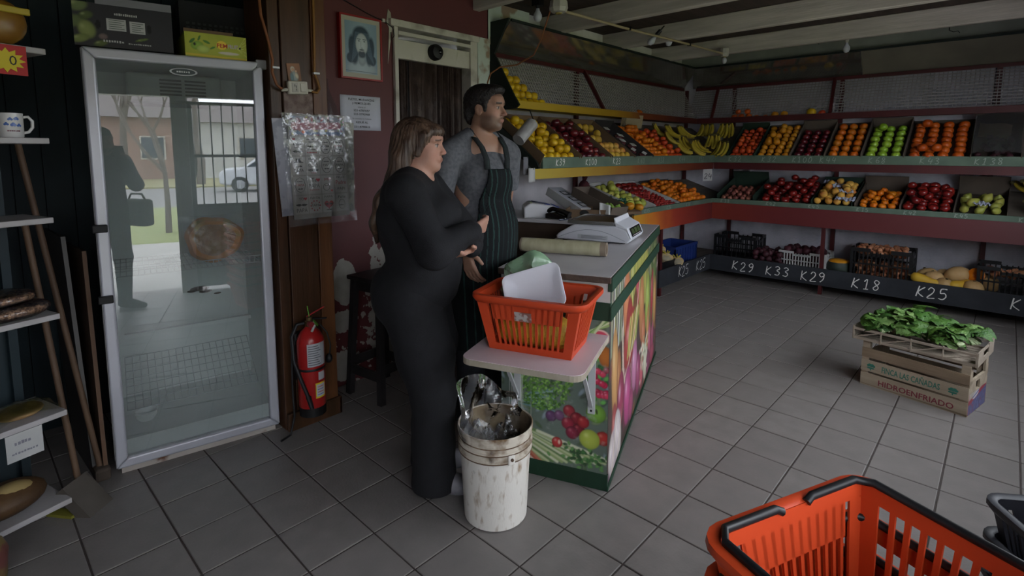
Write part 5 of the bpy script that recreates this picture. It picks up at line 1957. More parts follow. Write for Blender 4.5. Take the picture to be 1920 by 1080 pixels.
# wire shelf with front lip, fallen lower shelf
M_wire = mat('white_wire', '#c0c4c4', 0.4)
b = MB()
for y in (0.07, 0.20, 0.33, 0.46, 0.57):
    b.cyl((t, y, 0.92), (FW - t, y, 0.92), 0.003, n=6)
for k in range(27):
    x = t + 0.012 + (FW - 2 * t - 0.024) * k / 26
    b.cyl((x, 0.07, 0.92), (x, 0.57, 0.92), 0.0018, n=5)
    b.cyl((x, 0.07, 0.92), (x, 0.068, 0.955), 0.0018, n=5)
b.cyl((t, 0.068, 0.955), (FW - t, 0.068, 0.955), 0.0028, n=6)
b.build('wire_rack', M_wire, fridge)
b = MB()
b.bx(t + 0.03, FW - t - 0.03, 0.30, 0.33, 0.555, 0.575)
b.build('shelf_bar', M_fin, fridge)
b = MB()
for k in range(19):
    x = t + 0.02 + (FW - 2 * t - 0.04) * k / 18
    b.cyl((x, 0.25, 0.20), (x, 0.55, 0.38), 0.0018, n=5)
for k in range(8):
    q = k / 7
    b.cyl((t + 0.02, 0.25 + 0.3 * q, 0.20 + 0.18 * q), (FW - t - 0.02, 0.25 + 0.3 * q, 0.20 + 0.18 * q), 0.0022, n=5)
b.build('lower_wire_rack', mat('dull_wire', '#9aa2a1', 0.5), fridge)
b = MB()
for x, z, s_ in ((0.43, 0.70, 0.05), (0.46, 0.68, 0.035), (0.39, 0.69, 0.025), (0.52, 0.66, 0.02)):
    b.sphere((x, FD - t - 0.001, z), (s_, 0.002, s_ * 0.3), 10, 6)
b.build('rust_stain', mat('rust_dark', '#3c332c', 0.9), fridge)
# big cut pumpkin wrapped, standing on the wire shelf
t_ = thing('cut_pumpkin', 'large cut orange pumpkin wrapped in film inside the fridge', 'pumpkin', FM_ @ Vector((0.475, 0.16, 0.925)), FRZ)
b = MB()
n = 40
vs, fs = [], []
for k in range(n):
    a = 2 * math.pi * k / n
    rr = 1 + 0.05 * math.sin(3 * a + 1) + 0.03 * math.sin(7 * a)
    for (f_, y) in ((0.70, 0.012), (0.86, 0.0), (1.0, 0.025), (0.97, 0.09), (0.6, 0.15), (0.02, 0.16)):
        vs.append((0.135 * rr * f_ * math.cos(a), y, 0.118 + 0.118 * rr * f_ * math.sin(a)))
for k in range(n):
    k2 = (k + 1) % n
    for q in range(5):
        fs.append((k * 6 + q, k * 6 + q + 1, k2 * 6 + q + 1, k2 * 6 + q))
b.add(vs, fs)
b.build('rind', mat('pumpkin_rind', '#d98a30', 0.5, '#9aa05a', 5, thr=(0.5, 0.62)), t_, smooth=True)
b = MB()
b.add([(0.135 * 0.71 * math.cos(2 * math.pi * k / n) * (1 + 0.05 * math.sin(6 * math.pi * k / n + 1)), 0.013 + 0.0 * k, 0.118 + 0.118 * 0.71 * math.sin(2 * math.pi * k / n) * (1 + 0.05 * math.sin(6 * math.pi * k / n + 1))) for k in range(n)] + [(0, 0.05, 0.118)],
      [(k, (k + 1) % n, n) for k in range(n)])
b.build('seed_hollow', mat('pumpkin_hollow', '#9a6a40', 0.7, '#b08a5c', 12, bump=0.6), t_, smooth=True)
b = MB()
b.grid(lambda u, v: (-0.15 + 0.30 * u, -0.012 + 0.01 * math.sin(u * 9 + v * 7), 0.0 + 0.25 * v), 12, 12)
b.build('film', film('pumpkin_film', '#c0c8c4', 0.03), t_, smooth=True)
t_ = thing('plastic_cup', 'small dish lying on the fridge floor', 'dish', FM_ @ Vector((0.13, 0.22, 0.147)), 0.3)
b = MB()
b.lathe([(0.03, 0), (0.045, 0.02), (0.05, 0.045), (0.047, 0.045), (0.042, 0.02), (0.028, 0.005)], 18, None, True, True)
b.build('bowl', M_fin, t_, smooth=40)
b = MB()
b.lathe([(0.05, 0.043), (0.053, 0.046), (0.05, 0.049), (0.047, 0.046)], 18, None, False, False)
b.build('rim', M_wire, t_, smooth=True)

# ---- boxes on top of the fridge ----------------------------------------------
t_ = thing('produce_box', 'black printed produce box with two white labels on the fridge', 'box', FM_ @ Vector((-0.02, 0.06, FH + 0.012)), FRZ - R(1))
b = MB()
BW, BD, BH = 0.36, 0.40, 0.185
b.bx(0, BW, 0, BD, 0, BH)
b.build('carton', mat('black_carton', '#2a2a2e', 0.55, '#232326', 4), t_)


def paint_box(U, V):
    P = Paint(U, V, '#2b2b2f')
    for x, y, a, q, c in ((0.02, 0.17, 0.04, 0.03, '#5f6a44'), (0.0, 0.10, 0.05, 0.03, '#55603c'), (0.045, 0.13, 0.03, 0.02, '#48542f'), (0.045, 0.07, 0.035, 0.045, '#77804a'), (0.02, 0.03, 0.04, 0.02, '#6a7440'),
                          (0.09, 0.015, 0.03, 0.015, '#4f5a30'), (0.24, 0.045, 0.03, 0.006, '#5a6a34')):
        P.ell(x, y, a, q, 0.3, c, '#9aa070', edge=0.3)
    P.ell(0.10, 0.045, 0.018, 0.014, 0, '#6a5a58', edge=0.2)
    for x in (0.085, 0.27):
        P.ell(x, 0.095, 0.010, 0.020, 0, '#050506', edge=0.1, shade=0)
    return np.clip(P.c, 0, 1)


MFb = basis((1, 0, 0), (0, 0, 1), (0, -0.0015, 0))
painted_panel('printed_front', BW, BH, 90, 46, paint_box, M_print, MFb, t_)
for x0, x1, y0, y1 in ((0.115, 0.185, 0.075, 0.125), (0.198, 0.255, 0.07, 0.122)):
    b = MB()
    b.bx(x0, x1, y0, y1, 0.0005, 0.0012, MFb)
    lb = b.build('paper_label', M_card_wh, t_)
    b = MB()
    for k in range(5):
        b.bx(x0 + 0.008, x1 - 0.006 - 0.01 * (k % 2), y0 + 0.007 + 0.009 * k, y0 + 0.0095 + 0.009 * k, 0.0013, 0.0016, MFb)
    b.build('print', mat('green_grey_ink', '#4a564c', 0.7), lb)
b = MB()
squiggle(b, MFb, 0.145, 0.141, 0.085, 0.011, 11, 0.0006)
b.build('lettering', M_card_wh, t_)
b = MB()
squiggle(b, MFb, 0.10, 0.022, 0.075, 0.010, 8, 0.0006)
b.build('lettering', M_card_wh, t_)
b = MB()
squiggle(b, MFb, 0.19, 0.02, 0.085, 0.007, 13, 0.0006)
b.build('lettering', M_card_wh, t_)
b = MB()
b.bx(0.08, BW, -0.004, 0.01, BH - 0.003, BH + 0.03)
b.build('tray_edge', mat('grey_tray_edge', '#77777c', 0.6), t_)
t_ = thing('produce_box', 'yellow-green fruit box with lettering on top of the fridge', 'box', FM_ @ Vector((0.385, 0.035, FH + 0.002)), FRZ + R(2))
BW, BD, BH = 0.265, 0.33, 0.115
b = MB()
b.bx(0, BW, 0, BD, 0, BH)
b.build('carton', mat('lime_carton', '#8c9238', 0.6, '#7c8230', 4), t_)


def paint_lime(U, V):
    P = Paint(U, V, '#a3a83c')
    P.blend(np.clip(fbm(U, V, 40, 5), 0, 1) * 0.4, lin('#8c9a34'))
    P.line(0, 0.012, 0.265, 0.006, 0.006, '#c8b03c')
    for x, y, a, q, an, c in ((0.05, 0.055, 0.03, 0.022, 0.2, '#7fa03c'), (0.075, 0.04, 0.03, 0.02, 0, '#a8b85c'), (0.03, 0.075, 0.018, 0.007, 0.8, '#3f6a2c'), (0.09, 0.075, 0.018, 0.006, -0.4, '#4a7a34'),
                              (0.06, 0.09, 0.015, 0.005, 1.2, '#44702c'), (0.115, 0.05, 0.014, 0.005, 0.5, '#4a7a34'), (0.04, 0.06, 0.006, 0.008, 0, '#2a2c1c')):
        P.ell(x, y, a, q, an, c, edge=0.2)
    P.ell(0.155, 0.066, 0.024, 0.022, 0, '#d8b83c', edge=0.1, shade=0.1)
    P.ell(0.185, 0.03, 0.05, 0.008, 0, '#b8b0a0', edge=0.2, shade=0.1)
    for k in range(6):
        P.line(0.225, 0.055, 0.265, 0.02 + 0.02 * k, 0.001, '#c8d070')
    P.ell(0.235, 0.06, 0.006, 0.006, 0, '#2c2c24', edge=0.2)
    return np.clip(P.c, 0, 1)


MFb = basis((1, 0, 0), (0, 0, 1), (0, -0.0015, 0))
painted_panel('printed_front', BW, BH, 88, 40, paint_lime, M_print, MFb, t_)
b = MB()
put_text(b, 'FEM', MFb, 0.019, x=0.133, y=0.055, z=0.001, bold=True)
b.build('lettering', mat('red_ink', '#a8382c', 0.5), t_)
b = MB()
put_text(b, 'FRUIT', MFb, 0.018, x=0.182, y=0.055, z=0.001, bold=True, fit=0.045)
b.build('lettering', mat('mauve_ink', '#b0a0b4', 0.5), t_)
b = MB()
b.bx(0.0, 0.21, 0.015, 0.02, BH, BH + 0.018)
b.build('flap', M_card, t_)
t_ = thing('produce_box', 'tall dark box behind the yellow-green box on the fridge', 'box', FM_ @ Vector((0.40, 0.40, FH + 0.002)), FRZ)
b = MB()
b.bx(0, 0.36, 0, 0.2, 0, 0.34)
b.build('carton', mat('charcoal_carton', '#26272b', 0.7, '#1f2024', 5), t_)
b = MB()
MFb = basis((1, 0, 0), (0, 0, 1), (0, -0.001, 0))
for k in range(2):
    for q in range(12):
        b.bx(0.03 + 0.026 * q, 0.045 + 0.026 * q, 0.20 + 0.022 * k, 0.212 + 0.022 * k, 0, 0.001, MFb)
b.build('lettering_pattern', mat('dim_grey_ink', '#3a3b40', 0.7), t_)

# ================================================================== shelf unit at the left edge
RC = Vector((-0.155, -0.80, 0))
RZ = math.atan2(0.956, -0.29)          # local +x along the front towards the fridge, -y ... depth is +y (away from the camera)
RM = Matrix.Translation(RC) @ Matrix.Rotation(RZ, 4, 'Z')
unit = thing('shelf_unit', 'shelf unit with white boards beside the fridge', 'shelf unit', RC, RZ)
M_wb = mat('white_shelf_board', '#a7a3a4', 0.5, '#97938f', 6)
ZS = (0.10, 0.47, 0.865, 1.245, 1.55, 1.885)
for k, z in enumerate(ZS):
    e = (0.0, 0.012, 0.018, 0.026, 0.036, 0.05)[k]
    dpt = (0.30, 0.26, 0.25, 0.24, 0.22, 0.20)[k]
    b = MB()
    b.bx(-0.62, e, 0, dpt, z - 0.022, z)
    b.build('shelf_board', M_wb, unit, bevel=0.003)
for x, y in ((-0.6, 0.24), (-0.05, 0.27)):
    b = MB()
    b.bx(x, x + 0.03, y, y + 0.02, 0, 2.1)
    b.build('upright', M_teal, unit)
b = MB()
b.bx(-0.62, -0.02, 0.30, 0.31, 0.0, 2.15)
b.build('back_panel', M_teal, unit)


def on_unit(x, y, z):
    return RM @ Vector((x, y, z))


mug = thing('mug', 'white mug with blue print on the left shelf unit', 'mug', on_unit(-0.055, 0.06, 1.55), RZ)
b = MB()
b.lathe([(0.034, 0.0), (0.037, 0.004), (0.0385, 0.09), (0.0355, 0.09), (0.034, 0.008), (0.001, 0.006)], 28, None, True, False)
M_cer = mat('white_ceramic', '#c3c1c0', 0.25, spec=0.5)
b.build('cup', M_cer, mug, smooth=40)
b = MB()
b.tube([(0.034, 0, 0.076), (0.055, 0, 0.08), (0.067, 0, 0.064), (0.066, 0, 0.04), (0.053, 0, 0.022), (0.036, 0, 0.018)], 0.0055, 8)
b.build('mug_handle', M_cer, mug, smooth=True)
b = MB()
for a, z, s_ in ((-1.9, 0.066, 0.007), (-1.45, 0.068, 0.008), (-1.7, 0.046, 0.009), (-1.25, 0.044, 0.007), (-2.2, 0.048, 0.007)):
    for q in range(3):
        aa = a + 0.10 * (q - 1)
        c = Vector((0.0388 * math.cos(aa), 0.0388 * math.sin(aa), z + 0.004 * (q % 2)))
        b.sphere(c, (s_ * 0.6, s_ * 0.6, s_ * 0.6), 8, 5)
    # blots of the printed pattern hug the cup
b.v = [(x * 0.0389 / max(math.hypot(x, y), 1e-6), y * 0.0389 / max(math.hypot(x, y), 1e-6), z) for x, y, z in b.v]
b.build('printed_pattern', mat('blue_glaze', '#3f5c9c', 0.3), mug)
b = MB()
for q in range(7):
    a = -2.1 + 0.14 * q
    b.bx(-0.002, 0.002, -0.0006, 0.0006, 0.022, 0.027, Matrix.Rotation(a + R(90), 4, 'Z') @ Matrix.Translation((0, -0.0388, 0)))
b.build('lettering', mat('maroon_glaze', '#6a3040', 0.3), mug)
jar = thing('snack_bag', 'yellow and brown snack packet on the top left shelf', 'packet', on_unit(-0.065, 0.06, 1.885), RZ)
b = MB()
b.sphere((0, 0, 0.085), (0.09, 0.04, 0.085), 16, 10)
b.v = [(x, y, max(z, 0.0)) for x, y, z in b.v]
b.build('bag', mat('ochre_packet', '#8c6a20', 0.35, '#6a3f20', 7), jar, smooth=True)
b = MB()
b.bx(-0.085, 0.085, -0.045, -0.035, 0.115, 0.14)
b.build('yellow_band', mat('yellow_band', '#a8942a', 0.4), jar, bevel=0.004)
t_ = thing('price_tag', 'red and yellow starburst price tag on the top left shelf', 'price tag', on_unit(-0.075, -0.012, 1.825), RZ)
b = MB()
b.bx(-0.06, 0.06, 0.0, 0.003, -0.05, 0.055)
b.build('red_card', mat('red_card', '#a82a2a', 0.6), t_)
b = MB()
st = [((0.056 if k % 2 == 0 else 0.038) * math.cos(k * math.pi / 12), (0.044 if k % 2 == 0 else 0.03) * math.sin(k * math.pi / 12)) for k in range(24)]
b.prism(st, 0, 0.002, basis((1, 0, 0), (0, 0, 1), (0, -0.0005, 0)))
b.build('starburst', mat('yellow_card', '#c8b428', 0.6), t_)
b = MB()
put_text(b, '0', basis((1, 0, 0), (0, 0, 1), (0, -0.0028, 0)), 0.034, cx=0.018, y=-0.016)
b.build('lettering', M_blackish, t_)
M_nuts = mat('nut_mix', '#a07c60', 0.5, '#553c2c', 90, bump=0.9, bscale=70, thr=(0.42, 0.58))
for k, (x, y, z, a, h_) in enumerate(((-0.11, 0.09, 0.865, 0.13, 0.06), (-0.13, 0.10, 0.92, 0.11, 0.05))):
    t_ = thing('nut_bag', ('lower bag of shelled nuts on the left shelf unit', 'upper bag of shelled nuts on the left shelf unit')[k], 'bag of nuts', on_unit(x, y, z), RZ + R(6 * k))
    b = MB()
    b.sphere((0, 0, h_ / 2), (a, 0.085, h_ / 2 + 0.006), 26, 12)
    b.v = [(x_ + 0.006 * math.sin(y_ * 90), y_ + 0.006 * math.sin(x_ * 70), max(0.0, min(z_, h_))) for x_, y_, z_ in b.v]
    b.build('nuts', M_nuts, t_, smooth=True)
    b = MB()
    b.sphere((0, 0, h_ / 2), (a + 0.006, 0.09, h_ / 2 + 0.01), 26, 12)
    b.v = [(x_, y_, max(0.0005, min(z_, h_ + 0.004))) for x_, y_, z_ in b.v]
    b.build('film', film('bag_film', '#9a9aa0', 0.04), t_, smooth=True)
for k, (x, y, m_, lab) in enumerate(((-0.10, 0.10, mat('pastry', '#8a6a48', 0.6, '#a98a60', 20), 'clear pack of pale biscuits with yellow corner on the left shelf unit'),
                                     (-0.30, 0.10, mat('grey_pack', '#6a6c70', 0.4, '#50545a', 12), 'grey packet at the very edge of the left shelf unit'))):
    t_ = thing('biscuit_pack', lab, 'packet', on_unit(x, y, 0.47), RZ)
    b = MB()
    b.sphere((0, 0, 0.02), (0.075, 0.06, 0.026), 20, 10)
    b.v = [(x_, y_, max(0, z_)) for x_, y_, z_ in b.v]
    b.build('contents', m_, t_, smooth=True)
    b = MB()
    b.grid(lambda u, v: (-0.10 + 0.2 * u, -0.085 + 0.17 * v, 0.050 - 0.25 * ((u - .5) ** 2 + (v - .5) ** 2) * 0.35 + 0.006 * math.sin(u * 20) * math.sin(v * 14)), 14, 12)
    b.build('film', film('yellow_film' if k == 0 else 'bag_film2', '#a8a050' if k == 0 else '#a0a0a4', 0.10), t_, smooth=True)
t_ = thing('price_card', 'white paper note taped to the shelf edge of the left unit', 'card', on_unit(-0.13, -0.004, 0.45), RZ)
b = MB()
b.bx(-0.055, 0.055, -0.002, 0, -0.105, 0.0)
b.build('paper', M_card_wh, t_)
b = MB()
squiggle(b, basis((1, 0, 0), (0, 0, 1), (0, -0.0025, 0)), -0.03, -0.045, 0.05, 0.014, 5)
squiggle(b, basis((1, 0, 0), (0, 0, 1), (0, -0.0025, 0)), -0.04, -0.08, 0.08, 0.009, 9)
b.build('lettering', mat('faint_ink', '#75757e', 0.8), t_)
t_ = thing('bread_bag', 'brown loaf in a bag on the lowest left shelf', 'bread', on_unit(-0.17, 0.13, 0.10), RZ)
b = MB()
b.sphere((0, 0, 0.05), (0.14, 0.10, 0.06), 22, 12)
b.v = [(x_, y_, max(0, z_)) for x_, y_, z_ in b.v]
b.build('loaf', mat('bread_crust', '#5f452a', 0.6, '#3a2818', 8, bump=0.4), t_, smooth=True)
b = MB()
b.sphere((0.02, -0.02, 0.055), (0.09, 0.06, 0.06), 16, 10)
b.build('pale_crumb', mat('pale_crumb', '#a08a5c', 0.7, '#8a7448', 9), t_, smooth=True)
t_ = thing('floor_bag', 'patterned red and brown bag on the floor at the left edge', 'bag', on_unit(-0.36, -0.16, 0.0), RZ)
b = MB()
b.sphere((0, 0, 0.11), (0.10, 0.09, 0.13), 18, 12)
b.v = [(x_ * (1 + .06 * math.sin(z_ * 50)), y_, max(0, z_)) for x_, y_, z_ in b.v]
b.build('bag', mat('patterned_bag', '#5a3430', 0.5, '#6a5a34', 12, thr=(0.45, 0.55)), t_, smooth=True)
b = MB()
b.cyl((0, 0, 0.22), (0, 0, 0.27), 0.03, 0.05, 10)
b.build('neck', MATS['patterned_bag'], t_)

# brooms, dustpan and boards in the gap
M_stick = mat('worn_broomstick', '#5f4a38', 0.6, '#4a382a', 6, stretch=(3, 3, 0.4))
t_ = thing('broom', 'taller wooden broomstick leaning in the gap beside the fridge', 'broom', (-0.43, -0.665, 0))
b = MB()
b.cyl((0, 0, 0.03), (-0.14, -0.175, 1.63), 0.0125, 0.0125, 10)
b.build('stick', M_stick, t_, smooth=40)
b = MB()
b.bx(-0.12, 0.05, -0.03, 0.03, 0, 0.06)
b.build('broom_head', mat('dusty_bristles', '#4a4038', 0.9), t_, bevel=0.012)
pan = thing('dustpan', 'long-handled dustpan with wooden stick standing by the left shelves', 'dustpan', (-0.24, -0.775, 0))
b = MB()
b.cyl((-0.035, 0.015, 0.05), (-0.18, -0.07, 1.24), 0.012, 0.012, 10)
b.build('stick', M_stick, pan, smooth=40)
b = MB()
MPn = Matrix.Rotation(R(38), 4, 'Z') @ Matrix.Rotation(R(-24), 4, 'Y')
b.bx(-0.10, 0.10, -0.055, 0.055, 0.07, 0.078, Matrix.Rotation(R(42), 4, 'Z') @ Matrix.Rotation(R(50), 4, 'Y'))
b.bx(-0.10, 0.10, -0.06, -0.052, 0.03, 0.078, Matrix.Rotation(R(42), 4, 'Z') @ Matrix.Rotation(R(50), 4, 'Y'))
b.bx(-0.10, 0.10, 0.052, 0.06, 0.03, 0.078, Matrix.Rotation(R(42), 4, 'Z') @ Matrix.Rotation(R(50), 4, 'Y'))
b.build('pan', mat('dusty_pan', '#56504a', 0.7, '#48423c', 6), pan)
b = MB()
b.bx(-0.06, 0.06, -0.02, 0.02, 0.0, 0.012, Matrix.Translation((0.01, -0.05, 0)) @ Matrix.Rotation(R(35), 4, 'Z'))
b.build('yellow_lip', mat('yellow_rubber', '#77742a', 0.7), pan)
for k, (x, y, dx, dy, hh, lab) in enumerate(((-0.50, -0.69, -0.09, -0.03, 1.12, 'thin dark board leaning behind the broomsticks'), (-0.47, -0.655, -0.09, 0.0, 1.05, 'brown hardboard sheet leaning against the fridge side'))):
    t_ = thing('leaning_board', lab, 'board', (x, y, 0))
    b = MB()
    p, q = Vector((0, 0, 0)), Vector((dx, dy, hh))
    b.add([(0.05, 0.0, 0), (-0.35, -0.02, 0), (-0.35 + dx, dy - 0.02, hh), (0.05 + dx, dy, hh), (0.05, 0.012, 0), (-0.35, -0.008, 0), (-0.35 + dx, dy - 0.008, hh), (0.05 + dx, dy + 0.012, hh)],
          [(0, 3, 2, 1), (4, 5, 6, 7), (0, 1, 5, 4), (1, 2, 6, 5), (2, 3, 7, 6), (3, 0, 4, 7)])
    b.build('sheet', mat('dark_hardboard_%d' % k, ('#33302e', '#46372c')[k], 0.7, ('#2a2826', '#3a2d24')[k], 4), t_)
    b = MB()
    b.bar((0.055, 0.006, 0), (0.055 + dx, dy + 0.006, hh), 0.016, 0.016)
    b.build('edge_strip', mat('edge_strip_%d' % k, ('#4c4a48', '#5a4230')[k], 0.6), t_)

# ================================================================== boarded column
col = struct(bpy.data.objects.new('trim_2', None))
link(col)
col['label'] = 'column boxed in dark varnished planks'
XC = -0.20
for y0, y1, dx, m_ in ((0.10, 0.155, -0.012, M_wood_dark), (0.158, 0.313, 0.0, M_wood_dark), (0.317, 0.395, 0.006, M_wood_mid)):
    b = MB()
    b.bx(-0.5, XC + dx, y0, y1, 0.0, ZC)
    b.build('plank', m_, col, bevel=0.003)
b = MB()
b.bx(XC, XC + 0.022, 0.10, 0.41, 0.0, 0.10)
b.bx(-0.45, XC + 0.022, 0.395, 0.41, 0.0, 0.10)
b.build('foot_board', M_wood_dark, col, bevel=0.004)
b = MB()
b.bx(XC, XC + 0.004, 0.16, 0.312, 1.52, 1.80)
b.build('glue_patch', mat('old_glue_patch', '#63524d', 0.8, '#80706a', 26, thr=(0.4, 0.6), bump=0.3), col)
# socket box with cables
M_sock = mat('ivory_plastic', '#b5b0a4', 0.45)
sk = thing('power_socket', 'white wall socket with switch on the wooden column', 'socket', (XC + 0.004, 0.225, 1.825))
sk.rotation_euler = (R(3), 0, 0)
b = MB()
b.bx(0, 0.03, -0.052, 0.052, -0.034, 0.034)
b.build('box', M_sock, sk, bevel=0.008, seg=3)
b = MB()
b.bx(0.030, 0.033, -0.035, -0.002, -0.024, 0.024)
so = b.build('outlet', mat('socket_insert', '#a09c92', 0.5), sk, bevel=0.002)
b = MB()
b.bx(0.033, 0.034, -0.022, -0.019, 0.004, 0.015, Matrix.Rotation(R(0), 4, 'X'))
b.bx(0.033, 0.034, -0.014, -0.011, -0.002, 0.010)
b.bx(0.033, 0.034, -0.014, -0.011, -0.016, -0.006)
b.build('slots', M_blackish, so)
b = MB()
b.bx(0.030, 0.035, 0.008, 0.036, -0.022, 0.022)
b.build('switch', M_sock, sk, bevel=0.003)
for s_ in (-1, 1):
    b = MB()
    b.cyl((0.014, s_ * 0.05, -0.01), (0.014, s_ * 0.082, -0.014), 0.009, 0.007, 10)
    b.build('cable_gland', M_sock, sk)
M_cab = mat('orange_cable', '#6f3f22', 0.5, '#7d4c26', 5)
M_cab2 = mat('ochre_cable', '#7d5626', 0.5)
t_ = thing('power_cable', 'thick orange-brown cable rising left of the socket', 'cable', (XC, 0.1, 1.8))
b = MB()
b.tube([(0.02, 0.045, 0.012), (0.02, 0.02, 0.03), (0.018, 0.0, 0.09), (0.018, 0.005, 0.15), (0.016, -0.01, 0.24), (0.014, -0.04, 0.36), (0.012, -0.05, 0.55), (0.01, -0.05, 0.92)], 0.0075, 8)
b.build('sheath', M_cab, t_, smooth=True)
b = MB()
b.bx(0.006, 0.028, 0.0, 0.035, 0.110, 0.120)
b.build('clip', mat('clip_metal', '#8f8f8c', 0.35, metal=0.6), t_)
t_ = thing('power_cable', 'ochre cable rising right of the socket', 'cable', (XC, 0.3, 1.8))
b = MB()
b.tube([(0.02, 0.0, 0.012), (0.022, 0.03, 0.008), (0.022, 0.045, 0.03), (0.02, 0.035, 0.075), (0.02, 0.02, 0.11), (0.018, 0.025, 0.2), (0.016, 0.03, 0.4), (0.014, 0.03, 0.92)], 0.007, 8)
b.build('sheath', M_cab2, t_, smooth=True)
b = MB()
b.bx(0.008, 0.03, 0.012, 0.045, 0.103, 0.113)
b.build('clip', MATS['clip_metal'], t_)
# small devotional card: generic figure with child in pale robes
t_ = thing('prayer_card', 'small faded picture card tucked above the socket', 'card', (XC + 0.006, 0.188, 1.855))
t_.rotation_euler = (R(6), 0, 0)


def paint_card(U, V):
    P = Paint(U, V, '#7d5a46')
    P.blend((V / 0.09) ** 1.5 * 0.6, lin('#9a6a4c'))
    P.ell(0.035, 0.025, 0.022, 0.034, 0, '#8a9290', edge=0.3)
    P.ell(0.028, 0.062, 0.013, 0.016, 0, '#b8b0a0', edge=0.3)
    P.ell(0.029, 0.06, 0.008, 0.010, 0, '#b08a70', edge=0.3)
    P.ell(0.044, 0.05, 0.007, 0.008, 0, '#b8957c', edge=0.3)
    P.ell(0.046, 0.028, 0.010, 0.018, 0.3, '#b8ac96', edge=0.3)
    P.ell(0.02, 0.02, 0.012, 0.03, 0, '#5f7478', edge=0.4)
    return np.clip(P.c, 0, 1)


painted_panel('picture', 0.068, 0.09, 34, 44, paint_card, colmat('matt_print', 0.6), basis((0, 1, 0), (0, 0, 1), (0, 0, 0)), t_)
b = MB()
b.bx(-0.0012, -0.0004, 0, 0.068, 0, 0.09)
b.build('backing', M_card_lt, t_)

# ---- sheet of stickers in a plastic bag, hung on the column ----------------------
STK = basis((0, 1, 0), (0.0, -0.03, 1), (XC + 0.035, 0.172, 1.145))
t_ = thing('sticker_display', 'hanging sheet of sixteen printed stickers in clear plastic on the column', 'sticker sheet', (0, 0, 0))


def paint_head(U, V):
    P = Paint(U, V, '#8a8a98')
    r_ = np.random.RandomState(11)
    for k in range(90):
        P.ell(r_.uniform(0, .31), r_.uniform(0, .10), r_.uniform(.006, .02), r_.uniform(.004, .012), r_.uniform(0, 3), ('#5c3a52', '#8a4a5c', '#4a5a82', '#b0a04c', '#7c8aa0', '#a8a8b0', '#9c3a48', '#6a7a52')[k % 8], edge=0.3)
    P.line(0.03, 0.045, 0.27, 0.055, 0.022, '#9a4a5c', 0.3)
    P.line(0.03, 0.012, 0.29, 0.014, 0.008, '#4f6a92', 0.3)
    P.ell(0.075, 0.018, 0.01, 0.009, 0, '#d05a2c', edge=0.1, shade=0)
    return np.clip(P.c, 0, 1)


b = MB()
b.bx(0.0, 0.318, 0.0, 0.545, -0.004, 0.0, STK)
b.build('backing_card', mat('sticker_card', '#8f8d88', 0.5), t_)
painted_panel('header_print', 0.31, 0.10, 93, 30, paint_head, M_print, STK @ Matrix.Translation((0.006, 0.437, 0.001)), t_)
M_ink = mat('black_ink', '#1c1c1e', 0.5)
M_rink = mat('red_sticker_ink', '#8f2430', 0.5)
rows = [['heart', 'stache3', 'badge', 'frame'], ['hat', 'face', 'oval', 'oval2'], ['diamond', 'te', 'papa', 'feliz'], ['yo', 'sun', 'bigheart', 'tie']]


def heart(mbb, M, x, y, s_):
    pts = []
    for k in range(20):
        a = 2 * math.pi * k / 20
        pts.append((x + s_ * 16 * math.sin(a) ** 3 / 17, y + s_ * (13 * math.cos(a) - 5 * math.cos(2 * a) - 2 * math.cos(3 * a) - math.cos(4 * a)) / 17))
    mbb.prism(list(reversed(pts)), 0.0014, 0.0016, M)


def stache(mbb, M, x, y, s_):
    for sg in (-1, 1):
        mbb.sphere((x + sg * s_ * 0.5, y, 0.0014), (s_ * 0.5, s_ * 0.24, 0.0003), 12, 4, M)
        mbb.sphere((x + sg * s_ * 0.95, y + s_ * 0.05, 0.0014), (s_ * 0.22, s_ * 0.1, 0.0003), 8, 4, M)


def ring(mbb, M, x, y, a, q, wd=0.0012, n=20):
    pts = [(x + a * math.cos(2 * math.pi * k / n), y + q * math.sin(2 * math.pi * k / n), 0.0015) for k in range(n)]
    mbb.tube([M @ Vector(p) for p in pts], wd, 4, closed=True)


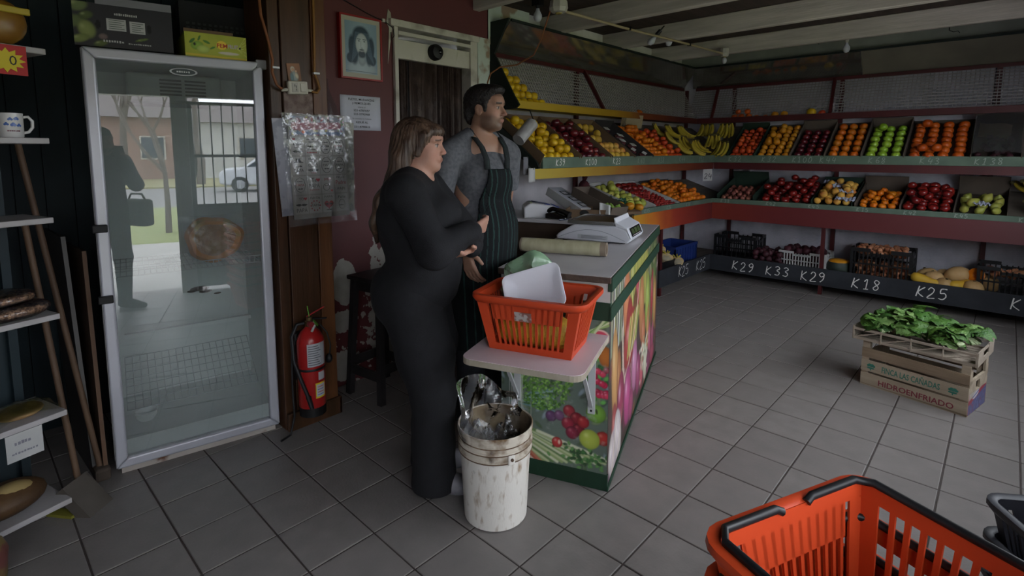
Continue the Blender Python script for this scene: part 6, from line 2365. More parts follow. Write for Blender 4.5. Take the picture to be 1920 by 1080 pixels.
for r0 in range(4):
    for c0 in range(4):
        x0, y0 = 0.008 + c0 * 0.0765, 0.026 + (3 - r0) * 0.1025
        w_, h_ = 0.072, 0.096
        b = MB()
        b.bx(x0, x0 + w_, y0, y0 + h_, 0.0, 0.0012, STK)
        skr = b.build('sticker', mat('sticker_white', '#a9a7a2', 0.4, '#9b9994', 8), t_)
        bk, rd = MB(), MB()
        kx, ky = x0 + w_ / 2, y0
        kind = rows[r0][c0]
        READ = ('PAPA', 'PAPI', 'Te', 'YO', 'papa', 'FELIZ', 'Padre', 'Feliz Dia', 'Feliz', '*****')

        def T_(mbb, s, h, y, fit=None):
            if s in READ:
                put_text(mbb, s.replace('PAPA', 'PAPÁ') if kind in ('te', 'yo', 'bigheart') else s, STK, h, cx=kx, y=ky + y, z=0.0015, fit=fit)
            else:
                w9 = fit or 0.03
                squiggle(mbb, STK, kx - w9 / 2, ky + y, w9, h * 0.8, max(3, int(w9 / 0.007)), 0.0013)
        if kind == 'heart':
            heart(rd, STK, kx - 0.018, ky + 0.083, 0.009)
            T_(bk, 'Jose', 0.016, 0.052, 0.045)
            T_(bk, 'y vos', 0.010, 0.036, 0.03)
            stache(bk, STK, kx, ky + 0.02, 0.024)
        elif kind == 'stache3':
            T_(bk, 'CUANDO', 0.009, 0.08, 0.05)
            T_(bk, 'SEA', 0.009, 0.066, 0.03)
            stache(bk, STK, kx, ky + 0.046, 0.022)
            T_(bk, 'GRANDE', 0.008, 0.028, 0.045)
            T_(rd, 'COMO PAPA', 0.008, 0.012, 0.055)
        elif kind in ('badge', 'oval', 'oval2', 'diamond', 'frame'):
            ring(bk, STK, kx, ky + 0.05, 0.028 if kind != 'frame' else 0.032, 0.042 if kind != 'diamond' else 0.04, n=8 if kind in ('diamond', 'frame') else 20)
            T_(rd if kind in ('frame', 'diamond') else bk, {'badge': 'MASTER', 'frame': 'PAPA', 'oval': 'PAPI', 'oval2': 'PAPA', 'diamond': 'PAPA'}[kind], 0.012, 0.044, 0.045)
            T_(bk, 'el mejor', 0.007, 0.066, 0.03)
            stache(bk, STK, kx, ky + 0.03, 0.013)
        elif kind == 'hat':
            bk.bx(kx - 0.024, kx + 0.024, ky + 0.064, ky + 0.068, 0.0013, 0.0016, STK)
            bk.bx(kx - 0.014, kx + 0.014, ky + 0.068, ky + 0.086, 0.0013, 0.0016, STK)
            stache(bk, STK, kx, ky + 0.046, 0.016)
            T_(bk, 'PAPA', 0.016, 0.016, 0.05)
        elif kind == 'face':
            T_(bk, 'TE QUIERO', 0.008, 0.08, 0.05)
            ring(bk, STK, kx - 0.014, ky + 0.05, 0.011, 0.009, 0.0009, 12)
            ring(bk, STK, kx + 0.014, ky + 0.05, 0.011, 0.009, 0.0009, 12)
            stache(bk, STK, kx, ky + 0.024, 0.026)
            T_(rd, 'PAPA', 0.008, 0.006, 0.03)
        elif kind == 'te':
            T_(bk, 'Te', 0.022, 0.064, None)
            heart(rd, STK, kx + 0.022, ky + 0.074, 0.012)
            T_(bk, 'PAPA', 0.020, 0.034, 0.06)
            T_(rd, '*****', 0.014, 0.012, 0.055)
        elif kind == 'papa':
            T_(rd, 'papa', 0.016, 0.072, 0.04)
            ring(bk, STK, kx - 0.008, ky + 0.034, 0.018, 0.018)
            T_(bk, 'lindo', 0.008, 0.04, None)
            heart(rd, STK, kx + 0.022, ky + 0.014, 0.007)
        elif kind == 'feliz':
            T_(bk, 'FELIZ', 0.010, 0.08, 0.05)
            T_(rd, 'Padre', 0.022, 0.046, 0.062)
            T_(bk, 'PAPI', 0.016, 0.014, 0.045)
        elif kind == 'yo':
            T_(bk, 'YO', 0.016, 0.072, 0.026)
            heart(rd, STK, kx + 0.022, ky + 0.08, 0.010)
            stache(bk, STK, kx, ky + 0.048, 0.027)
            T_(bk, 'PAPA', 0.020, 0.010, 0.06)
        elif kind == 'sun':
            T_(bk, 'Feliz Dia', 0.012, 0.076, 0.055)
            for k in range(10):
                a = k * math.pi / 5
                rd.sphere((kx + 0.026 * math.cos(a), ky + 0.04 + 0.026 * math.sin(a), 0.0014), (0.004, 0.004, 0.0003), 8, 4, STK)
            T_(bk, 'PAPA', 0.014, 0.035, 0.048)
        elif kind == 'bigheart':
            T_(bk, 'PAPA', 0.012, 0.078, 0.05)
            heart(rd, STK, kx, ky + 0.042, 0.028)
            stache(bk, STK, kx, ky + 0.044, 0.022)
            T_(bk, 'genial', 0.008, 0.01, None)
        else:
            T_(bk, 'Feliz', 0.014, 0.072, 0.045)
            ring(bk, STK, kx, ky + 0.038, 0.018, 0.026)
            T_(bk, 'papi', 0.010, 0.03, 0.03)
        if bk.v:
            bk.build('lettering', M_ink, skr)
        if rd.v:
            rd.build('red_lettering', M_rink, skr)
for k, (dx, dy, w_, h_, ang) in enumerate(((-0.055, 0.02, 0.30, 0.50, 2), (0.06, 0.03, 0.30, 0.50, -3))):
    b = MB()
    Mk = STK @ Matrix.Translation((dx, dy, -0.012 - 0.008 * k)) @ Matrix.Rotation(R(ang), 4, 'Z')
    b.bx(0, w_, 0, h_, -0.003, 0.0, Mk)
    b.build('spare_sheet', mat('spare_sheet_%d' % k, ('#93939c', '#8a8a7a')[k], 0.4, ('#7a7a84', '#6a6a60')[k], 18, thr=(0.5, 0.6)), t_)
b = MB()
b.grid(lambda u, v: STK @ Vector((-0.03 + 0.39 * u, -0.035 + 0.585 * v, 0.006 + 0.005 * math.sin(u * 23 + v * 9) * math.sin(v * 17))), 30, 36)
b.build('plastic_sleeve', film('sleeve_film', '#c0c0c4', 0.10, 0.08), t_, smooth=True)

# ---- fire extinguisher -------------------------------------------------------------
ex = thing('fire_extinguisher', 'red fire extinguisher hung low on the wooden column', 'fire extinguisher', (-0.118, 0.207, 0.10), R(20))
ex.scale = (0.9, 0.9, 0.88)
M_exr = mat('extinguisher_red', '#a3201f', 0.3, '#8c1a1a', 3, coat=0.2)
b = MB()
b.lathe([(0.074, 0.05), (0.078, 0.06), (0.078, 0.45), (0.074, 0.475), (0.055, 0.51), (0.03, 0.535), (0.024, 0.55)], 32, None, True, True)
b.build('cylinder', M_exr, ex, smooth=40)
b = MB()
b.bx(-0.11, -0.07, -0.03, 0.03, 0.2, 0.5)
b.build('wall_bracket', M_blackish, ex)
b = MB()
b.lathe([(0.070, 0.0), (0.076, 0.0), (0.076, 0.06), (0.070, 0.06)], 28, None, False, False)
b.build('base_ring', M_blackish, ex, smooth=40)
b = MB()
b.lathe([(0.026, 0.545), (0.026, 0.575), (0.018, 0.58), (0.018, 0.60)], 16)
b.build('valve', mat('valve_brass', '#6b5a3c', 0.4, metal=0.6), ex, smooth=40)
b = MB()
b.bar((-0.02, 0.0, 0.60), (0.07, 0.05, 0.66), 0.02, 0.008)
b.build('lever', M_exr, ex, bevel=0.002)
b = MB()
b.bar((-0.02, 0.0, 0.585), (0.085, 0.05, 0.59), 0.02, 0.008)
b.build('carry_handle', M_blackish, ex, bevel=0.002)
b = MB()
b.cyl((0.02, -0.02, 0.565), (0.045, -0.03, 0.565), 0.017, n=16)
b.build('gauge', mat('gauge_red', '#8a2a30', 0.3), ex)
b = MB()
b.tube([(0.035, -0.02, 0.52), (0.05, -0.012, 0.555), (0.03, -0.005, 0.57)], 0.008, 8)
b.build('seal_tag', M_card_wh, ex, smooth=True)
b = MB()
b.bar((0.03, -0.0, 0.585), (0.05, 0.015, 0.55), 0.03, 0.002)
b.tube([(0.0, 0, 0.60), (-0.008, 0.0, 0.64), (-0.012, 0.0, 0.665)], 0.003, 6)
b.build('green_tag', mat('green_tag', '#5d9a2c', 0.5), ex)
b = MB()
b.tube([(-0.02, -0.02, 0.565), (-0.05, -0.05, 0.56), (-0.05, -0.09, 0.50), (-0.03, -0.10, 0.35), (0.01, -0.092, 0.24), (0.05, -0.075, 0.12), (0.06, -0.068, 0.07)], 0.011, 10)
b.build('hose', mat('black_rubber', '#17181a', 0.5), ex, smooth=True)
b = MB()
b.cyl((0.045, -0.078, 0.14), (0.062, -0.07, 0.065), 0.015, 0.012, 10)
b.build('nozzle', MATS['black_rubber'], ex)
b = MB()
b.lathe([(0.0785, 0.285), (0.080, 0.29), (0.080, 0.296), (0.0785, 0.30)], 32, None, False, False)
b.build('strap', MATS['black_rubber'], ex, smooth=True)


def wrap_label(z0, z1, a0, a1, r_, m_, nm, par):
    bb = MB()
    bb.grid(lambda u, v: (r_ * math.cos(a0 + (a1 - a0) * u), r_ * math.sin(a0 + (a1 - a0) * u), z0 + (z1 - z0) * v), 14, 2)
    return bb.build(nm, m_, par, smooth=True)


l1 = wrap_label(0.315, 0.455, -1.05, 0.42, 0.0788, mat('label_white', '#aeb0b4', 0.5), 'instruction_label', ex)
for k in range(9):
    wrap_label(0.325 + 0.014 * k, 0.330 + 0.014 * k, -0.98, -0.05 - 0.1 * (k % 3), 0.0792, MATS['grey_ink'], 'print', l1)
wrap_label(0.316, 0.454, -0.02, 0.0, 0.0791, MATS['grey_ink'], 'print', l1)
l2 = wrap_label(0.115, 0.21, -0.55, 0.30, 0.0786, mat('label_yellow', '#c8b428', 0.5), 'service_label', ex)
l3 = wrap_label(0.125, 0.20, -0.48, 0.24, 0.0790, MATS['label_white'], 'label_field', l2)
for k in range(4):
    wrap_label(0.135 + 0.016 * k, 0.139 + 0.016 * k, -0.4, 0.1, 0.0793, (mat('blue_ink', '#4a5a9c', 0.5), mat('red_ink2', '#a83a3a', 0.5))[k % 2], 'print', l2)
wrap_label(0.225, 0.275, -0.3, 0.3, 0.0787, MATS['label_white'], 'small_label', ex)
b = MB()
b.tube([(0.0, 0.08, 0.53), (0.04, 0.095, 0.48), (0.06, 0.10, 0.40), (0.055, 0.095, 0.34), (0.04, 0.09, 0.30)], 0.0045, 8)
b.sphere((0.05, 0.095, 0.315), (0.02, 0.02, 0.03), 10, 8)
b.build('safety_cord', MATS['black_rubber'], ex, smooth=True)
t_ = thing('power_cable', 'black cable hanging between fridge and column down to the floor', 'cable', (-0.17, 0.12, 0))
b = MB()
b.tube([(0.0, 0.03, 0.52), (0.015, 0.0, 0.4), (0.02, -0.005, 0.25), (0.02, 0.0, 0.1), (0.03, -0.03, 0.008), (0.05, -0.09, 0.006)], 0.006, 8)
b.build('sheath', MATS['black_rubber'], t_, smooth=True)
b = MB()
b.cyl((0.0, 0.03, 0.50), (0.0, 0.03, 0.54), 0.012, n=10)
b.build('plug', MATS['black_rubber'], t_)

# ================================================================== things on the red wall
pic = thing('framed_picture', 'portrait of a long-haired bearded man in a red-edged frame', 'picture', (-0.5, 0.635, 1.945))
PW_, PH_ = 0.292, 0.385
b = MB()
for x0, x1, z0, z1 in ((0, PW_, 0, 0.010), (0, PW_, PH_ - 0.010, PH_), (0, 0.010, 0.01, PH_ - .01), (PW_ - 0.010, PW_, 0.01, PH_ - .01)):
    b.bx(0, 0.035, x0, x1, z0, z1)
b.build('frame', mat('red_frame', '#8c1a1c', 0.4), pic)
b = MB()
b.bx(0, 0.028, 0.01, PW_ - 0.01, 0.01, PH_ - 0.01)
b.build('mount', mat('cream_mount', '#a8a497', 0.6), pic)


def paint_portrait(U, V):
    W, H = 0.222, 0.31
    P = Paint(U, V, '#8fa3b0')
    P.blend(np.clip(np.abs(U / W - .5) * 1.6, 0, 1) * 0.6, lin('#5c7a92'))
    P.ell(0.11, 0.03, 0.12, 0.06, 0, '#9aa6ae', edge=0.3)
    for x, y, a, q, an in ((0.11, 0.23, 0.066, 0.065, 0), (0.055, 0.14, 0.036, 0.10, 0.1), (0.172, 0.14, 0.034, 0.10, -0.1), (0.035, 0.09, 0.03, 0.035, 0), (0.19, 0.085, 0.028, 0.035, 0)):
        P.ell(x, y, a, q, an, '#2c3c4a', edge=0.25, shade=0.2)
    for k in range(16):
        P.line(0.04 + 0.003 * k, 0.06 + .004 * k, 0.07 + 0.002 * k, 0.25, 0.0016, '#4c5f70', 0.8)
        P.line(0.20 - 0.003 * k, 0.06 + .004 * k, 0.158 - 0.002 * k, 0.25, 0.0016, '#4c5f70', 0.8)
    P.ell(0.114, 0.09, 0.03, 0.05, 0, '#8c979e', edge=0.3)
    P.ell(0.114, 0.178, 0.045, 0.072, 0, '#b4bcc0', edge=0.15, shade=0.35)
    P.ell(0.114, 0.118, 0.034, 0.028, 0, '#3c4752', edge=0.4, shade=0.2)
    P.ell(0.114, 0.136, 0.018, 0.006, 0, '#8a8f96', edge=0.4)
    P.ell(0.114, 0.146, 0.022, 0.005, 0, '#434e5a', edge=0.5)
    for sg in (-1, 1):
        P.ell(0.114 + sg * 0.019, 0.197, 0.009, 0.004, 0, '#3a4450', edge=0.5)
        P.line(0.114 + sg * 0.009, 0.208, 0.114 + sg * 0.030, 0.209, 0.003, '#3f4a56', 0.6)
    P.line(0.109, 0.195, 0.108, 0.16, 0.003, '#929ca2', 0.9)
    P.ell(0.114, 0.155, 0.010, 0.004, 0, '#848e96', edge=0.5)
    P.line(0.0, 0.012, 0.222, 0.010, 0.002, '#3c4650', 0.6)
    return np.clip(P.c, 0, 1)


painted_panel('portrait_print', 0.222, 0.31, 110, 154, paint_portrait, M_print, basis((0, 1, 0), (0, 0, 1), (0.0285, 0.035, 0.038)), pic)
nt_ = thing('paper_notice', 'white paper notice with moving service text on the red wall', 'notice', (-0.4985, 0.638, 1.632))
b = MB()
b.grid(lambda u, v: (0.001 + 0.004 * math.sin(u * 3.1) * v, 0.285 * u, 0.215 * v), 8, 6)
b.build('sheet', mat('notice_paper', '#c6c7d2', 0.7, '#b8b9c4', 5), nt_, smooth=True, solid=0.0008)
b = MB()
MN = basis((0, 1, 0), (0, 0, 1), (0.0065, 0, 0))
for s, h, z, fit in (('FLETES, MUDANZAS', 0.013, 0.185, 0.185), ('y REMOLQUES', 0.013, 0.162, 0.13), ('Llama al', 0.010, 0.140, 0.055), ('221-6787697', 0.012, 0.118, 0.115), ('221-5792968', 0.012, 0.095, 0.115),
                     ('Su consulta no molesta', 0.010, 0.068, 0.135), ('RESUÉ AL', 0.012, 0.044, 0.085), ('221-4790512', 0.012, 0.016, 0.115)):
    put_text(b, s, MN, h, cx=0.145, y=z, fit=fit, bold=h > 0.011)
b.build('lettering', M_ink, nt_)
t_ = thing('plastic_bag', 'clear plastic bag hung on the wall behind the column', 'bag', (-0.47, 0.50, 1.66))
b = MB()
b.grid(lambda u, v: (0.02 * math.sin(v * 6) + 0.012 * math.sin(u * 14), (u - .5) * (0.16 - 0.13 * v) + 0.03, 0.27 * v), 14, 14)
b.build('bag', film('hung_bag', '#7c7a80', 0.4), t_, smooth=True)
b = MB()
b.bx(0.0, 0.004, 0.0, 0.09, 0.0, 0.05)
b.build('paper', M_card_wh, t_)
t_ = thing('wall_cable', 'thin black cable sagging across the red wall to the doorway', 'cable', (-0.49, 0.5, 2.3))
b = MB()
b.tube([(0.0, -0.1, 0.22), (0.0, 0.14, 0.125), (0, 0.35, 0.06), (0, 0.48, 0.03), (0.015, 0.52, 0.0), (0.02, 0.525, -0.05), (0.01, 0.505, -0.08), (0.02, 0.50, -0.03)], 0.003, 6)
b.build('wire', MATS['black_rubber'], t_, smooth=True)
b = MB()
b.bx(-0.008, 0.004, 0.45, 0.47, 0.03, 0.05)
b.build('clip', M_frame, t_)
t_ = thing('door_bell', 'round black alarm sounder on the door pelmet', 'alarm', (-0.49, 1.368, 2.19))
MRy = Matrix.Rotation(R(90), 4, 'Y')
b = MB()
b.lathe([(0.056, 0), (0.056, 0.03), (0.045, 0.05), (0.02, 0.058)], 22, MRy)
b.build('housing', M_blackish, t_, smooth=40)
b = MB()
b.sphere((0.055, 0.012, 0.0), (0.012, 0.016, 0.016), 12, 8)
b.build('lens', MATS['gloss_black_plastic'], t_, smooth=True)
# broken plaster strip left of the lintel
b = MB()
b.prism([(0.99, 2.07), (1.005, 2.30), (0.985, 2.34), (1.0, 2.42), (1.02, 2.40), (1.028, 2.30), (1.01, 2.2)], 0, 0.004, Matrix(((0, 0, 1, -0.4995), (1, 0, 0, 0), (0, 1, 0, 0), (0, 0, 0, 1))))
b.build('bare_plaster', M_frame, wl)
# stool
st = thing('stool', 'tall dark wooden stool against the peeling red wall', 'stool', (-0.25, 0.735, 0), R(8))
st.scale = (0.88, 0.88, 1.0)
M_blk = mat('black_stained_wood', '#1d1b1b', 0.5, '#2a2727', 6)
b = MB()
b.bx(-0.165, 0.165, -0.165, 0.165, 0.725, 0.75)
b.build('seat', M_blk, st, bevel=0.006)
for sx in (-1, 1):
    for sy in (-1, 1):
        b = MB()
        b.bar((sx * 0.165, sy * 0.165, 0), (sx * 0.125, sy * 0.125, 0.725), 0.042, 0.042)
        b.build('leg', M_blk, st)
for k, z in enumerate((0.16, 0.20)):
    for s_ in (-1, 1):
        b = MB()
        if k == 0:
            b.bar((-0.15, s_ * 0.155, z), (0.15, s_ * 0.155, z), 0.02, 0.055)
        else:
            b.bar((s_ * 0.155, -0.15, z), (s_ * 0.155, 0.15, z), 0.02, 0.055)
        b.build('stretcher', M_blk, st)
for s_ in (-1, 1):
    b = MB()
    b.bar((-0.12, s_ * 0.125, 0.69), (0.12, s_ * 0.125, 0.69), 0.02, 0.06)
    b.bar((s_ * 0.125, -0.12, 0.69), (s_ * 0.125, 0.12, 0.69), 0.02, 0.06)
    b.build('apron', M_blk, st)
# ================================================================== wooden crates of chard on the floor
A_, B_, C__ = Vector((1.921, 2.912, 0)), Vector((2.454, 2.795, 0)), Vector((2.544, 3.106, 0))
ax_ = (B_ - A_).normalized()
CRZ = math.atan2(ax_.y, ax_.x)
KL, KD, KH = (B_ - A_).length, 0.325, 0.295
KM = Matrix.Translation(A_) @ Matrix.Rotation(CRZ, 4, 'Z')
M_pine = mat('raw_pine', '#a39582', 0.8, '#8d7f6c', 6, bump=0.15, stretch=(0.5, 5, 5))
M_pine_d = mat('shaded_plank', '#85735f', 0.8, '#6f5f4d', 6, bump=0.15, stretch=(0.5, 5, 5))
ck = thing('wooden_crate', 'slatted wooden crate with green and red lettering standing on the floor', 'crate', A_, CRZ)
M_gi = mat('green_stencil', '#2f6a5c', 0.7)
M_ri = mat('red_stencil', '#74303a', 0.7)
for k, (z0, z1) in enumerate(((0.0, 0.082), (0.096, 0.168), (0.185, 0.245))):
    for y in (0.0, KD - 0.008):
        b = MB()
        b.bx(0, KL, y, y + 0.008, z0, z1)
        sl = b.build('slat', M_pine if k < 2 else M_pine_d, ck)
        if y == 0.0:
            Mc = basis((1, 0, 0), (0, 0, 1), (0, -0.0008, 0))
            if k == 0:
                b = MB()
                put_text(b, 'HIDROENFRIADO', Mc, 0.034, x=0.10, y=0.022, fit=0.385, bold=True)
                b.build('lettering', M_ri, sl)
            elif k == 1:
                b = MB()
                put_text(b, 'FINCA LAS CAÑADAS', Mc, 0.036, x=0.115, y=0.112, fit=0.30, bold=True)
                b.build('lettering', M_gi, sl)
                for x in (0.055, 0.475):
                    b = MB()
                    for q in range(5):
                        b.sphere((x - 0.012 + 0.007 * q, 0.135 + 0.006 * (q % 2), 0), (0.010, 0.008, 0.0004), 9, 4, Mc)
                    b.sphere((x, 0.120, 0), (0.022, 0.006, 0.0004), 10, 4, Mc)
                    b.bx(x - 0.003, x + 0.003, 0.105, 0.12, 0, 0.0005, Mc)
                    b.build('tree_emblem', M_gi, sl)
for x in (0.0, KL - 0.012):
    b = MB()
    b.bx(x, x + 0.012, 0.008, KD - 0.008, 0.0, 0.13)
    b.bx(x, x + 0.012, 0.008, 0.05, 0.13, KH)
    b.bx(x, x + 0.012, KD - 0.05, KD - 0.008, 0.13, KH)
    b.bx(x, x + 0.012, 0.008, KD - 0.008, 0.185, 0.205)
    b.bx(x, x + 0.012, 0.05, 0.12, 0.13, 0.185)
    b.bx(x, x + 0.012, 0.19, KD - 0.05, 0.13, 0.185)
    b.build('end_panel', M_pine, ck)
for x in (0.0, KL - 0.03):
    for y in (0.008, KD - 0.04):
        b = MB()
        b.bx(x + 0.012 if x == 0 else x - 0.012, x + 0.04 if x == 0 else x + 0.018, y, y + 0.032, 0, KH)
        b.build('corner_post', M_pine, ck)
b = MB()
b.bx(0.0, KL, 0, KD, 0.006, 0.012)
b.build('base_board', M_pine_d, ck)


def paint_label(U, V):
    P = Paint(U, V, '#a39a90')
    top = 0.075 + 0.05 * (U / 0.3)
    P.blend((top - V) / 0.004, lin('#4c4f7a'))
    for k in range(40):
        P.ell(rp.uniform(0, .3), rp.uniform(0, .09), 0.01, 0.014, 0, ('#5c6290', '#3f4470', '#7a3a52', '#6a70a0')[k % 4], edge=0.4)
    P.line(0.0, 0.07, 0.3, 0.128, 0.016, '#8f2a38', 0.3)
    P.line(0.0, 0.0, 0.0, 0.12, 0.008, '#8f2a38', 0.3)
    P.ell(0.12, 0.10, 0.06, 0.018, 0.2, '#b8b4b8', edge=0.15, shade=0)
    P.line(0.07, 0.092, 0.17, 0.112, 0.006, '#3c4480', 0.4)
    return np.clip(P.c, 0, 1)


painted_panel('printed_label', 0.305, 0.125, 76, 32, paint_label, M_print, basis((0, 1, 0), (0, 0, 1), (KL + 0.0008, 0.01, 0.004)), ck)
# shallow crate on top, set a little to the left and askew
T2 = KM @ Matrix.Translation((-0.05, -0.03, KH)) @ Matrix.Rotation(R(4.0), 4, 'Z')
UL, UD, UH = 0.62, 0.40, 0.085
up = thing('wooden_crate', 'shallow thin-slatted wooden tray stacked on the lettered crate', 'crate', T2.translation, T2.to_euler().z)
M_strip = mat('weathered_strip', '#978b7d', 0.8, '#7f7365', 8, stretch=(0.5, 5, 5))
for z in (0.004, 0.062):
    for y in (0, UD - 0.006):
        b = MB()
        b.bx(0, UL, y, y + 0.006, z, z + 0.014)
        b.build('rail', M_strip, up)
    for x in (0, UL - 0.006):
        b = MB()
        b.bx(x, x + 0.006, 0, UD, z, z + 0.014)
        b.build('rail', M_strip, up)
for k in range(5):
    x = min(max(UL * k / 4, 0.006), UL - .006)
    for y in (0.003, UD - 0.003):
        b = MB()
        b.bar((x, y, 0.0), (x, y, 0.08), 0.010, 0.006)
        b.build('upright', M_strip, up)
        if k < 4:
            b = MB()
            b.bar((UL * k / 4, y, 0.01), (UL * (k + 1) / 4, y, 0.07), 0.004, 0.006)
            b.build('brace', M_strip, up)
for y0, y1, z1 in ((0.0, 0.13, UH), (0.27, UD, UH), (0.13, 0.27, 0.03)):
    b = MB()
    b.bx(UL - 0.004, UL + 0.002, y0, y1, 0.0, z1)
    b.build('end_board', M_strip, up)
b = MB()
b.bx(-0.002, 0.004, 0.0, UD, 0.0, UH)
b.build('end_board', M_strip, up)
for k in range(8):
    b = MB()
    b.bx(0, UL, 0.003 + 0.05 * k, 0.045 + 0.05 * k, 0.0, 0.005)
    b.build('bottom_slat', M_strip, up)
# chard: bunches of big crinkled leaves
M_leaf = mat('chard_leaf', '#3f6626', 0.42, '#24461a', 22, bump=0.8, bscale=70, rand='#5a7d32', thr=(0.3, 0.75))
M_leaf2 = mat('pale_chard_leaf', '#64854a', 0.5, '#4a6c32', 10, bump=0.5, bscale=60, rand='#93a86c')
M_stem = mat('pale_stem', '#a8b48c', 0.5)


def leaf_mesh(seed):
    r_ = random.Random(seed)
    L, W = r_.uniform(0.15, 0.19), r_.uniform(0.06, 0.085)
    ph, cu = r_.uniform(0, 6), r_.uniform(1.2, 2.2)
    nu, nv = 14, 10
    b = MB()

    def fn(u, v):
        s_ = u * L
        wd = W * (math.sin(math.pi * min(1, (u * 0.95 + 0.03))) ** 0.55)
        a = (v - 0.5) * 2
        x = s_
        ang = cu * u
        rad = L / cu
        x, z = rad * math.sin(ang), rad * (1 - math.cos(ang))
        y = a * wd
        crink = 0.007 * math.sin(u * 21 + ph + a * 3) * abs(a) + 0.003 * math.sin(a * 9 + u * 13) + 0.012 * abs(a) ** 2 * math.sin(u * 11 + ph)
        return (x, y, -z + crink - 0.012 * a * a + 0.02)
    b.grid(fn, nu, nv)
    return b.mesh('leaf', smooth=60)


LEAVES = []
for k in range(6):
    me_ = leaf_mesh(k)
    me_.materials.append(M_leaf if k < 4 else M_leaf2)
    LEAVES.append(me_)
bunches = [((0.10, 0.10), 2.6, 'leafy chard bunch drooping over the left end of the tray'), ((0.12, 0.28), 2.9, 'chard bunch at the back left of the tray'),
           ((0.24, 0.30), 2.2, 'tall pale chard bunch in the middle back of the tray'), ((0.26, 0.12), 3.5, 'chard bunch spilling over the front of the tray'),
           ((0.36, 0.24), 2.7, 'chard bunch right of centre in the tray'), ((0.44, 0.14), 3.0, 'chard bunch lying towards the right front of the tray'), ((0.50, 0.26), 2.4, 'smaller chard bunch at the right end of the tray')]
for k, ((x, y), a0, lab) in enumerate(bunches):
    p = T2 @ Vector((x, y, 0.075))
    t_ = thing('chard_bunch', lab, 'chard', p, T2.to_euler().z)
    n_ = 34
    for q in range(n_):
        o = bpy.data.objects.new('leaf', LEAVES[(q * 5 + k) % 6])
        link(o, t_)
        az = a0 + (q - n_ / 2) * 0.28 + rnd.uniform(-.4, .4)
        tilt = rnd.uniform(-1.15, -0.25)
        s_ = rnd.uniform(0.42, 0.80) * (1.15 if k in (2, 4) else 1.0)
        o.rotation_euler = (Matrix.Rotation(az, 4, 'Z') @ Matrix.Rotation(tilt, 4, 'Y') @ Matrix.Rotation(rnd.uniform(-.6, .6), 4, 'X')).to_euler()
        o.location = (rnd.uniform(-.03, .03), rnd.uniform(-.03, .03), rnd.uniform(0.0, 0.06) * (1.5 if k in (2, 4) else 1))
        o.scale = (s_, s_, s_)
    b = MB()
    for q in range(6):
        a = a0 + math.pi + rnd.uniform(-.5, .5)
        b.tube([(0, 0, 0.01), (0.05 * math.cos(a), 0.05 * math.sin(a), 0.02), (0.09 * math.cos(a), 0.09 * math.sin(a), 0.0)], [0.005, 0.006, 0.007], 6)
    b.build('stems', M_stem, t_, smooth=True)

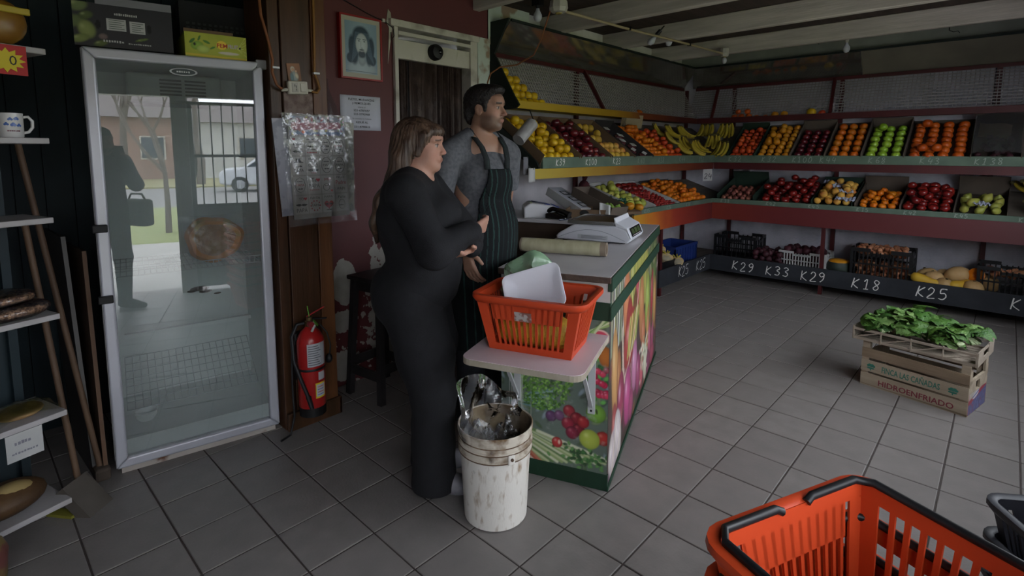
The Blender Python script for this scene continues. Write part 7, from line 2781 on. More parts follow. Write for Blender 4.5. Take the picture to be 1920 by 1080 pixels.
# ================================================================== shopping baskets
def basket_tree(name, label, m, W=0.43, D=0.29, H=0.225, taper=0.045, t=0.005, slots=13, handles=False, sticker=True, hm=None, panel_w=0.155):
    """slotted shopping basket: base, four slotted walls (each one part), rolled rim"""
    r_ = thing(name, label, 'basket')
    b = MB()
    b.bx(-W / 2 + taper, W / 2 - taper, -D / 2 + taper * .8, D / 2 - taper * .8, 0, t)
    b.build('base', m, r_)
    zt, zb = H - 0.030, 0.028

    def wall(corners, nslots, half_label):
        """corners: bottom-left, bottom-right, top-right, top-left (outer face)"""
        bl, br, tr, tl = [Vector(c) for c in corners]
        nrm = (br - bl).cross(tl - bl).normalized()
        bb = MB()

        def P(u, v):
            return bl.lerp(br, u).lerp(tl.lerp(tr, u), v)

        def slab(u0, u1, v0, v1):
            q = [P(u0, v0), P(u1, v0), P(u1, v1), P(u0, v1)]
            bb.add([c for c in q] + [c - nrm * t for c in q], [(0, 1, 2, 3), (7, 6, 5, 4), (0, 4, 5, 1), (1, 5, 6, 2), (2, 6, 7, 3), (3, 7, 4, 0)])
        v0, v1 = zb / H, zt / H
        slab(0, 1, 0, v0)
        slab(0, 1, v1, 1)
        edge = 0.10 if nslots > 9 else 0.12
        slab(0, edge, v0, v1)
        slab(1 - edge, 1, v0, v1)
        pitch = (1 - 2 * edge) / nslots
        for k in range(nslots):
            u = edge + k * pitch
            if k:
                slab(u - pitch * 0.19, u + pitch * 0.19, v0, v1)
        if half_label:
            slab(0.5 - panel_w / W, 0.5 + panel_w / W - 0.02, v0 + (v1 - v0) * 0.62, v1)
        return bb, P, nrm
    x0, x1 = W / 2 - taper, W / 2
    y0, y1 = D / 2 - taper * .8, D / 2
    walls = (('long_side', [(-x0, -y0, 0), (x0, -y0, 0), (x1, -y1, H), (-x1, -y1, H)], slots, True),
             ('long_side', [(x0, y0, 0), (-x0, y0, 0), (-x1, y1, H), (x1, y1, H)], slots, True),
             ('short_side', [(x0, -y0, 0), (x0, y0, 0), (x1, y1, H), (x1, -y1, H)], 9, False),
             ('short_side', [(-x0, y0, 0), (-x0, -y0, 0), (-x1, -y1, H), (-x1, y1, H)], 9, False))
    for i, (nm, cs, ns, hl) in enumerate(walls):
        bb, P, nrm = wall(cs, ns, hl)
        wo = bb.build(nm, m, r_)
        if i == 0 and sticker:
            q = MB()
            c = P(0.46, 0.68) + nrm * 0.001
            ud = (P(1, .5) - P(0, .5)).normalized()
            vd = nrm.cross(ud)
            q.bx(-0.035, 0.035, -0.019, 0.019, 0, 0.001, basis(ud, vd, c))
            q.build('torn_sticker', mat('torn_label', '#a39a96', 0.7, '#7a5248', 40, thr=(0.45, 0.55)), wo)
    # rolled rim with rounded corners
    b = MB()
    rc, ro = 0.035, 0.014

    def loop(off, z):
        pts = []
        X, Y, c = x1 + off, y1 + off, rc + off
        for cx_, cy_, a0 in ((X - c, Y - c, 0), (-X + c, Y - c, 90), (-X + c, -Y + c, 180), (X - c, -Y + c, 270)):
            for k in range(5):
                a = R(a0 + 22.5 * k)
                pts.append((cx_ + c * math.cos(a), cy_ + c * math.sin(a), z))
        return pts
    rings = [loop(-0.004, H - 0.028), loop(0.012, H - 0.026), loop(0.024, H - 0.010), loop(0.022, H + 0.004), loop(0.004, H + 0.006), loop(-0.003, H)]
    n = len(rings[0])
    vs = [p for rg in rings for p in rg]
    fs = []
    for i in range(len(rings) - 1):
        for k in range(n):
            fs.append((i * n + k, i * n + (k + 1) % n, (i + 1) * n + (k + 1) % n, (i + 1) * n + k))
    b.add(vs, fs)
    b.build('rim', m, r_, smooth=50)
    if handles:
        for s_ in (-1, 1):
            b = MB()
            pts = []
            for yy in (-1, 1):
                pass
            path = [(s_ * 0.035, -y1 + 0.006, H + 0.002), (s_ * 0.05, -y1 + 0.004, H + 0.010), (s_ * (x1 - 0.03), -y1 + 0.004, H + 0.010), (s_ * (x1 - 0.004), -y1 + 0.03, H + 0.010),
                    (s_ * (x1 - 0.004), y1 - 0.03, H + 0.010), (s_ * (x1 - 0.03), y1 - 0.004, H + 0.010), (s_ * 0.05, y1 - 0.004, H + 0.010), (s_ * 0.035, y1 - 0.006, H + 0.002)]
            b.tube(path, 0.0085, 8)
            b.build('carry_handle', hm, r_, smooth=50)
    return r_


M_org = mat('orange_red_plastic', '#bf431f', 0.42, '#b13a1a', 4, spec=0.4)
M_hand = mat('black_handle_plastic', '#1a1a1c', 0.45)
bk1 = basket_tree('shopping_basket', 'orange shopping basket on the counter flap holding produce', M_org)
bk1.location = CM @ Vector((CW / 2 + 0.005, -0.215, FZ + 0.0025))
bk1.rotation_euler = (0, 0, TH + R(-1))
BM1 = Matrix.Translation(bk1.location) @ Matrix.Rotation(TH + R(-1), 4, 'Z')
# in it: big yellow squash in a bag, green bag, white foam tray
t_ = thing('yellow_squash', 'long warty yellow squash lying in the orange basket', 'squash', BM1 @ Vector((-0.005, -0.028, 0.072)), TH)
b = MB()
b.lathe([(0.001, -0.165), (0.035, -0.155), (0.062, -0.12), (0.067, 0.0), (0.064, 0.11), (0.045, 0.15), (0.001, 0.163)], 20, Matrix.Rotation(R(90), 4, 'Y'), False, False)
b.build('skin', mat('warty_yellow', '#d2a236', 0.5, '#a8822e', 30, bump=0.5, bscale=60), t_, smooth=True)
b = MB()
b.cyl((0.155, 0, 0), (0.172, 0, 0.006), 0.008, 0.01, 8)
b.build('stem', MATS['squash_stem'], t_)
t_ = thing('plastic_bag', 'pale green plastic bag stuffed in the orange basket', 'bag', BM1 @ Vector((-0.07, 0.082, 0.075)), TH)
b = MB()
b.sphere((0, 0, 0.11), (0.12, 0.05, 0.185), 40, 26)
b.v = [(x + 0.012 * math.sin(z * 55 + y * 40) + 0.01 * math.sin(y * 70), y + 0.012 * math.sin(x * 60 + z * 35), z + 0.012 * math.sin(x * 45)) for x, y, z in b.v]
b.build('bag', film('pale_green_bag', '#86a886', 0.7, 0.2), t_, smooth=22)
b = MB()
b.grid(lambda u, v: (0.02 + 0.13 * u, -0.06 + 0.02 * math.sin(u * 9), 0.12 + 0.10 * v + 0.01 * math.sin(u * 20)), 12, 10)
b.build('loose_fold', MATS['pale_green_bag'], t_, smooth=22)
tr = thing('foam_tray', 'empty white foam tray propped up in the orange basket', 'tray', BM1 @ Vector((0.03, -0.066, 0.155)))
M_foam = mat('white_foam', '#d6d6de', 0.7, bump=0.1, bscale=200)
tr.rotation_euler = (Matrix.Rotation(TH, 4, 'Z') @ Matrix.Rotation(R(62), 4, 'X') @ Matrix.Rotation(R(21), 4, 'Z')).to_euler()


def rrect(w_, h_, r_, z, n=6):
    pts = []
    for cx_, cy_, a0 in ((w_ - r_, h_ - r_, 0), (-w_ + r_, h_ - r_, 90), (-w_ + r_, -h_ + r_, 180), (w_ - r_, -h_ + r_, 270)):
        for k in range(n):
            a = R(a0 + 90 * k / (n - 1))
            pts.append((cx_ + r_ * math.cos(a), cy_ + r_ * math.sin(a), z))
    return pts


rings = [rrect(0.080, 0.050, 0.02, 0.0), rrect(0.112, 0.080, 0.026, 0.036), rrect(0.121, 0.089, 0.028, 0.037), rrect(0.121, 0.089, 0.028, 0.042), rrect(0.110, 0.078, 0.025, 0.042), rrect(0.079, 0.049, 0.016, 0.007)]
b = MB()
n = len(rings[0])
fs = [(i * n + k, i * n + (k + 1) % n, (i + 1) * n + (k + 1) % n, (i + 1) * n + k) for i in range(5) for k in range(n)]
fs += [tuple(reversed(range(n))), tuple(range(5 * n, 6 * n))]
b.add([p for rg in rings for p in rg], fs, Matrix.Translation((0, 0.085, 0)))
b.build('tray', M_foam, tr, smooth=50)

# stack of baskets near the camera, the top one fully seen
A0, B0 = Vector((2.165, -0.13, 0)), Vector((2.33, 0.26, 0))
dB = (B0 - A0).normalized()
perp = Vector((dB.y, -dB.x, 0))
BRZ = math.atan2(dB.y, dB.x)
ctr = (A0 + B0) / 2 + perp * 0.185
proto = basket_tree('shopping_basket', 'topmost orange basket with black handles in the near stack', M_org, W=0.425, D=0.345, H=0.23, handles=True, hm=M_hand, sticker=False)
ZTOP = 0.565
NST = 8
for k in range(NST):
    z = ZTOP * (1 - k / (NST - 1)) if k else ZTOP
    if k == 0:
        proto.location = (ctr.x, ctr.y, ZTOP)
        proto.rotation_euler = (0, 0, BRZ)
    else:
        copy_tree(proto, loc=(ctr.x + rnd.uniform(-.002, .002), ctr.y + rnd.uniform(-.002, .002), ZTOP - k * ZTOP / (NST - 1)), rot=(0, 0, BRZ),
                  label='orange basket nested in the near stack, %s from the top' % ('', 'second', 'third', 'fourth', 'fifth', 'sixth', 'seventh', 'eighth')[k], group='nested orange baskets')
proto['group'] = 'nested orange baskets'
M_blkbk = mat('black_basket_plastic', '#1c1c22', 0.5)
b2 = basket_tree('shopping_basket', 'black basket at the right edge beside the orange stack', M_blkbk, W=0.40, D=0.27, H=0.23, sticker=False)
b2.location = (2.80, 1.06, 0.22)
b2.rotation_euler = (0, 0, R(35))
for k, z in enumerate((0.11, 0.0)):
    copy_tree(b2, loc=(2.80, 1.06, z), rot=(0, 0, R(35)), label='black basket nested %s in the right edge stack' % ('second', 'last')[k])

# ================================================================== white bucket with a bag
bu = thing('bucket', 'dirty white plastic bucket in front of the counter', 'bucket', (1.062, 0.418, 0))
bu.scale = (1.03, 1.03, 1.03)
M_bkt = mat('dirty_white_plastic', '#cfcac2', 0.5, '#8a7258', 14, bump=0.1, stretch=(3, 3, 1.0), thr=(0.54, 0.76), detail=10)
M_bktd = mat('grimy_band', '#bdb4a6', 0.6, '#6a543c', 16, thr=(0.46, 0.66), detail=8)
prof = [(0.118, 0.0), (0.126, 0.006), (0.140, 0.285)]
b = MB()
b.lathe(prof, 40, None, True, False)
b.build('body', M_bkt, bu, smooth=40)
b = MB()
b.lathe([(0.140, 0.285), (0.147, 0.287), (0.147, 0.295), (0.142, 0.297), (0.143, 0.318), (0.149, 0.320), (0.149, 0.328), (0.144, 0.330), (0.145, 0.365), (0.150, 0.367), (0.151, 0.385), (0.147, 0.388), (0.143, 0.385), (0.141, 0.365)], 40, None, False, False)
b.build('rim_band', M_bktd, bu, smooth=40)
for z_, r_ in ((0.291, 0.1475), (0.324, 0.1495), (0.349, 0.146)):
    b = MB()
    b.lathe([(r_, z_ - 0.005), (r_ + 0.001, z_ - 0.0035), (r_ + 0.001, z_ - 0.0015), (r_, z_)], 40, None, False, False)
    b.build('grime_ring', mat('dark_grime', '#5a4636', 0.7, '#8a7560', 18, thr=(0.5, 0.65)), bu, smooth=True)
b = MB()
b.lathe([(0.142, 0.385), (0.136, 0.285), (0.115, 0.012), (0.001, 0.010)], 40, None, False, False)
b.build('inner_wall', mat('grimy_inside', '#8a7a62', 0.7, '#4f3f2c', 9, thr=(0.4, 0.65), detail=8), bu, smooth=40)
b = MB()
a = math.atan2(CAM.y - 0.418, CAM.x - 1.062) + 0.42
b.bx(0.142, 0.153, -0.014, 0.014, 0.283, 0.322, Matrix.Rotation(a, 4, 'Z'))
lug = b.build('handle_lug', M_bkt, bu, bevel=0.004)
b = MB()
b.cyl(Matrix.Rotation(a, 4, 'Z') @ Vector((0.152, 0, 0.305)), Matrix.Rotation(a, 4, 'Z') @ Vector((0.158, 0, 0.305)), 0.006, n=10)
b.build('rivet', mat('rusty_rivet', '#4c3a2c', 0.7), lug)
t_ = thing('plastic_bag', 'clear crumpled plastic bag lining the white bucket', 'bag', (1.062, 0.418, 0.2))
b = MB()
ac = math.atan2(-fwd.y, -fwd.x)       # towards the viewer side of the bucket


def bagf(u, v):
    an = ac + R(-230) + R(230) * u
    base = 0.128 + 0.015 * math.sin(v * 3)
    fold = 0.012 * math.sin(u * 31 + v * 6) + 0.01 * math.sin(u * 17 - v * 9)
    if v < 0.6:
        rr, z = base + fold * 0.5, 0.02 + 0.30 * v
    else:
        q = (v - 0.6) / 0.4
        rr, z = base + 0.01 * q + fold, 0.20 + 0.17 * q * (0.3 + 0.7 * math.sin(u * 3.0) ** 2) + 0.01 * math.sin(u * 23)
    return (rr * math.cos(an), rr * math.sin(an), z)


b.grid(bagf, 60, 20)
b.build('skirt', film('clear_bag', '#d4d4d8', 0.07, 0.08), t_, smooth=30)
b = MB()
b.grid(lambda u, v: (-0.11 + 0.19 * u, -0.09 + 0.17 * v, 0.12 + 0.05 * math.sin(u * 6 + 1) * math.sin(v * 5) + 0.015 * math.sin(u * 27 + v * 11) + 0.012 * math.sin(v * 31 - u * 8)), 40, 36)
b.build('crumpled_middle', MATS['clear_bag'], t_, smooth=30)

# hanging roll of produce bags
t_ = thing('bag_roll', 'white roll of produce bags hanging tilted above the till', 'bag roll', (0.05, 1.66, 1.575))
b = MB()
d = Vector((0.0, 0.165, 0.135))
MR = d.to_track_quat('Z', 'Y').to_matrix().to_4x4()
b.lathe([(0.045, 0.0), (0.045, 0.19)], 26, MR)
b.build('roll', mat('frosted_bag_roll', '#9d9a9a', 0.4, '#8a8787', 12, spec=0.5, bump=0.3), t_, smooth=40)
b = MB()
b.lathe([(0.018, 0.188), (0.018, 0.215), (0.012, 0.215), (0.012, 0.192)], 16, MR, False, False)
b.build('core', M_card_wh, t_, smooth=40)
b = MB()
b.tube([d.normalized() * 0.21, Vector((-0.08, 0.21, 0.22)), Vector((-0.35, 0.24, 0.26))], 0.004, 6)
b.build('hanger_wire', M_blackish, t_)
# loose papers pinned under the end of the rack
for k, (x, y, z, w_, h_, rz) in enumerate(((0.0, 1.80, 1.46, 0.10, 0.13, 0.3), (0.04, 1.82, 1.38, 0.09, 0.10, 0.1))):
    t_ = thing('paper_note', ('grey paper note pinned under the left rack end', 'white paper slip hanging below the grey note')[k], 'paper', (x, y, z), rz)
    b = MB()
    b.grid(lambda u, v: (0.01 * math.sin(u * 4), (u - .5) * w_, -h_ * v), 6, 6)
    b.build('sheet', (mat('grey_note', '#6a6a70', 0.8), M_card_wh)[k], t_, smooth=True, solid=0.001)
    b = MB()
    b.cyl((0.0, 0, -0.006), (0.012, 0, -0.006), 0.004, n=8)
    b.build('pin', M_blackish, t_)
# ================================================================== people (implicit surfaces meshed as one skin)
class Field:
    """signed distance field on a grid; local axes: x forward, y left, z up"""

    def __init__(s, lo, hi, h):
        s.lo, s.h = np.array(lo, float), h
        s.n = np.ceil((np.array(hi) - s.lo) / h).astype(int) + 1
        s.f = np.full(s.n, 0.2, np.float32)

    def sub(s, lo, hi, pad):
        i0 = np.clip(np.floor((np.array(lo) - pad - s.lo) / s.h).astype(int), 0, s.n - 1)
        i1 = np.clip(np.ceil((np.array(hi) + pad - s.lo) / s.h).astype(int) + 1, 1, s.n)
        ax = [s.lo[k] + s.h * np.arange(i0[k], i1[k]) for k in range(3)]
        P = np.meshgrid(*ax, indexing='ij', sparse=True)
        return tuple(slice(i0[k], i1[k]) for k in range(3)), P

    def comb(s, sl, d, k, op):
        a = s.f[sl]
        d = d.astype(np.float32)
        if op == 'u':
            if k > 0:
                h = np.clip(0.5 + 0.5 * (a - d) / k, 0, 1)
                s.f[sl] = a * (1 - h) + d * h - k * h * (1 - h)
            else:
                s.f[sl] = np.minimum(a, d)
        elif op == 's':
            if k > 0:
                h = np.clip(0.5 - 0.5 * (a + d) / k, 0, 1)
                s.f[sl] = a * (1 - h) - d * h + k * h * (1 - h)
            else:
                s.f[sl] = np.maximum(a, -d)

    def cone(s, a, b, r1, r2, k=0.02, op='u', sq=(1, 1, 1)):
        """tapered limb; sq squashes the axes"""
        a, b, q = np.array(a, float), np.array(b, float), np.array(sq, float)
        m = max(r1, r2)
        sl, P = s.sub(np.minimum(a, b) - m * q, np.maximum(a, b) + m * q, 0.03 + k)
        A, B = a / q, b / q
        X = [P[i] / q[i] - A[i] for i in range(3)]
        d = B - A
        L = max(float(d @ d), 1e-9)
        t = np.clip((X[0] * d[0] + X[1] * d[1] + X[2] * d[2]) / L, 0, 1)
        r = np.sqrt(sum((X[i] - t * d[i]) ** 2 for i in range(3)))
        s.comb(sl, (r - (r1 + (r2 - r1) * t)) * q.min(), k, op)

    def chain(s, pts, rr, k=0.015, **kw):
        for i in range(len(pts) - 1):
            s.cone(pts[i], pts[i + 1], rr[i], rr[i + 1], k, **kw)

    def ell(s, c, r, k=0.03, op='u', ry=0.0, rz=0.0):
        c, r = np.array(c, float), np.array(r, float)
        m = r.max() if (ry or rz) else r
        sl, P = s.sub(c - m, c + m, 0.03 + k)
        x, y, z = P[0] - c[0], P[1] - c[1], P[2] - c[2]
        if ry:
            x, z = x * math.cos(ry) - z * math.sin(ry), x * math.sin(ry) + z * math.cos(ry)
        if rz:
            x, y = x * math.cos(rz) + y * math.sin(rz), -x * math.sin(rz) + y * math.cos(rz)
        k0 = np.sqrt((x / r[0]) ** 2 + (y / r[1]) ** 2 + (z / r[2]) ** 2)
        k1 = np.sqrt((x / r[0] ** 2) ** 2 + (y / r[1] ** 2) ** 2 + (z / r[2] ** 2) ** 2) + 1e-9
        s.comb(sl, k0 * (k0 - 1) / k1, k, op)

    def grids(s):
        return np.meshgrid(*[s.lo[k] + s.h * np.arange(s.n[k]) for k in range(3)], indexing='ij', sparse=True)

    def mesh(s):
        """surface nets"""
        f = s.f
        ins = f < 0
        nx, ny, nz = f.shape
        cnt = np.zeros((nx - 1, ny - 1, nz - 1), np.int8)
        for dx in (0, 1):
            for dy in (0, 1):
                for dz in (0, 1):
                    cnt += ins[dx:nx - 1 + dx, dy:ny - 1 + dy, dz:nz - 1 + dz]
        act = (cnt > 0) & (cnt < 8)
        idx = np.argwhere(act)
        vid = np.full(act.shape, -1, np.int32)
        vid[act] = np.arange(len(idx))
        acc = np.zeros((len(idx), 3))
        num = np.zeros(len(idx))
        I = idx
        corners = [(a, b, c) for a in (0, 1) for b in (0, 1) for c in (0, 1)]
        val = {c: f[I[:, 0] + c[0], I[:, 1] + c[1], I[:, 2] + c[2]] for c in corners}
        for c in corners:
            for ax in range(3):
                if c[ax] == 0:
                    d = list(c)
                    d[ax] = 1
                    d = tuple(d)
                    va, vb = val[c], val[d]
                    m = (va < 0) != (vb < 0)
                    t = np.where(m, va / np.where(m, va - vb, 1), 0)
                    p = np.array(c, float)[None].repeat(len(I), 0)
                    p[:, ax] += t
                    acc[m] += p[m]
                    num[m] += 1
        V = (I + acc / num[:, None]) * s.h + s.lo
        F = []
        for ax in range(3):
            b_, c_ = (ax + 1) % 3, (ax + 2) % 3
            sl0 = [slice(None)] * 3
            sl1 = [slice(None)] * 3
            sl0[ax] = slice(0, -1)
            sl1[ax] = slice(1, None)
            e = ins[tuple(sl0)] != ins[tuple(sl1)]
            E = np.argwhere(e)
            E = E[(E[:, b_] > 0) & (E[:, c_] > 0) & (E[:, b_] < f.shape[b_] - 1) & (E[:, c_] < f.shape[c_] - 1)]
            sgn = ins[tuple(sl0)][E[:, 0], E[:, 1], E[:, 2]]
            q = []
            for db, dc in ((1, 1), (0, 1), (0, 0), (1, 0)):
                K = E.copy()
                K[:, b_] -= db
                K[:, c_] -= dc
                q.append(vid[K[:, 0], K[:, 1], K[:, 2]])
            q = np.stack(q, 1)
            q[~sgn] = q[~sgn][:, ::-1]
            F.append(q)
        F = np.concatenate(F)
        F = F[(F >= 0).all(1)]
        return V, F


def skin(name, fld, m, parent, col=None, wob=None, relax=2):
    V, F = fld.mesh()
    for _ in range(relax):     # light smoothing
        acc = np.zeros_like(V)
        n_ = np.zeros(len(V))
        for a, b_ in ((0, 1), (1, 2), (2, 3), (3, 0)):
            np.add.at(acc, F[:, a], V[F[:, b_]])
            np.add.at(acc, F[:, b_], V[F[:, a]])
            np.add.at(n_, F[:, a], 1)
            np.add.at(n_, F[:, b_], 1)
        V = V * 0.5 + 0.5 * acc / np.maximum(n_, 1)[:, None]
    if wob is not None:
        V = wob(V)
    me = bpy.data.meshes.new(name)
    me.vertices.add(len(V))
    me.vertices.foreach_set('co', V.astype(np.float32).ravel())
    me.loops.add(F.size)
    me.loops.foreach_set('vertex_index', F.astype(np.int32).ravel())
    me.polygons.add(len(F))
    me.polygons.foreach_set('loop_start', np.arange(0, F.size, 4, dtype=np.int32))
    me.polygons.foreach_set('use_smooth', np.ones(len(F), bool))
    me.update(calc_edges=True)
    me.validate()
    if col is not None:
        c4 = np.ones((len(V), 4), np.float32)
        c4[:, :3] = col(V)
        ca = me.color_attributes.new('Col', 'FLOAT_COLOR', 'POINT')
        ca.data.foreach_set('color', c4.ravel())
    return meshobj(name, me, m, parent)


def rotz2(p, a):
    c, s = math.cos(a), math.sin(a)
    return np.array([p[0] * c - p[1] * s, p[0] * s + p[1] * c, p[2]])


class Head:
    """head placed at c, turned by yaw (left +) and nodded by pitch"""

    def __init__(s, c, yaw=0.0, sc_=1.0, nar=1.0):
        s.c, s.yaw, s.k, s.nar = np.array(c, float), yaw, sc_, nar

    def P(s, p):
        return rotz2(np.array(p, float) * s.k, s.yaw) + s.c

    def loc(s, V):
        d = (V - s.c)
        c, n = math.cos(-s.yaw), math.sin(-s.yaw)
        return np.stack([d[:, 0] * c - d[:, 1] * n, d[:, 0] * n + d[:, 1] * c, d[:, 2]], 1) / s.k / np.array((1, s.nar, 1))

    def e(s, F, c, r, k=0.012, op='u', ry=0.0):
        q = np.array((1, s.nar, 1))
        F.ell(s.P(np.array(c) * q), np.array(r) * q * s.k, k, op, ry=ry, rz=s.yaw)

    def build(s, F, male):
        e = lambda *a, **kw: s.e(F, *a, **kw)
        e((-0.018, 0, 0.038), (0.096, 0.075, 0.083), 0.02)
        e((0.028, 0, -0.02), (0.062, 0.060, 0.090), 0.03)
        e((0.054, 0, -0.084), (0.033, 0.034 if male else 0.031, 0.025), 0.025)
        for sg in (-1, 1):
            e((0.012, sg * 0.045, -0.062), (0.05, 0.018, 0.026 if male else 0.022), 0.025)   # jaw
            e((0.052, sg * 0.036, -0.022), (0.026, 0.024, 0.026), 0.025)  # cheek
            e((0.076, sg * 0.026, 0.030), (0.014, 0.026, 0.010 if male else 0.008), 0.015)  # brow
        e((0.066, 0, 0.05), (0.026, 0.045, 0.032), 0.03)
        F.cone(s.P((0.086, 0, 0.016)), s.P((0.111 if male else 0.106, 0, -0.022)), 0.0075 * s.k, 0.0105 * s.k, 0.012)
        for sg in (-1, 1):
            e((0.097, sg * 0.012, -0.027), (0.010, 0.007, 0.007), 0.006)
        for sg in (-1, 1):
            e((0.090, sg * 0.030, 0.010), (0.013, 0.018, 0.011), 0.012, op='s')
            e((0.074, sg * 0.030, 0.008), (0.013, 0.015, 0.012), 0.003)
            F.cone(s.P((0.086, sg * 0.018, 0.014)), s.P((0.076, sg * 0.044, 0.012)), 0.0035, 0.003, 0.004)
        e((0.086, 0, -0.052), (0.011, 0.024, 0.010), 0.012)
        e((0.0875 + 0.003 * male, 0, -0.0505), (0.007, 0.022, 0.004), 0.006)
        e((0.086 + 0.002 * male, 0, -0.0595), (0.007, 0.019, 0.0045), 0.006)
        e((0.104, 0, -0.0552), (0.012, 0.022, 0.0012), 0.002, op='s')
        for sg in (-1, 1):
            e((-0.008, sg * 0.074, -0.004), (0.020, 0.009, 0.030), 0.008, ry=-0.25)
            e((0.000, sg * 0.083, -0.002), (0.010, 0.006, 0.016), 0.004, op='s')
        e((0.058, 0, -0.145), (0.036, 0.07, 0.030), 0.02, op='s')
        F.cone(s.P((-0.03, 0, -0.06)), s.P((-0.055, 0, -0.19)), 0.047 if male else 0.041, 0.056 if male else 0.048, 0.012)

    def paint(s, V, skin_c, male, brow='#1c1512'):
        q = s.loc(V)
        c = np.ones((len(V), 3)) * np.array(lin(skin_c))

        def mix(m, cc):
            nonlocal c
            m = np.clip(m, 0, 1)[:, None]
            c = c * (1 - m) + np.array(lin(cc)) * m
        x, y, z = q.T
        ay = np.abs(y)
        inhead = (z > -0.14) & (np.abs(x) < 0.14) & (ay < 0.1)
        # cheeks and nose a little redder
        mix(0.45 * np.exp(-(((x - 0.06) / 0.03) ** 2 + ((ay - 0.038) / 0.02) ** 2 + ((z + 0.025) / 0.022) ** 2)) * inhead, '#b0685a')
        mix(0.4 * np.exp(-(((x - 0.11) / 0.02) ** 2 + (y / 0.015) ** 2 + ((z + 0.025) / 0.015) ** 2)) * inhead, '#b0685a')
        mix(0.8 * np.exp(-((ay / 0.021) ** 4 + ((z + 0.0545) / 0.0095) ** 4)) * (x > 0.08) * inhead, '#95604f' if not male else '#8a5a50')
        # eyes
        mix(((((ay - 0.030) / 0.013) ** 2 + ((z - 0.0075) / 0.0062) ** 2) < 1) * (x > 0.076) * inhead * 1.0, '#8f8680')
        mix(((((ay - 0.030) / 0.006) ** 2 + ((z - 0.0075) / 0.0065) ** 2) < 1) * (x > 0.078) * inhead * 1.0, '#20160f')
        mix((np.abs(z - 0.0145) < 0.0022) * (np.abs(ay - 0.030) < 0.015) * (x > 0.07) * inhead * 0.85, '#1a1412')
        mix(np.exp(-(((z - 0.031 - 0.10 * np.maximum(0, 0.03 - ay)) / (0.0052 if male else 0.0036)) ** 4)) * (ay > 0.010) * (ay < 0.052) * (x > 0.05) * inhead * 0.95, brow)
        if male:
            w = np.clip((-0.018 - z) / 0.02, 0, 1) * np.clip((x + 0.015) / 0.02, 0, 1) * np.clip((0.0 + z + 0.115) / 0.02, 0, 1)
            lip = np.exp(-((ay / 0.021) ** 4 + ((z + 0.0545) / 0.010) ** 4)) * (x > 0.08)
            w = w * (1 - lip) * (1 - np.exp(-((ay - 0.034) / 0.016) ** 2 - ((z + 0.03) / 0.016) ** 2))
            mix(w * 0.68 * inhead, '#41352d')
            mix(np.clip((z - 0.062 + 0.25 * np.maximum(0, ay - 0.045)) / 0.006, 0, 1) * 0.5 * (x > 0) * inhead, '#2a201c')
        return c


def hand_fingers(F, wrist, fdir, side, palm_n, curl, L=0.085, r=0.0085, spread=0.09, k=0.006):
    """palm + five fingers; fdir = finger direction, side = towards the thumb, palm_n = palm facing"""
    w_, f_, s_, n_ = [np.array(q, float) / (1 if i == 0 else np.linalg.norm(q)) for i, q in enumerate((wrist, fdir, side, palm_n))]
    pc = w_ + f_ * 0.048
    for t in (-0.026, -0.009, 0.009, 0.026):
        F.cone(w_ + s_ * t * 0.55, w_ + f_ * 0.085 + s_ * t, 0.014, 0.0115, 0.010)
    for i, (t, ln) in enumerate(((0.029, 0.92), (0.010, 1.0), (-0.010, 0.94), (-0.028, 0.76))):
        p = w_ + f_ * 0.085 + s_ * t
        d = f_ + s_ * (t * spread * 20)
        d /= np.linalg.norm(d)
        ang = curl
        segs = [0.45, 0.32, 0.23]
        rr = [r * 1.06, r, r * 0.92, r * 0.8]
        a = ang * 0.7
        for j, sg in enumerate(segs):
            dd = d * math.cos(a) + n_ * math.sin(a)
            q = p + dd * L * ln * sg
            F.cone(p, q, rr[j], rr[j + 1], k if j == 0 else 0.003)
            p = q
            a += ang
    p = w_ + f_ * 0.022 + s_ * 0.028
    d = f_ * 0.65 + s_ * 0.7 + n_ * 0.25
    d /= np.linalg.norm(d)
    q = p + d * 0.038
    F.cone(w_ + f_ * 0.015, p, 0.014, 0.0125, 0.008)
    F.cone(p, q, 0.0125, 0.0105, 0.005)
    d2 = f_ * 0.9 + s_ * 0.25 + n_ * 0.3
    F.cone(q, q + d2 / np.linalg.norm(d2) * 0.032, 0.0105, 0.0085, 0.003)


def shoe(F, ankle, toe_dir, r=0.04, Ls=0.25):
    a = np.array(ankle, float)
    d = np.array(toe_dir, float)
    d /= np.linalg.norm(d)
    F.cone((a[0] - 0.03 * d[0], a[1] - 0.03 * d[1], 0.045), (a[0] + d[0] * 0.10, a[1] + d[1] * 0.10, 0.042), 0.042, 0.042, 0.02)
    F.cone((a[0] + d[0] * 0.08, a[1] + d[1] * 0.08, 0.04), (a[0] + d[0] * (Ls - 0.09), a[1] + d[1] * (Ls - 0.09), 0.032), 0.042, 0.031, 0.02, sq=(1, 1, 0.9))
    sl, P = F.sub((a[0] - 0.3, a[1] - 0.3, -0.05), (a[0] + 0.3, a[1] + 0.3, 0.01), 0)
    F.f[sl] = np.maximum(F.f[sl], (-(P[2] - 0.002) + 0 * P[0] + 0 * P[1]).astype(np.float32))


def folds(seed, amp, f=(28, 22, 16)):
    r_ = np.random.RandomState(seed)
    ph = r_.uniform(0, 6.28, (6, 4))

    def fn(V):
        d = np.zeros(len(V))
        for k in range(6):
            a = ph[k]
            d += np.sin(V[:, 0] * f[0] * math.sin(a[0]) + V[:, 1] * f[1] * math.cos(a[1]) + V[:, 2] * f[2] * (0.6 + 0.4 * math.sin(a[2])) + a[3])
        d = d / 6 * amp
        c = V.copy()
        ctr = np.stack([np.full(len(V), np.mean(V[:, 0])), np.full(len(V), np.mean(V[:, 1])), V[:, 2]], 1)
        n_ = V - ctr
        n_ /= np.linalg.norm(n_, axis=1)[:, None] + 1e-6
        return c + n_ * d[:, None]
    return fn


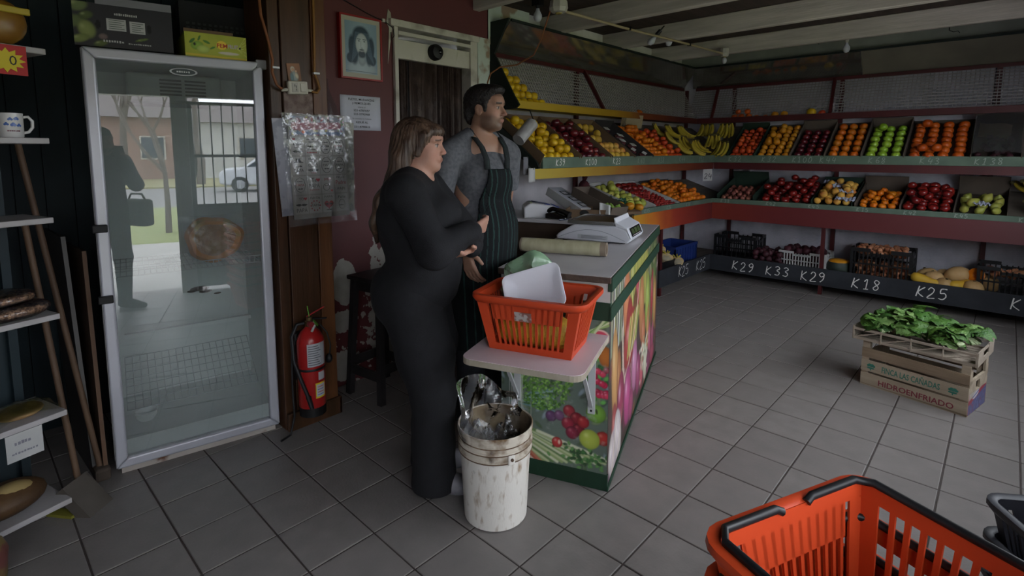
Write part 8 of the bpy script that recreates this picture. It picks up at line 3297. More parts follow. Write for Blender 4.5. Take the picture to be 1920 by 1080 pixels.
def skin_mat(name, rough=0.5):
    m = colmat(name, rough, 0.4, bump=0.12, bscale=160)
    b = m.node_tree.nodes['Principled BSDF']
    b.inputs['Subsurface Weight'].default_value = 0.12
    b.inputs['Subsurface Radius'].default_value = (0.01, 0.004, 0.002)
    b.inputs['Subsurface Scale'].default_value = 1.0
    return m


M_skin = skin_mat('skin')
M_blackcloth = mat('black_jersey', '#17171b', 0.85, '#101013', 30, bump=0.25, bscale=220)
M_blacktr = mat('black_trouser_cloth', '#16161a', 0.85, '#0f0f12', 30, bump=0.2, bscale=240)

# ---------------------------------------------------------------- woman
WZ = R(38)
wo = thing('person', 'person in black top and trousers with long brown hair and crossed arms', 'person', (0.655, 0.355, 0), WZ)
HB = 0.0042
hd = Head((0.015, 0.0, 1.515), R(-4), 0.98)
F = Field((-0.22, -0.36, -0.02), (0.46, 0.36, 1.68), HB)
hd.build(F, False)
# inner body
F.cone((-0.02, 0, 1.36), (0.0, 0, 1.02), 0.10, 0.13, 0.03, sq=(0.9, 1.25, 1))
F.cone((0.0, 0, 1.02), (-0.02, 0, 0.88), 0.13, 0.14, 0.03, sq=(0.95, 1.2, 1))
for sg in (-1, 1):
    F.cone((-0.01, sg * 0.085, 0.88), (0.03, sg * 0.08, 0.48), 0.085, 0.06, 0.03)
    F.cone((0.03, sg * 0.08, 0.48), (0.02, sg * 0.075, 0.07), 0.055, 0.038, 0.02)
    F.cone((-0.015, sg * 0.10, 1.37), (0.0, sg * 0.17, 1.34), 0.05, 0.05, 0.03)
# arms: right (near the viewer, y<0) outside, left tucked under
RS, RE, RW = np.array((0.0, -0.185, 1.33)), np.array((0.125, -0.235, 1.105)), np.array((0.248, -0.065, 1.16))
LS, LE, LW = np.array((0.0, 0.185, 1.33)), np.array((0.19, 0.21, 1.10)), np.array((0.235, -0.03, 1.085))
F.chain([RS, RE, RW], [0.05, 0.042, 0.028])
F.chain([LS, LE, LW], [0.05, 0.042, 0.028])
hand_fingers(F, RW + (0.012, 0.012, 0.012), (0.30, 0.85, 0.08), (-0.25, 0.1, -0.9), (-0.8, 0.2, 0.0), 0.5, L=0.078)
hand_fingers(F, LW + (-0.008, -0.02, -0.004), (-0.30, -0.88, -0.06), (0.8, -0.2, 0.2), (-0.05, 0.1, 0.9), 0.42, L=0.078, r=0.0092)
SKW = '#a87e6d'


def col_w(V):
    c = hd.paint(V, SKW, False)
    return c


skin('body', F, M_skin, wo, col=col_w)
# top (cut at neckline and wrists)
F = Field((-0.26, -0.38, 0.76), (0.44, 0.38, 1.45), 0.0055)
F.cone((-0.03, 0, 1.30), (0.01, 0, 1.10), 0.135, 0.150, 0.05, sq=(0.92, 1.30, 1))
F.ell((0.085, 0.0, 1.22), (0.10, 0.16, 0.10), 0.05)
F.ell((0.035, 0, 1.02), (0.155, 0.195, 0.16), 0.06)
F.ell((-0.02, 0, 0.90), (0.185, 0.20, 0.14), 0.06)
F.ell((-0.075, 0, 1.2), (0.10, 0.16, 0.14), 0.06)
for sg in (-1, 1):
    F.cone((-0.025, sg * 0.05, 1.385), (-0.005, sg * 0.165, 1.335), 0.055, 0.068, 0.05)
F.chain([RS, RE, RW - (0.012, 0.012, 0)], [0.078, 0.068, 0.052], 0.03)
F.chain([LS, LE, LW - (-0.002, -0.02, 0)], [0.075, 0.062, 0.047], 0.03)
F.cone((-0.035, 0, 1.37), (-0.01, 0, 1.48), 0.058, 0.09, 0.012, op='s', sq=(1.1, 1, 1))
F.ell((0.065, 0, 1.43), (0.045, 0.05, 0.055), 0.015, op='s')
sl, P = F.sub((-0.3, -0.4, 0.7), (0.5, 0.4, 1.5), 0)
F.f[sl] = np.maximum(F.f[sl], (0.855 + 0.02 * np.sin(P[1] * 9) - 0.05 * P[0] - P[2]).astype(np.float32))
skin('top', F, M_blackcloth, wo, wob=folds(2, 0.008, (44, 34, 46)))
# trousers, flared over the shoes
F = Field((-0.26, -0.26, 0.0), (0.24, 0.26, 1.02), 0.0055)
F.ell((-0.035, 0, 0.90), (0.175, 0.19, 0.14), 0.05)
F.ell((-0.085, 0.0, 0.84), (0.115, 0.165, 0.12), 0.05)
for sg in (-1, 1):
    ox = 0.02 if sg < 0 else -0.03
    F.chain([(-0.015, sg * 0.09, 0.86), (0.035 + ox * 0.5, sg * 0.092, 0.62), (0.055 + ox, sg * 0.088, 0.45), (0.05 + ox, sg * 0.085, 0.22), (0.05 + ox, sg * 0.085, 0.045)], [0.13, 0.122, 0.097, 0.09, 0.102], 0.03)
sl, P = F.sub((-0.3, -0.3, -0.02), (0.3, 0.3, 1.05), 0)
F.f[sl] = np.maximum(F.f[sl], np.maximum(0.022 - P[2], P[2] - 0.985).astype(np.float32) + 0 * P[0].astype(np.float32) + 0 * P[1].astype(np.float32))
skin('trousers', F, M_blacktr, wo, wob=folds(5, 0.006, (30, 30, 22)))
for sg in (-1, 1):
    ox = 0.02 if sg < 0 else -0.03
    F = Field((-0.15, sg * 0.085 - 0.1, -0.01), (0.30, sg * 0.085 + 0.1, 0.14), 0.004)
    shoe(F, (0.06 + ox, sg * 0.085, 0), (1, sg * 0.12, 0), Ls=0.25)
    skin('shoe', F, mat('grey_white_trainer', '#7e7c80', 0.6, '#5c5a60', 20), wo)
# hair: cap, fringe and a long fall down the back
F = Field((-0.24, -0.16, 1.06), (0.14, 0.16, 1.68), 0.0042)
e = lambda c, r, k=0.02, op='u', ry=0.0: hd.e(F, c, r, k, op, ry)
e((-0.022, 0, 0.046), (0.108, 0.088, 0.090), 0.01)
e((-0.075, 0, -0.03), (0.065, 0.085, 0.10), 0.03)
e((0.062, 0, 0.070), (0.042, 0.058, 0.034), 0.02)
for sg in (-1, 1):
    F.cone(hd.P((0.04, sg * 0.070, 0.05)), hd.P((0.012, sg * 0.078, -0.03)), 0.020, 0.013, 0.015)
    F.cone(hd.P((-0.03, sg * 0.07, 0.02)), hd.P((-0.07, sg * 0.075, -0.17)), 0.030, 0.030, 0.02)
F.chain([hd.P((-0.085, 0, -0.05)), hd.P((-0.11, 0, -0.14)), (-0.150, 0.0, 1.28), (-0.178, -0.005, 1.19), (-0.185, -0.005, 1.11)], [0.055, 0.050, 0.045, 0.036, 0.015], 0.03, sq=(0.7, 1.9, 1))
# keep the face and near ear clear
e((0.105, 0, -0.03), (0.072, 0.10, 0.072), 0.01, op='s')
e((0.075, 0, -0.09), (0.075, 0.10, 0.09), 0.01, op='s')


def strands(V):
    q = hd.loc(V)
    ang = np.arctan2(q[:, 1], -q[:, 0] + 0.02)
    d = 0.0013 * np.sin(ang * 46 + q[:, 2] * 8) + 0.0009 * np.sin(ang * 91 + q[:, 2] * 13) + 0.0010 * np.sin(q[:, 1] * 420 + q[:, 2] * 8)
    ctr = np.array([-0.03, 0, 0.02])
    n_ = q - ctr
    n_[:, 2] *= 0.3
    n_ /= np.linalg.norm(n_, axis=1)[:, None] + 1e-6
    n2 = np.stack([n_[:, 0] * math.cos(hd.yaw) - n_[:, 1] * math.sin(hd.yaw), n_[:, 0] * math.sin(hd.yaw) + n_[:, 1] * math.cos(hd.yaw), n_[:, 2]], 1)
    return V + n2 * d[:, None]


M_hairw = mat('long_brown_hair', '#3b2b22', 0.45, '#6b5342', 42, bump=0.5, bscale=120, stretch=(1, 1, 0.12), thr=(0.42, 0.8), spec=0.4)
hair = skin('hair', F, M_hairw, wo, wob=strands, relax=1)
b = MB()
pe = hd.P((-0.008, -0.080, -0.040))
b.lathe([(0.006, -0.001), (0.0085, 0.0), (0.006, 0.001)], 14, Matrix.Translation(pe) @ Matrix.Rotation(R(90), 4, 'X'), False, False)
b.build('earring', mat('earring_dark', '#4a4a44', 0.3, metal=0.8), wo)

# ---------------------------------------------------------------- man
MZ = R(-6)
mn = thing('person', 'bearded person in grey t-shirt and striped black apron behind the counter', 'person', (0.545, 0.845, 0), MZ)
hm = Head((0.035, 0.0, 1.705), R(24), 0.98, 0.92)
F = Field((-0.24, -0.36, -0.02), (0.34, 0.36, 1.86), HB)
hm.build(F, True)
F.cone((-0.02, 0, 1.50), (0.0, 0, 1.12), 0.11, 0.12, 0.03, sq=(0.9, 1.35, 1))
F.cone((0.0, 0, 1.12), (-0.01, 0, 0.95), 0.115, 0.12, 0.03, sq=(0.95, 1.2, 1))
for sg in (-1, 1):
    F.cone((-0.01, sg * 0.09, 0.95), (0.02, sg * 0.09, 0.52), 0.08, 0.06, 0.03)
    F.cone((0.02, sg * 0.09, 0.52), (0.0, sg * 0.09, 0.08), 0.055, 0.04, 0.02)
    F.cone((-0.02, sg * 0.10, 1.51), (-0.01, sg * 0.19, 1.475), 0.042, 0.05, 0.03)
    F.cone((-0.035, sg * 0.03, 1.575), (-0.02, sg * 0.10, 1.52), 0.026, 0.03, 0.02)
MRS, MRE, MRW = np.array((-0.015, -0.205, 1.475)), np.array((-0.035, -0.262, 1.20)), np.array((0.12, -0.195, 1.02))
MLS, MLE, MLW = np.array((-0.015, 0.19, 1.475)), np.array((-0.085, 0.215, 1.21)), np.array((-0.06, 0.14, 1.02))
F.chain([MRS, (MRS + MRE) / 2, MRE, MRE * 0.65 + MRW * 0.35, MRW], [0.056, 0.052, 0.043, 0.042, 0.028])
F.chain([MLS, (MLS + MLE) / 2, MLE, MLE * 0.65 + MLW * 0.35, MLW], [0.056, 0.052, 0.043, 0.042, 0.028])
hand_fingers(F, MRW, (0.22, 0.10, -0.9), (0.85, 0.2, 0.2), (0.1, 0.9, 0.1), 0.32, L=0.09, r=0.0095)
hand_fingers(F, MLW, (0.1, -0.3, -0.85), (0.75, -0.4, 0.3), (-0.2, -0.8, 0.1), 0.35, L=0.09, r=0.0095)
SKM = '#94705d'
skin('body', F, M_skin, mn, col=lambda V: hm.paint(V, SKM, True))
# t-shirt
F = Field((-0.24, -0.37, 0.86), (0.24, 0.37, 1.64), 0.0055)
F.cone((-0.02, 0, 1.44), (0.0, 0, 1.20), 0.118, 0.120, 0.05, sq=(0.92, 1.24, 1))
F.ell((0.025, 0, 1.36), (0.112, 0.148, 0.13), 0.04)
F.ell((0.02, 0, 1.10), (0.135, 0.158, 0.17), 0.05)
F.ell((0.0, 0, 0.97), (0.14, 0.165, 0.11), 0.05)
for sg, S_, E_ in ((-1, MRS, MRE), (1, MLS, MLE)):
    F.cone((-0.025, sg * 0.055, 1.565), (-0.01, sg * 0.175, 1.495), 0.058, 0.066, 0.04)
    F.cone(S_, S_ * 0.32 + E_ * 0.68, 0.070, 0.069, 0.012)
F.cone((-0.025, 0, 1.585), (0.0, 0, 1.68), 0.056, 0.09, 0.010, op='s')
sl, P = F.sub((-0.3, -0.4, 0.8), (0.3, 0.4, 1.7), 0)
F.f[sl] = np.maximum(F.f[sl], (0.90 - P[2] + 0 * P[0] + 0 * P[1]).astype(np.float32))
for sg, S_, E_ in ((-1, MRS, MRE), (1, MLS, MLE)):   # square sleeve hems
    p = S_ * 0.34 + E_ * 0.66
    d = (E_ - S_) / np.linalg.norm(E_ - S_)
    sl, P = F.sub(p - 0.13, p + 0.13, 0)
    dist = (P[0] - p[0]) * d[0] + (P[1] - p[1]) * d[1] + (P[2] - p[2]) * d[2]
    near_ = np.sqrt((P[0] - p[0]) ** 2 + (P[1] - p[1]) ** 2 + (P[2] - p[2]) ** 2) < 0.12
    out = np.where(near_ & (sg * P[1] > 0.165), np.maximum(F.f[sl], dist), F.f[sl])
    F.f[sl] = out.astype(np.float32)
skin('t_shirt', F, mat('grey_marl_jersey', '#5a5b60', 0.85, '#4a4b50', 60, bump=0.2, bscale=240, thr=(0.4, 0.65)), mn, wob=folds(8, 0.0035, (30, 26, 30)))
# trousers and shoes
F = Field((-0.22, -0.24, 0.0), (0.2, 0.24, 1.04), 0.0065)
F.ell((-0.01, 0, 0.95), (0.145, 0.185, 0.12), 0.05)
for sg in (-1, 1):
    F.chain([(-0.01, sg * 0.095, 0.90), (0.02, sg * 0.095, 0.52), (0.0, sg * 0.092, 0.06)], [0.105, 0.08, 0.068], 0.03)
sl, P = F.sub((-0.3, -0.3, -0.02), (0.3, 0.3, 1.05), 0)
F.f[sl] = np.maximum(F.f[sl], (0.045 - P[2] + 0 * P[0] + 0 * P[1]).astype(np.float32))
skin('trousers', F, mat('dark_denim', '#1a1c22', 0.85, '#14161a', 30), mn, wob=folds(3, 0.005))
for sg in (-1, 1):
    F = Field((-0.15, sg * 0.09 - 0.1, -0.01), (0.28, sg * 0.09 + 0.1, 0.14), 0.005)
    shoe(F, (0.0, sg * 0.09, 0), (1, sg * 0.15, 0), Ls=0.28)
    skin('shoe', F, M_blackish, mn)


# apron: bib and skirt follow the chest and hips, straps over the shoulders
def apron_shell(y0f, z0, z1, off):
    Fa = Field((-0.20, -0.26, z0 - 0.05), (0.26, 0.26, z1 + 0.05), 0.0055)
    Fa.cone((-0.02, 0, 1.44), (0.0, 0, 1.20), 0.121 + off, 0.123 + off, 0.05, sq=(0.94, 1.26, 1))
    Fa.ell((0.03, 0, 1.36), (0.115 + off, 0.152 + off, 0.13), 0.04)
    Fa.ell((0.02, 0, 1.10), (0.137 + off, 0.162 + off, 0.18), 0.05)
    Fa.cone((0.0, 0, 0.98), (0.035, 0, z0 - 0.1), 0.15 + off, 0.155 + off, 0.05, sq=(0.95, 1.12, 1))
    return Fa


Fa = apron_shell(0, 0.46, 1.46, 0.021)
inner = apron_shell(0, 0.46, 1.46, 0.012)
X_, Y_, Z_ = Fa.grids()
f_ = np.maximum(Fa.f, -inner.f)
wid = np.where(Z_ > 1.16, 0.125 - 0.06 * np.clip((Z_ - 1.16) / 0.27, 0, 1), 0.30) + 0 * Z_
wid = np.where((Z_ <= 1.16) & (Z_ > 1.06), 0.125 + 0.175 * (1.16 - Z_) / 0.10, wid)
f_ = np.maximum(f_, np.abs(Y_) - wid)
f_ = np.maximum(f_, Z_ - 1.415)
f_ = np.maximum(f_, 0.50 - Z_)
f_ = np.maximum(f_, -0.10 - X_)
Fa.f = f_.astype(np.float32)


def col_apron(V):
    c = np.ones((len(V), 3)) * np.array(lin('#101315'))
    ph = (V[:, 1] + 0.012 * V[:, 0]) / 0.029
    s_ = np.abs(ph - np.round(ph)) * 0.029
    m = np.clip((0.0024 - s_) / 0.0014, 0, 0.75)[:, None]
    return c * (1 - m) + np.array(lin('#2f4a45')) * m


M_apr = colmat('pinstripe_cloth', 0.85, 0.2, 0.1, 200)
Fa2 = Fa
skin('apron', Fa, M_apr, mn, col=col_apron, wob=folds(4, 0.002, (26, 30, 12)), relax=1)
for sg in (-1, 1):
    b = MB()
    pts = [(0.125, sg * 0.062, 1.41), (0.122, sg * 0.066, 1.46), (0.095, sg * 0.075, 1.52), (0.05, sg * 0.082, 1.565), (0.0, sg * 0.078, 1.60), (-0.05, sg * 0.06, 1.60), (-0.085, sg * 0.02, 1.585)]
    P_ = smooth_line
    vs, fs = [], []
    for i, p in enumerate(pts):
        p = Vector(p)
        o_ = Vector((0.0, 0.017, 0.0)) if i < 4 else Vector((0.008, 0.0, 0.015))
        vs += [p - o_, p + o_]
        if i:
            k = 2 * i
            fs.append((k - 2, k, k + 1, k - 1))
    b.add(vs, fs)
    b.build('apron_strap', mat('strap_cloth', '#181c1e', 0.85, '#2f4a44', 40, stretch=(0.2, 8, 0.2), thr=(0.6, 0.7)), mn, smooth=True, solid=0.003)
# hair
F = Field((-0.15, -0.13, 1.60), (0.18, 0.13, 1.86), 0.0042)
e = lambda c, r, k=0.012, op='u', ry=0.0: hm.e(F, c, r, k, op, ry)
e((-0.024, 0, 0.048), (0.103, 0.084, 0.088), 0.01)
e((0.050, 0, 0.098), (0.052, 0.058, 0.030), 0.025)
e((-0.085, 0, -0.01), (0.035, 0.066, 0.065), 0.02)
for sg in (-1, 1):
    e((0.026, sg * 0.068, 0.012), (0.012, 0.010, 0.034), 0.01)
e((0.115, 0, 0.005), (0.085, 0.12, 0.078), 0.008, op='s')
e((0.02, 0, -0.075), (0.10, 0.12, 0.075), 0.008, op='s')
for sg in (-1, 1):
    e((-0.008, sg * 0.085, -0.008), (0.026, 0.03, 0.034), 0.006, op='s')


def tuft(V):
    q = hm.loc(V)
    d = 0.0011 * np.sin(q[:, 0] * 260 + q[:, 1] * 190) * np.sin(q[:, 1] * 240 + q[:, 2] * 170) + 0.0008 * np.sin(q[:, 2] * 260 + q[:, 0] * 130)
    n_ = V - hm.P((-0.02, 0, 0.03))
    n_ /= np.linalg.norm(n_, axis=1)[:, None]
    return V + n_ * d[:, None]


skin('hair', F, mat('short_black_hair', '#0e0c0c', 0.5, '#221c1a', 60, bump=0.6, bscale=160), mn, wob=tuft, relax=1)
# ================================================================== ceiling fittings
M_ivory = mat('ivory_fitting', '#a8a499', 0.5)
M_bulb = mat('milky_bulb', '#b3b6be', 0.3, spec=0.5)
M_cond = mat('cream_conduit', '#98896c', 0.5)
t_ = thing('conduit', 'cream conduit pipe running under the ceiling beams', 'conduit', (0, 0, 0))
b = MB()
b.tube([(0.0, 2.16, 2.545), (0.06, 3.0, 2.54), (0.14, 4.0, 2.545), (0.19, 4.78, 2.545)], 0.011, 8)
b.build('pipe', M_cond, t_, smooth=True)
for y, x in ((3.05, 0.064), (4.05, 0.142)):
    b = MB()
    b.bx(x - 0.016, x + 0.016, y - 0.008, y + 0.008, 2.53, 2.56)
    b.build('saddle_clip', M_blackish, t_)


def jbox(loc, s_, label, bulb):
    t_ = thing('junction_box', label, 'junction box', loc)
    b = MB()
    b.lathe([(0.05 * s_, 0.05), (0.055 * s_, 0.0), (0.045 * s_, -0.03), (0.02 * s_, -0.035)], 8)
    b.build('box', M_ivory, t_)
    b = MB()
    b.cyl((0, 0, -0.03), (0, 0, -0.042), 0.022 * s_, 0.018 * s_, 12)
    b.build('socket', mat('yellowed_plastic', '#8a7a3c', 0.5), t_)
    if bulb:
        b = MB()
        b.sphere((0, 0, -0.075), (0.026, 0.026, 0.034), 14, 10)
        b.build('bulb', M_bulb, t_, smooth=True)
    return t_


jbox((0.03, 2.12, 2.545), 1.25, 'octagonal white junction box at the near end of the conduit', False)
jbox((0.195, 4.80, 2.55), 0.9, 'small white junction box with bulb at the far conduit end', True)


def bulb(loc, label, rot, hold=M_blackish):
    t_ = thing('light_bulb', label, 'light bulb', loc, rot=rot)
    b = MB()
    b.lathe([(0.018, 0.05), (0.02, 0.0), (0.014, -0.02)], 12)
    b.build('holder', hold, t_, smooth=40)
    b = MB()
    b.lathe([(0.012, -0.015), (0.016, -0.035), (0.031, -0.065), (0.033, -0.085), (0.022, -0.11), (0.001, -0.118)], 16, None, False, False)
    b.build('glass', M_bulb, t_, smooth=True)
    b = MB()
    b.cyl((0, 0, 0.05), (0, 0, 0.10), 0.006, n=6)
    b.build('stem', hold, t_)
    return t_


bulb((0.0, 3.66, 2.60), 'tilted bulb in black holder left of the conduit', (R(0), R(40), R(30)))
bulb((0.02, 3.86, 2.635), 'round white bulb hanging just below a beam', (0, 0, 0), M_ivory)
bulb((1.25, 5.22, 2.60), 'small lone bulb under the rear beam', (0, 0, 0), M_ivory)
t_ = bulb((-0.18, 2.13, 2.60), 'bulb in a long black holder near the octagonal box', (0, 0, 0))
b = MB()
b.bx(-0.035, 0.035, -0.03, 0.03, 0.0, 0.14)
b.build('bracket', M_blackish, t_)
t_ = thing('power_cable', 'orange cable looping from the ceiling box to the left rack', 'cable', (0, 0, 0))
b = MB()
b.tube([(-0.03, 2.10, 2.54), (-0.09, 2.12, 2.45), (-0.16, 2.14, 2.34), (-0.22, 2.13, 2.24), (-0.33, 2.06, 2.17), (-0.42, 1.96, 2.15), (-0.46, 1.90, 2.10), (-0.47, 1.87, 2.02)], 0.006, 8)
b.build('sheath', M_cab, t_, smooth=True)
b = MB()
b.cyl((-0.03, 2.10, 2.53), (-0.03, 2.10, 2.56), 0.011, n=8)
b.build('gland', M_ivory, t_)
for x, y, z, lab in ((1.0, 4.92, 2.58, 'bent wire hook left of the lone bulb'), (2.05, 5.15, 2.57, 'bent wire hook at the right of the rear beam')):
    t_ = thing('wire_hook', lab, 'hook', (x, y, z))
    b = MB()
    b.tube([(0, 0, 0.0), (0.03, 0, -0.02), (0.06, 0, -0.015), (0.075, 0, -0.035)], 0.003, 6)
    b.build('wire', M_blackish, t_)
    b = MB()
    b.cyl((0, 0, 0), (0, 0, 0.03), 0.004, n=6)
    b.build('nail', M_blackish, t_)

# ================================================================== street front: gate, door, street
M_gate = mat('grey_gate_steel', '#3c4246', 0.5)
ga = struct(bpy.data.objects.new('door_2', None))
link(ga)
ga['label'] = 'barred steel gate beside the street doorway'
for y in (GA0 + 0.02, GA1 - 0.02):
    b = MB()
    b.bx(XW + 0.05, XW + 0.09, y - 0.02, y + 0.02, 0, 2.02)
    b.build('gate_post', M_gate, ga)
for z in (0.05, 0.92, 1.45, 2.0):
    b = MB()
    b.bx(XW + 0.055, XW + 0.085, GA0, GA1, z - 0.015, z + 0.015)
    b.build('gate_rail', M_gate, ga)
nb = 11
for k in range(1, nb):
    y = GA0 + (GA1 - GA0) * k / nb
    b = MB()
    b.cyl((XW + 0.07, y, 0.92), (XW + 0.07, y, 2.0), 0.007, n=8)
    b.build('bar', M_gate, ga)
b = MB()
b.bx(XW + 0.065, XW + 0.075, GA0, GA1, 0.05, 0.92)
b.build('lower_panel', mat('pale_gate_panel', '#8a9296', 0.5, '#7d8589', 3), ga)
dr = struct(bpy.data.objects.new('door_3', None))
link(dr)
dr['label'] = 'open street doorway with white header'
for y in (DO0, DO1 - 0.04):
    b = MB()
    b.bx(XW - 0.01, XW + 0.16, y, y + 0.04, 0, 2.14)
    b.build('jamb', M_frame, dr)
b = MB()
b.bx(XW - 0.01, XW + 0.16, DO0, DO1, 2.06, 2.14)
b.build('header', mat('white_header', '#c4c4c2', 0.5), dr)
# bare trees along the verge
M_bark = mat('grey_bark', '#6f675f', 0.9, '#585049', 9, bump=0.4)
M_aut = mat('autumn_leaves', '#b08a6a', 0.8, '#8f6a4a', 3, rand='#b59a78')


def tree(loc, H, r0, seed, label, leaves, lm):
    r_ = random.Random(seed)
    t_ = thing('street_tree', label, 'tree', loc)
    trunk, br = MB(), MB()
    tips = []

    def grow(p, d, L, rad, depth, mbb):
        q = p + d * L
        mid = p.lerp(q, 0.5) + Vector((r_.uniform(-1, 1), r_.uniform(-1, 1), 0)) * L * 0.06
        mbb.tube([p, mid, q], [rad, rad * 0.85, rad * 0.68], 6 if depth < 3 else 4, caps=False)
        if depth >= 5:
            tips.append(q)
            return
        if depth >= 3:
            tips.append(q)
        for k in range(2 if depth else 3):
            nd = (d + Vector((r_.uniform(-1, 1), r_.uniform(-1, 1), r_.uniform(-0.1, 0.7))) * 0.75).normalized()
            grow(q, nd, L * r_.uniform(0.62, 0.82), rad * 0.66, depth + 1, br)
    grow(Vector((0, 0, 0)), Vector((r_.uniform(-.08, .08), r_.uniform(-.08, .08), 1)).normalized(), H * 0.34, r0, 0, trunk)
    trunk.build('trunk', M_bark, t_, smooth=True)
    br.build('branches', M_bark, t_, smooth=True)
    if leaves:
        b = MB()
        for p in tips:
            for k in range(leaves):
                c = p + Vector((r_.gauss(0, .28), r_.gauss(0, .28), r_.gauss(0, .22)))
                s_ = r_.uniform(0.05, 0.10)
                M_ = Matrix.Translation(c) @ Euler((r_.uniform(0, 6), r_.uniform(0, 6), r_.uniform(0, 6))).to_matrix().to_4x4()
                b.add([(-s_, -s_ * .6, 0), (s_, -s_ * .6, 0.01), (s_, s_ * .6, 0), (-s_, s_ * .6, 0.01)], [(0, 1, 2, 3)], M_)
        o = b.build('foliage', lm, t_)
        o['kind'] = 'stuff'
    return t_


tree((8.6, -1.55, -0.06), 3.4, 0.06, 3, 'slim bare young tree on the grass verge', 0, None)
tree((8.2, 0.35, -0.06), 5.2, 0.16, 8, 'thick forked bare tree behind the barred gate', 0, None)
for k, (x, y, h_) in enumerate(((25.5, -9.5, 7.0), (27.0, -5.6, 8.0), (25.5, -2.4, 6.5))):
    tree((x, y, -0.06), h_, 0.2, 20 + k, ('leftmost rust-leaved tree across the street', 'tallest rust-leaved tree across the street', 'rust-leaved tree across the street near the white house')[k], 16, M_aut)
M_house = (mat('brown_house_wall', '#9a7f72', 0.85, '#8a7064', 1.5), mat('white_house_wall', '#c0c0bc', 0.85, '#adada9', 1.5))
for k, (y0, y1, h_, m_, lab) in enumerate(((-16.0, -3.4, 3.4, M_house[0], 'low brown house across the street'), (-3.0, 8.0, 3.2, M_house[1], 'white house across the street'))):
    hs = thing('house', lab, 'house', (32.0, (y0 + y1) / 2, -0.06))
    L = (y1 - y0) / 2
    b = MB()
    b.bx(0, 6, -L, L, 0, h_)
    b.build('walls', m_, hs)
    b = MB()
    b.add([(-0.4, -L - .3, h_), (6.4, -L - .3, h_), (6.4, L + .3, h_), (-0.4, L + .3, h_), (3, -L - .3, h_ + 1.4), (3, L + .3, h_ + 1.4)], [(0, 3, 2, 1), (0, 4, 5, 3), (1, 2, 5, 4), (0, 1, 4), (2, 3, 5)])
    b.build('roof', mat('grey_roof', '#7a7270', 0.9, '#6a6260', 3), hs)
    for q in range(3):
        yy = -L + (q + 0.6) * 2 * L / 3.2
        b = MB()
        b.bx(-0.04, 0.02, yy, yy + 1.2, 1.1, 2.4)
        wn = b.build('window', M_frame, hs)
        b = MB()
        b.bx(-0.05, -0.04, yy + 0.08, yy + 1.12, 1.18, 2.32)
        b.build('pane', mat('dark_pane', '#39424a', 0.1), wn)
# parked pale car
car = thing('car', 'pale hatchback parked across the street', 'car', (21.0, 0.6, -0.12), R(90))
M_car = mat('pale_car_paint', '#b9bcc0', 0.3, coat=0.5)
b = MB()
prof = [(-1.95, 0.35), (-1.95, 0.75), (-1.75, 0.92), (-1.1, 0.98), (-0.55, 1.38), (0.75, 1.42), (1.55, 1.02), (1.95, 0.95), (1.98, 0.4), (1.7, 0.28), (-1.7, 0.28)]
b.prism(prof, -0.8, 0.8, Matrix(((1, 0, 0, 0), (0, 0, -1, 0), (0, 1, 0, 0), (0, 0, 0, 1))))
b.build('body', M_car, car, bevel=0.09, seg=3)
for sy in (-1, 1):
    for pts in ([(-0.95, 1.0), (-0.5, 1.32), (0.05, 1.35), (0.05, 1.0)], [(0.12, 1.0), (0.12, 1.35), (0.72, 1.35), (1.3, 1.02)]):
        b = MB()
        b.prism(pts, 0.0, 0.01, Matrix(((1, 0, 0, 0), (0, 0, -sy, sy * 0.805 + (0.005 if sy > 0 else -0.005)), (0, 1, 0, 0), (0, 0, 0, 1))))
        b.build('side_window', MATS['dark_pane'], car)
    for x in (-1.22, 1.22):
        b = MB()
        b.cyl((x, sy * 0.62, 0.31), (x, sy * 0.82, 0.31), 0.31, n=24)
        wh = b.build('wheel', M_blackish, car)
        b = MB()
        b.cyl((x, sy * 0.82, 0.31), (x, sy * 0.83, 0.31), 0.18, n=16)
        b.build('hub_cap', mat('hub_silver', '#9a9ca0', 0.4, metal=0.5), wh)

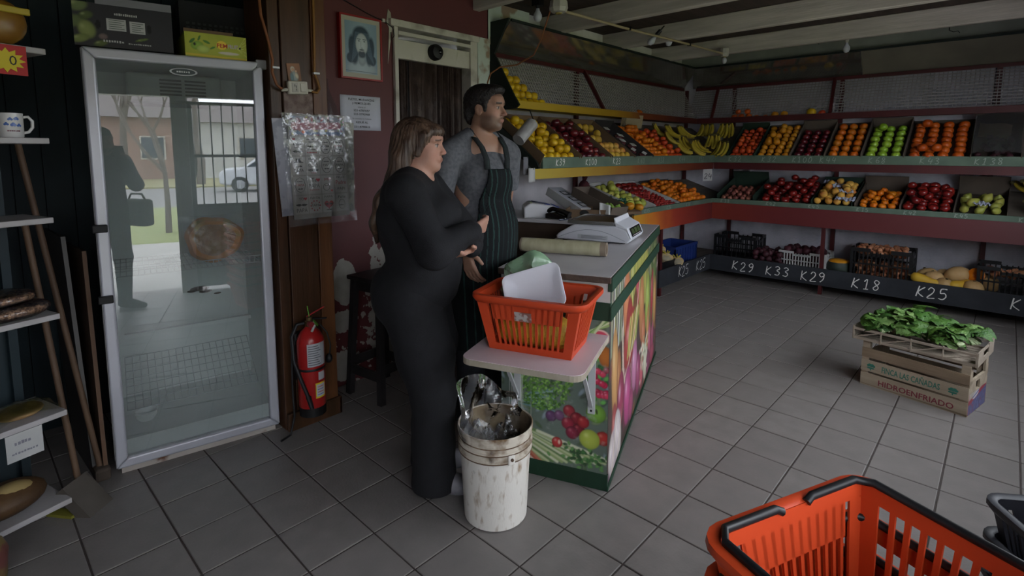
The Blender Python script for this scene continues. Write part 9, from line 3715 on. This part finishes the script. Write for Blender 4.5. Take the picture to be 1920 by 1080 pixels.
# ---------------------------------------------------------------- photographer (seen only mirrored in the fridge glass)
pg = thing('person', 'dark silhouette of a person with camera and shoulder bag mirrored in the fridge', 'person', (CAM.x + 0.20, CAM.y - 0.20, 0), math.atan2(fwd.y, fwd.x))
F = Field((-0.24, -0.34, -0.02), (0.30, 0.34, 1.74), 0.008)
h3 = Head((0.02, 0, 1.585), 0.0, 1.0)
h3.build(F, True)
F.ell((-0.02, 0, 1.665), (0.105, 0.09, 0.06), 0.02)
F.cone((-0.02, 0, 1.36), (0.0, 0, 1.10), 0.13, 0.13, 0.04, sq=(0.9, 1.4, 1))
F.ell((0.0, 0, 0.98), (0.14, 0.18, 0.16), 0.05)
for sg in (-1, 1):
    F.chain([(0, sg * 0.09, 0.92), (0.02, sg * 0.11, 0.5), (-0.01, sg * 0.12, 0.07)], [0.10, 0.075, 0.055], 0.03)
    F.chain([(-0.01, sg * 0.20, 1.40), (0.06, sg * 0.26, 1.18), (0.135, sg * 0.09, 1.42)], [0.075, 0.06, 0.045], 0.03)
    shoe(F, (-0.01, sg * 0.12, 0), (1, sg * 0.2, 0), Ls=0.28)
    hand_fingers(F, (0.135, sg * 0.085, 1.43), (0.35, -sg * 0.35, 0.6), (-0.2, -sg * 0.9, 0.2), (0.5, -sg * 0.5, 0.0), 0.4)


def col_p(V):
    c = np.ones((len(V), 3)) * np.array(lin('#2b2d33'))
    sk_ = ((V[:, 2] > 1.46) & (V[:, 0] < 0.19))[:, None]
    c = np.where(sk_, np.array(lin('#a07868')), c)
    hr = ((V[:, 2] > 1.64) | ((V[:, 2] > 1.55) & (V[:, 0] < -0.01)))[:, None]
    return np.where(hr, np.array(lin('#1c1714')), c)


skin('body', F, colmat('dark_clothes', 0.8), pg, col=col_p)
cmr = thing('photo_camera', 'black camera held up by the mirrored person', 'camera', (CAM.x + 0.20 - 0.146 * 0.684 / 1.0, CAM.y - 0.20 + 0.146 * 0.729, 1.48), math.atan2(fwd.y, fwd.x))
b = MB()
b.bx(-0.03, 0.02, -0.07, 0.07, -0.045, 0.045)
b.build('camera_body', M_blackish, cmr, bevel=0.008)
b = MB()
b.cyl((0.02, 0, 0.0), (0.05, 0, 0.0), 0.033, n=18)
b.build('lens', M_blackish, cmr)
bg = thing('shoulder_bag', 'dark green shoulder bag worn by the mirrored person', 'bag', (CAM.x + 0.20 + 0.16, CAM.y - 0.20 + 0.22, 0.78), math.atan2(fwd.y, fwd.x))
b = MB()
b.bx(-0.16, 0.14, -0.06, 0.06, 0.0, 0.26)
b.build('bag', mat('olive_canvas', '#3c4a3a', 0.85), bg, bevel=0.03, seg=3)
b = MB()
b.tube([(-0.12, 0.0, 0.25), (-0.08, 0.0, 0.31), (0.06, 0.0, 0.31), (0.10, 0.0, 0.25)], 0.010, 6)
b.build('strap', MATS['olive_canvas'], bg)
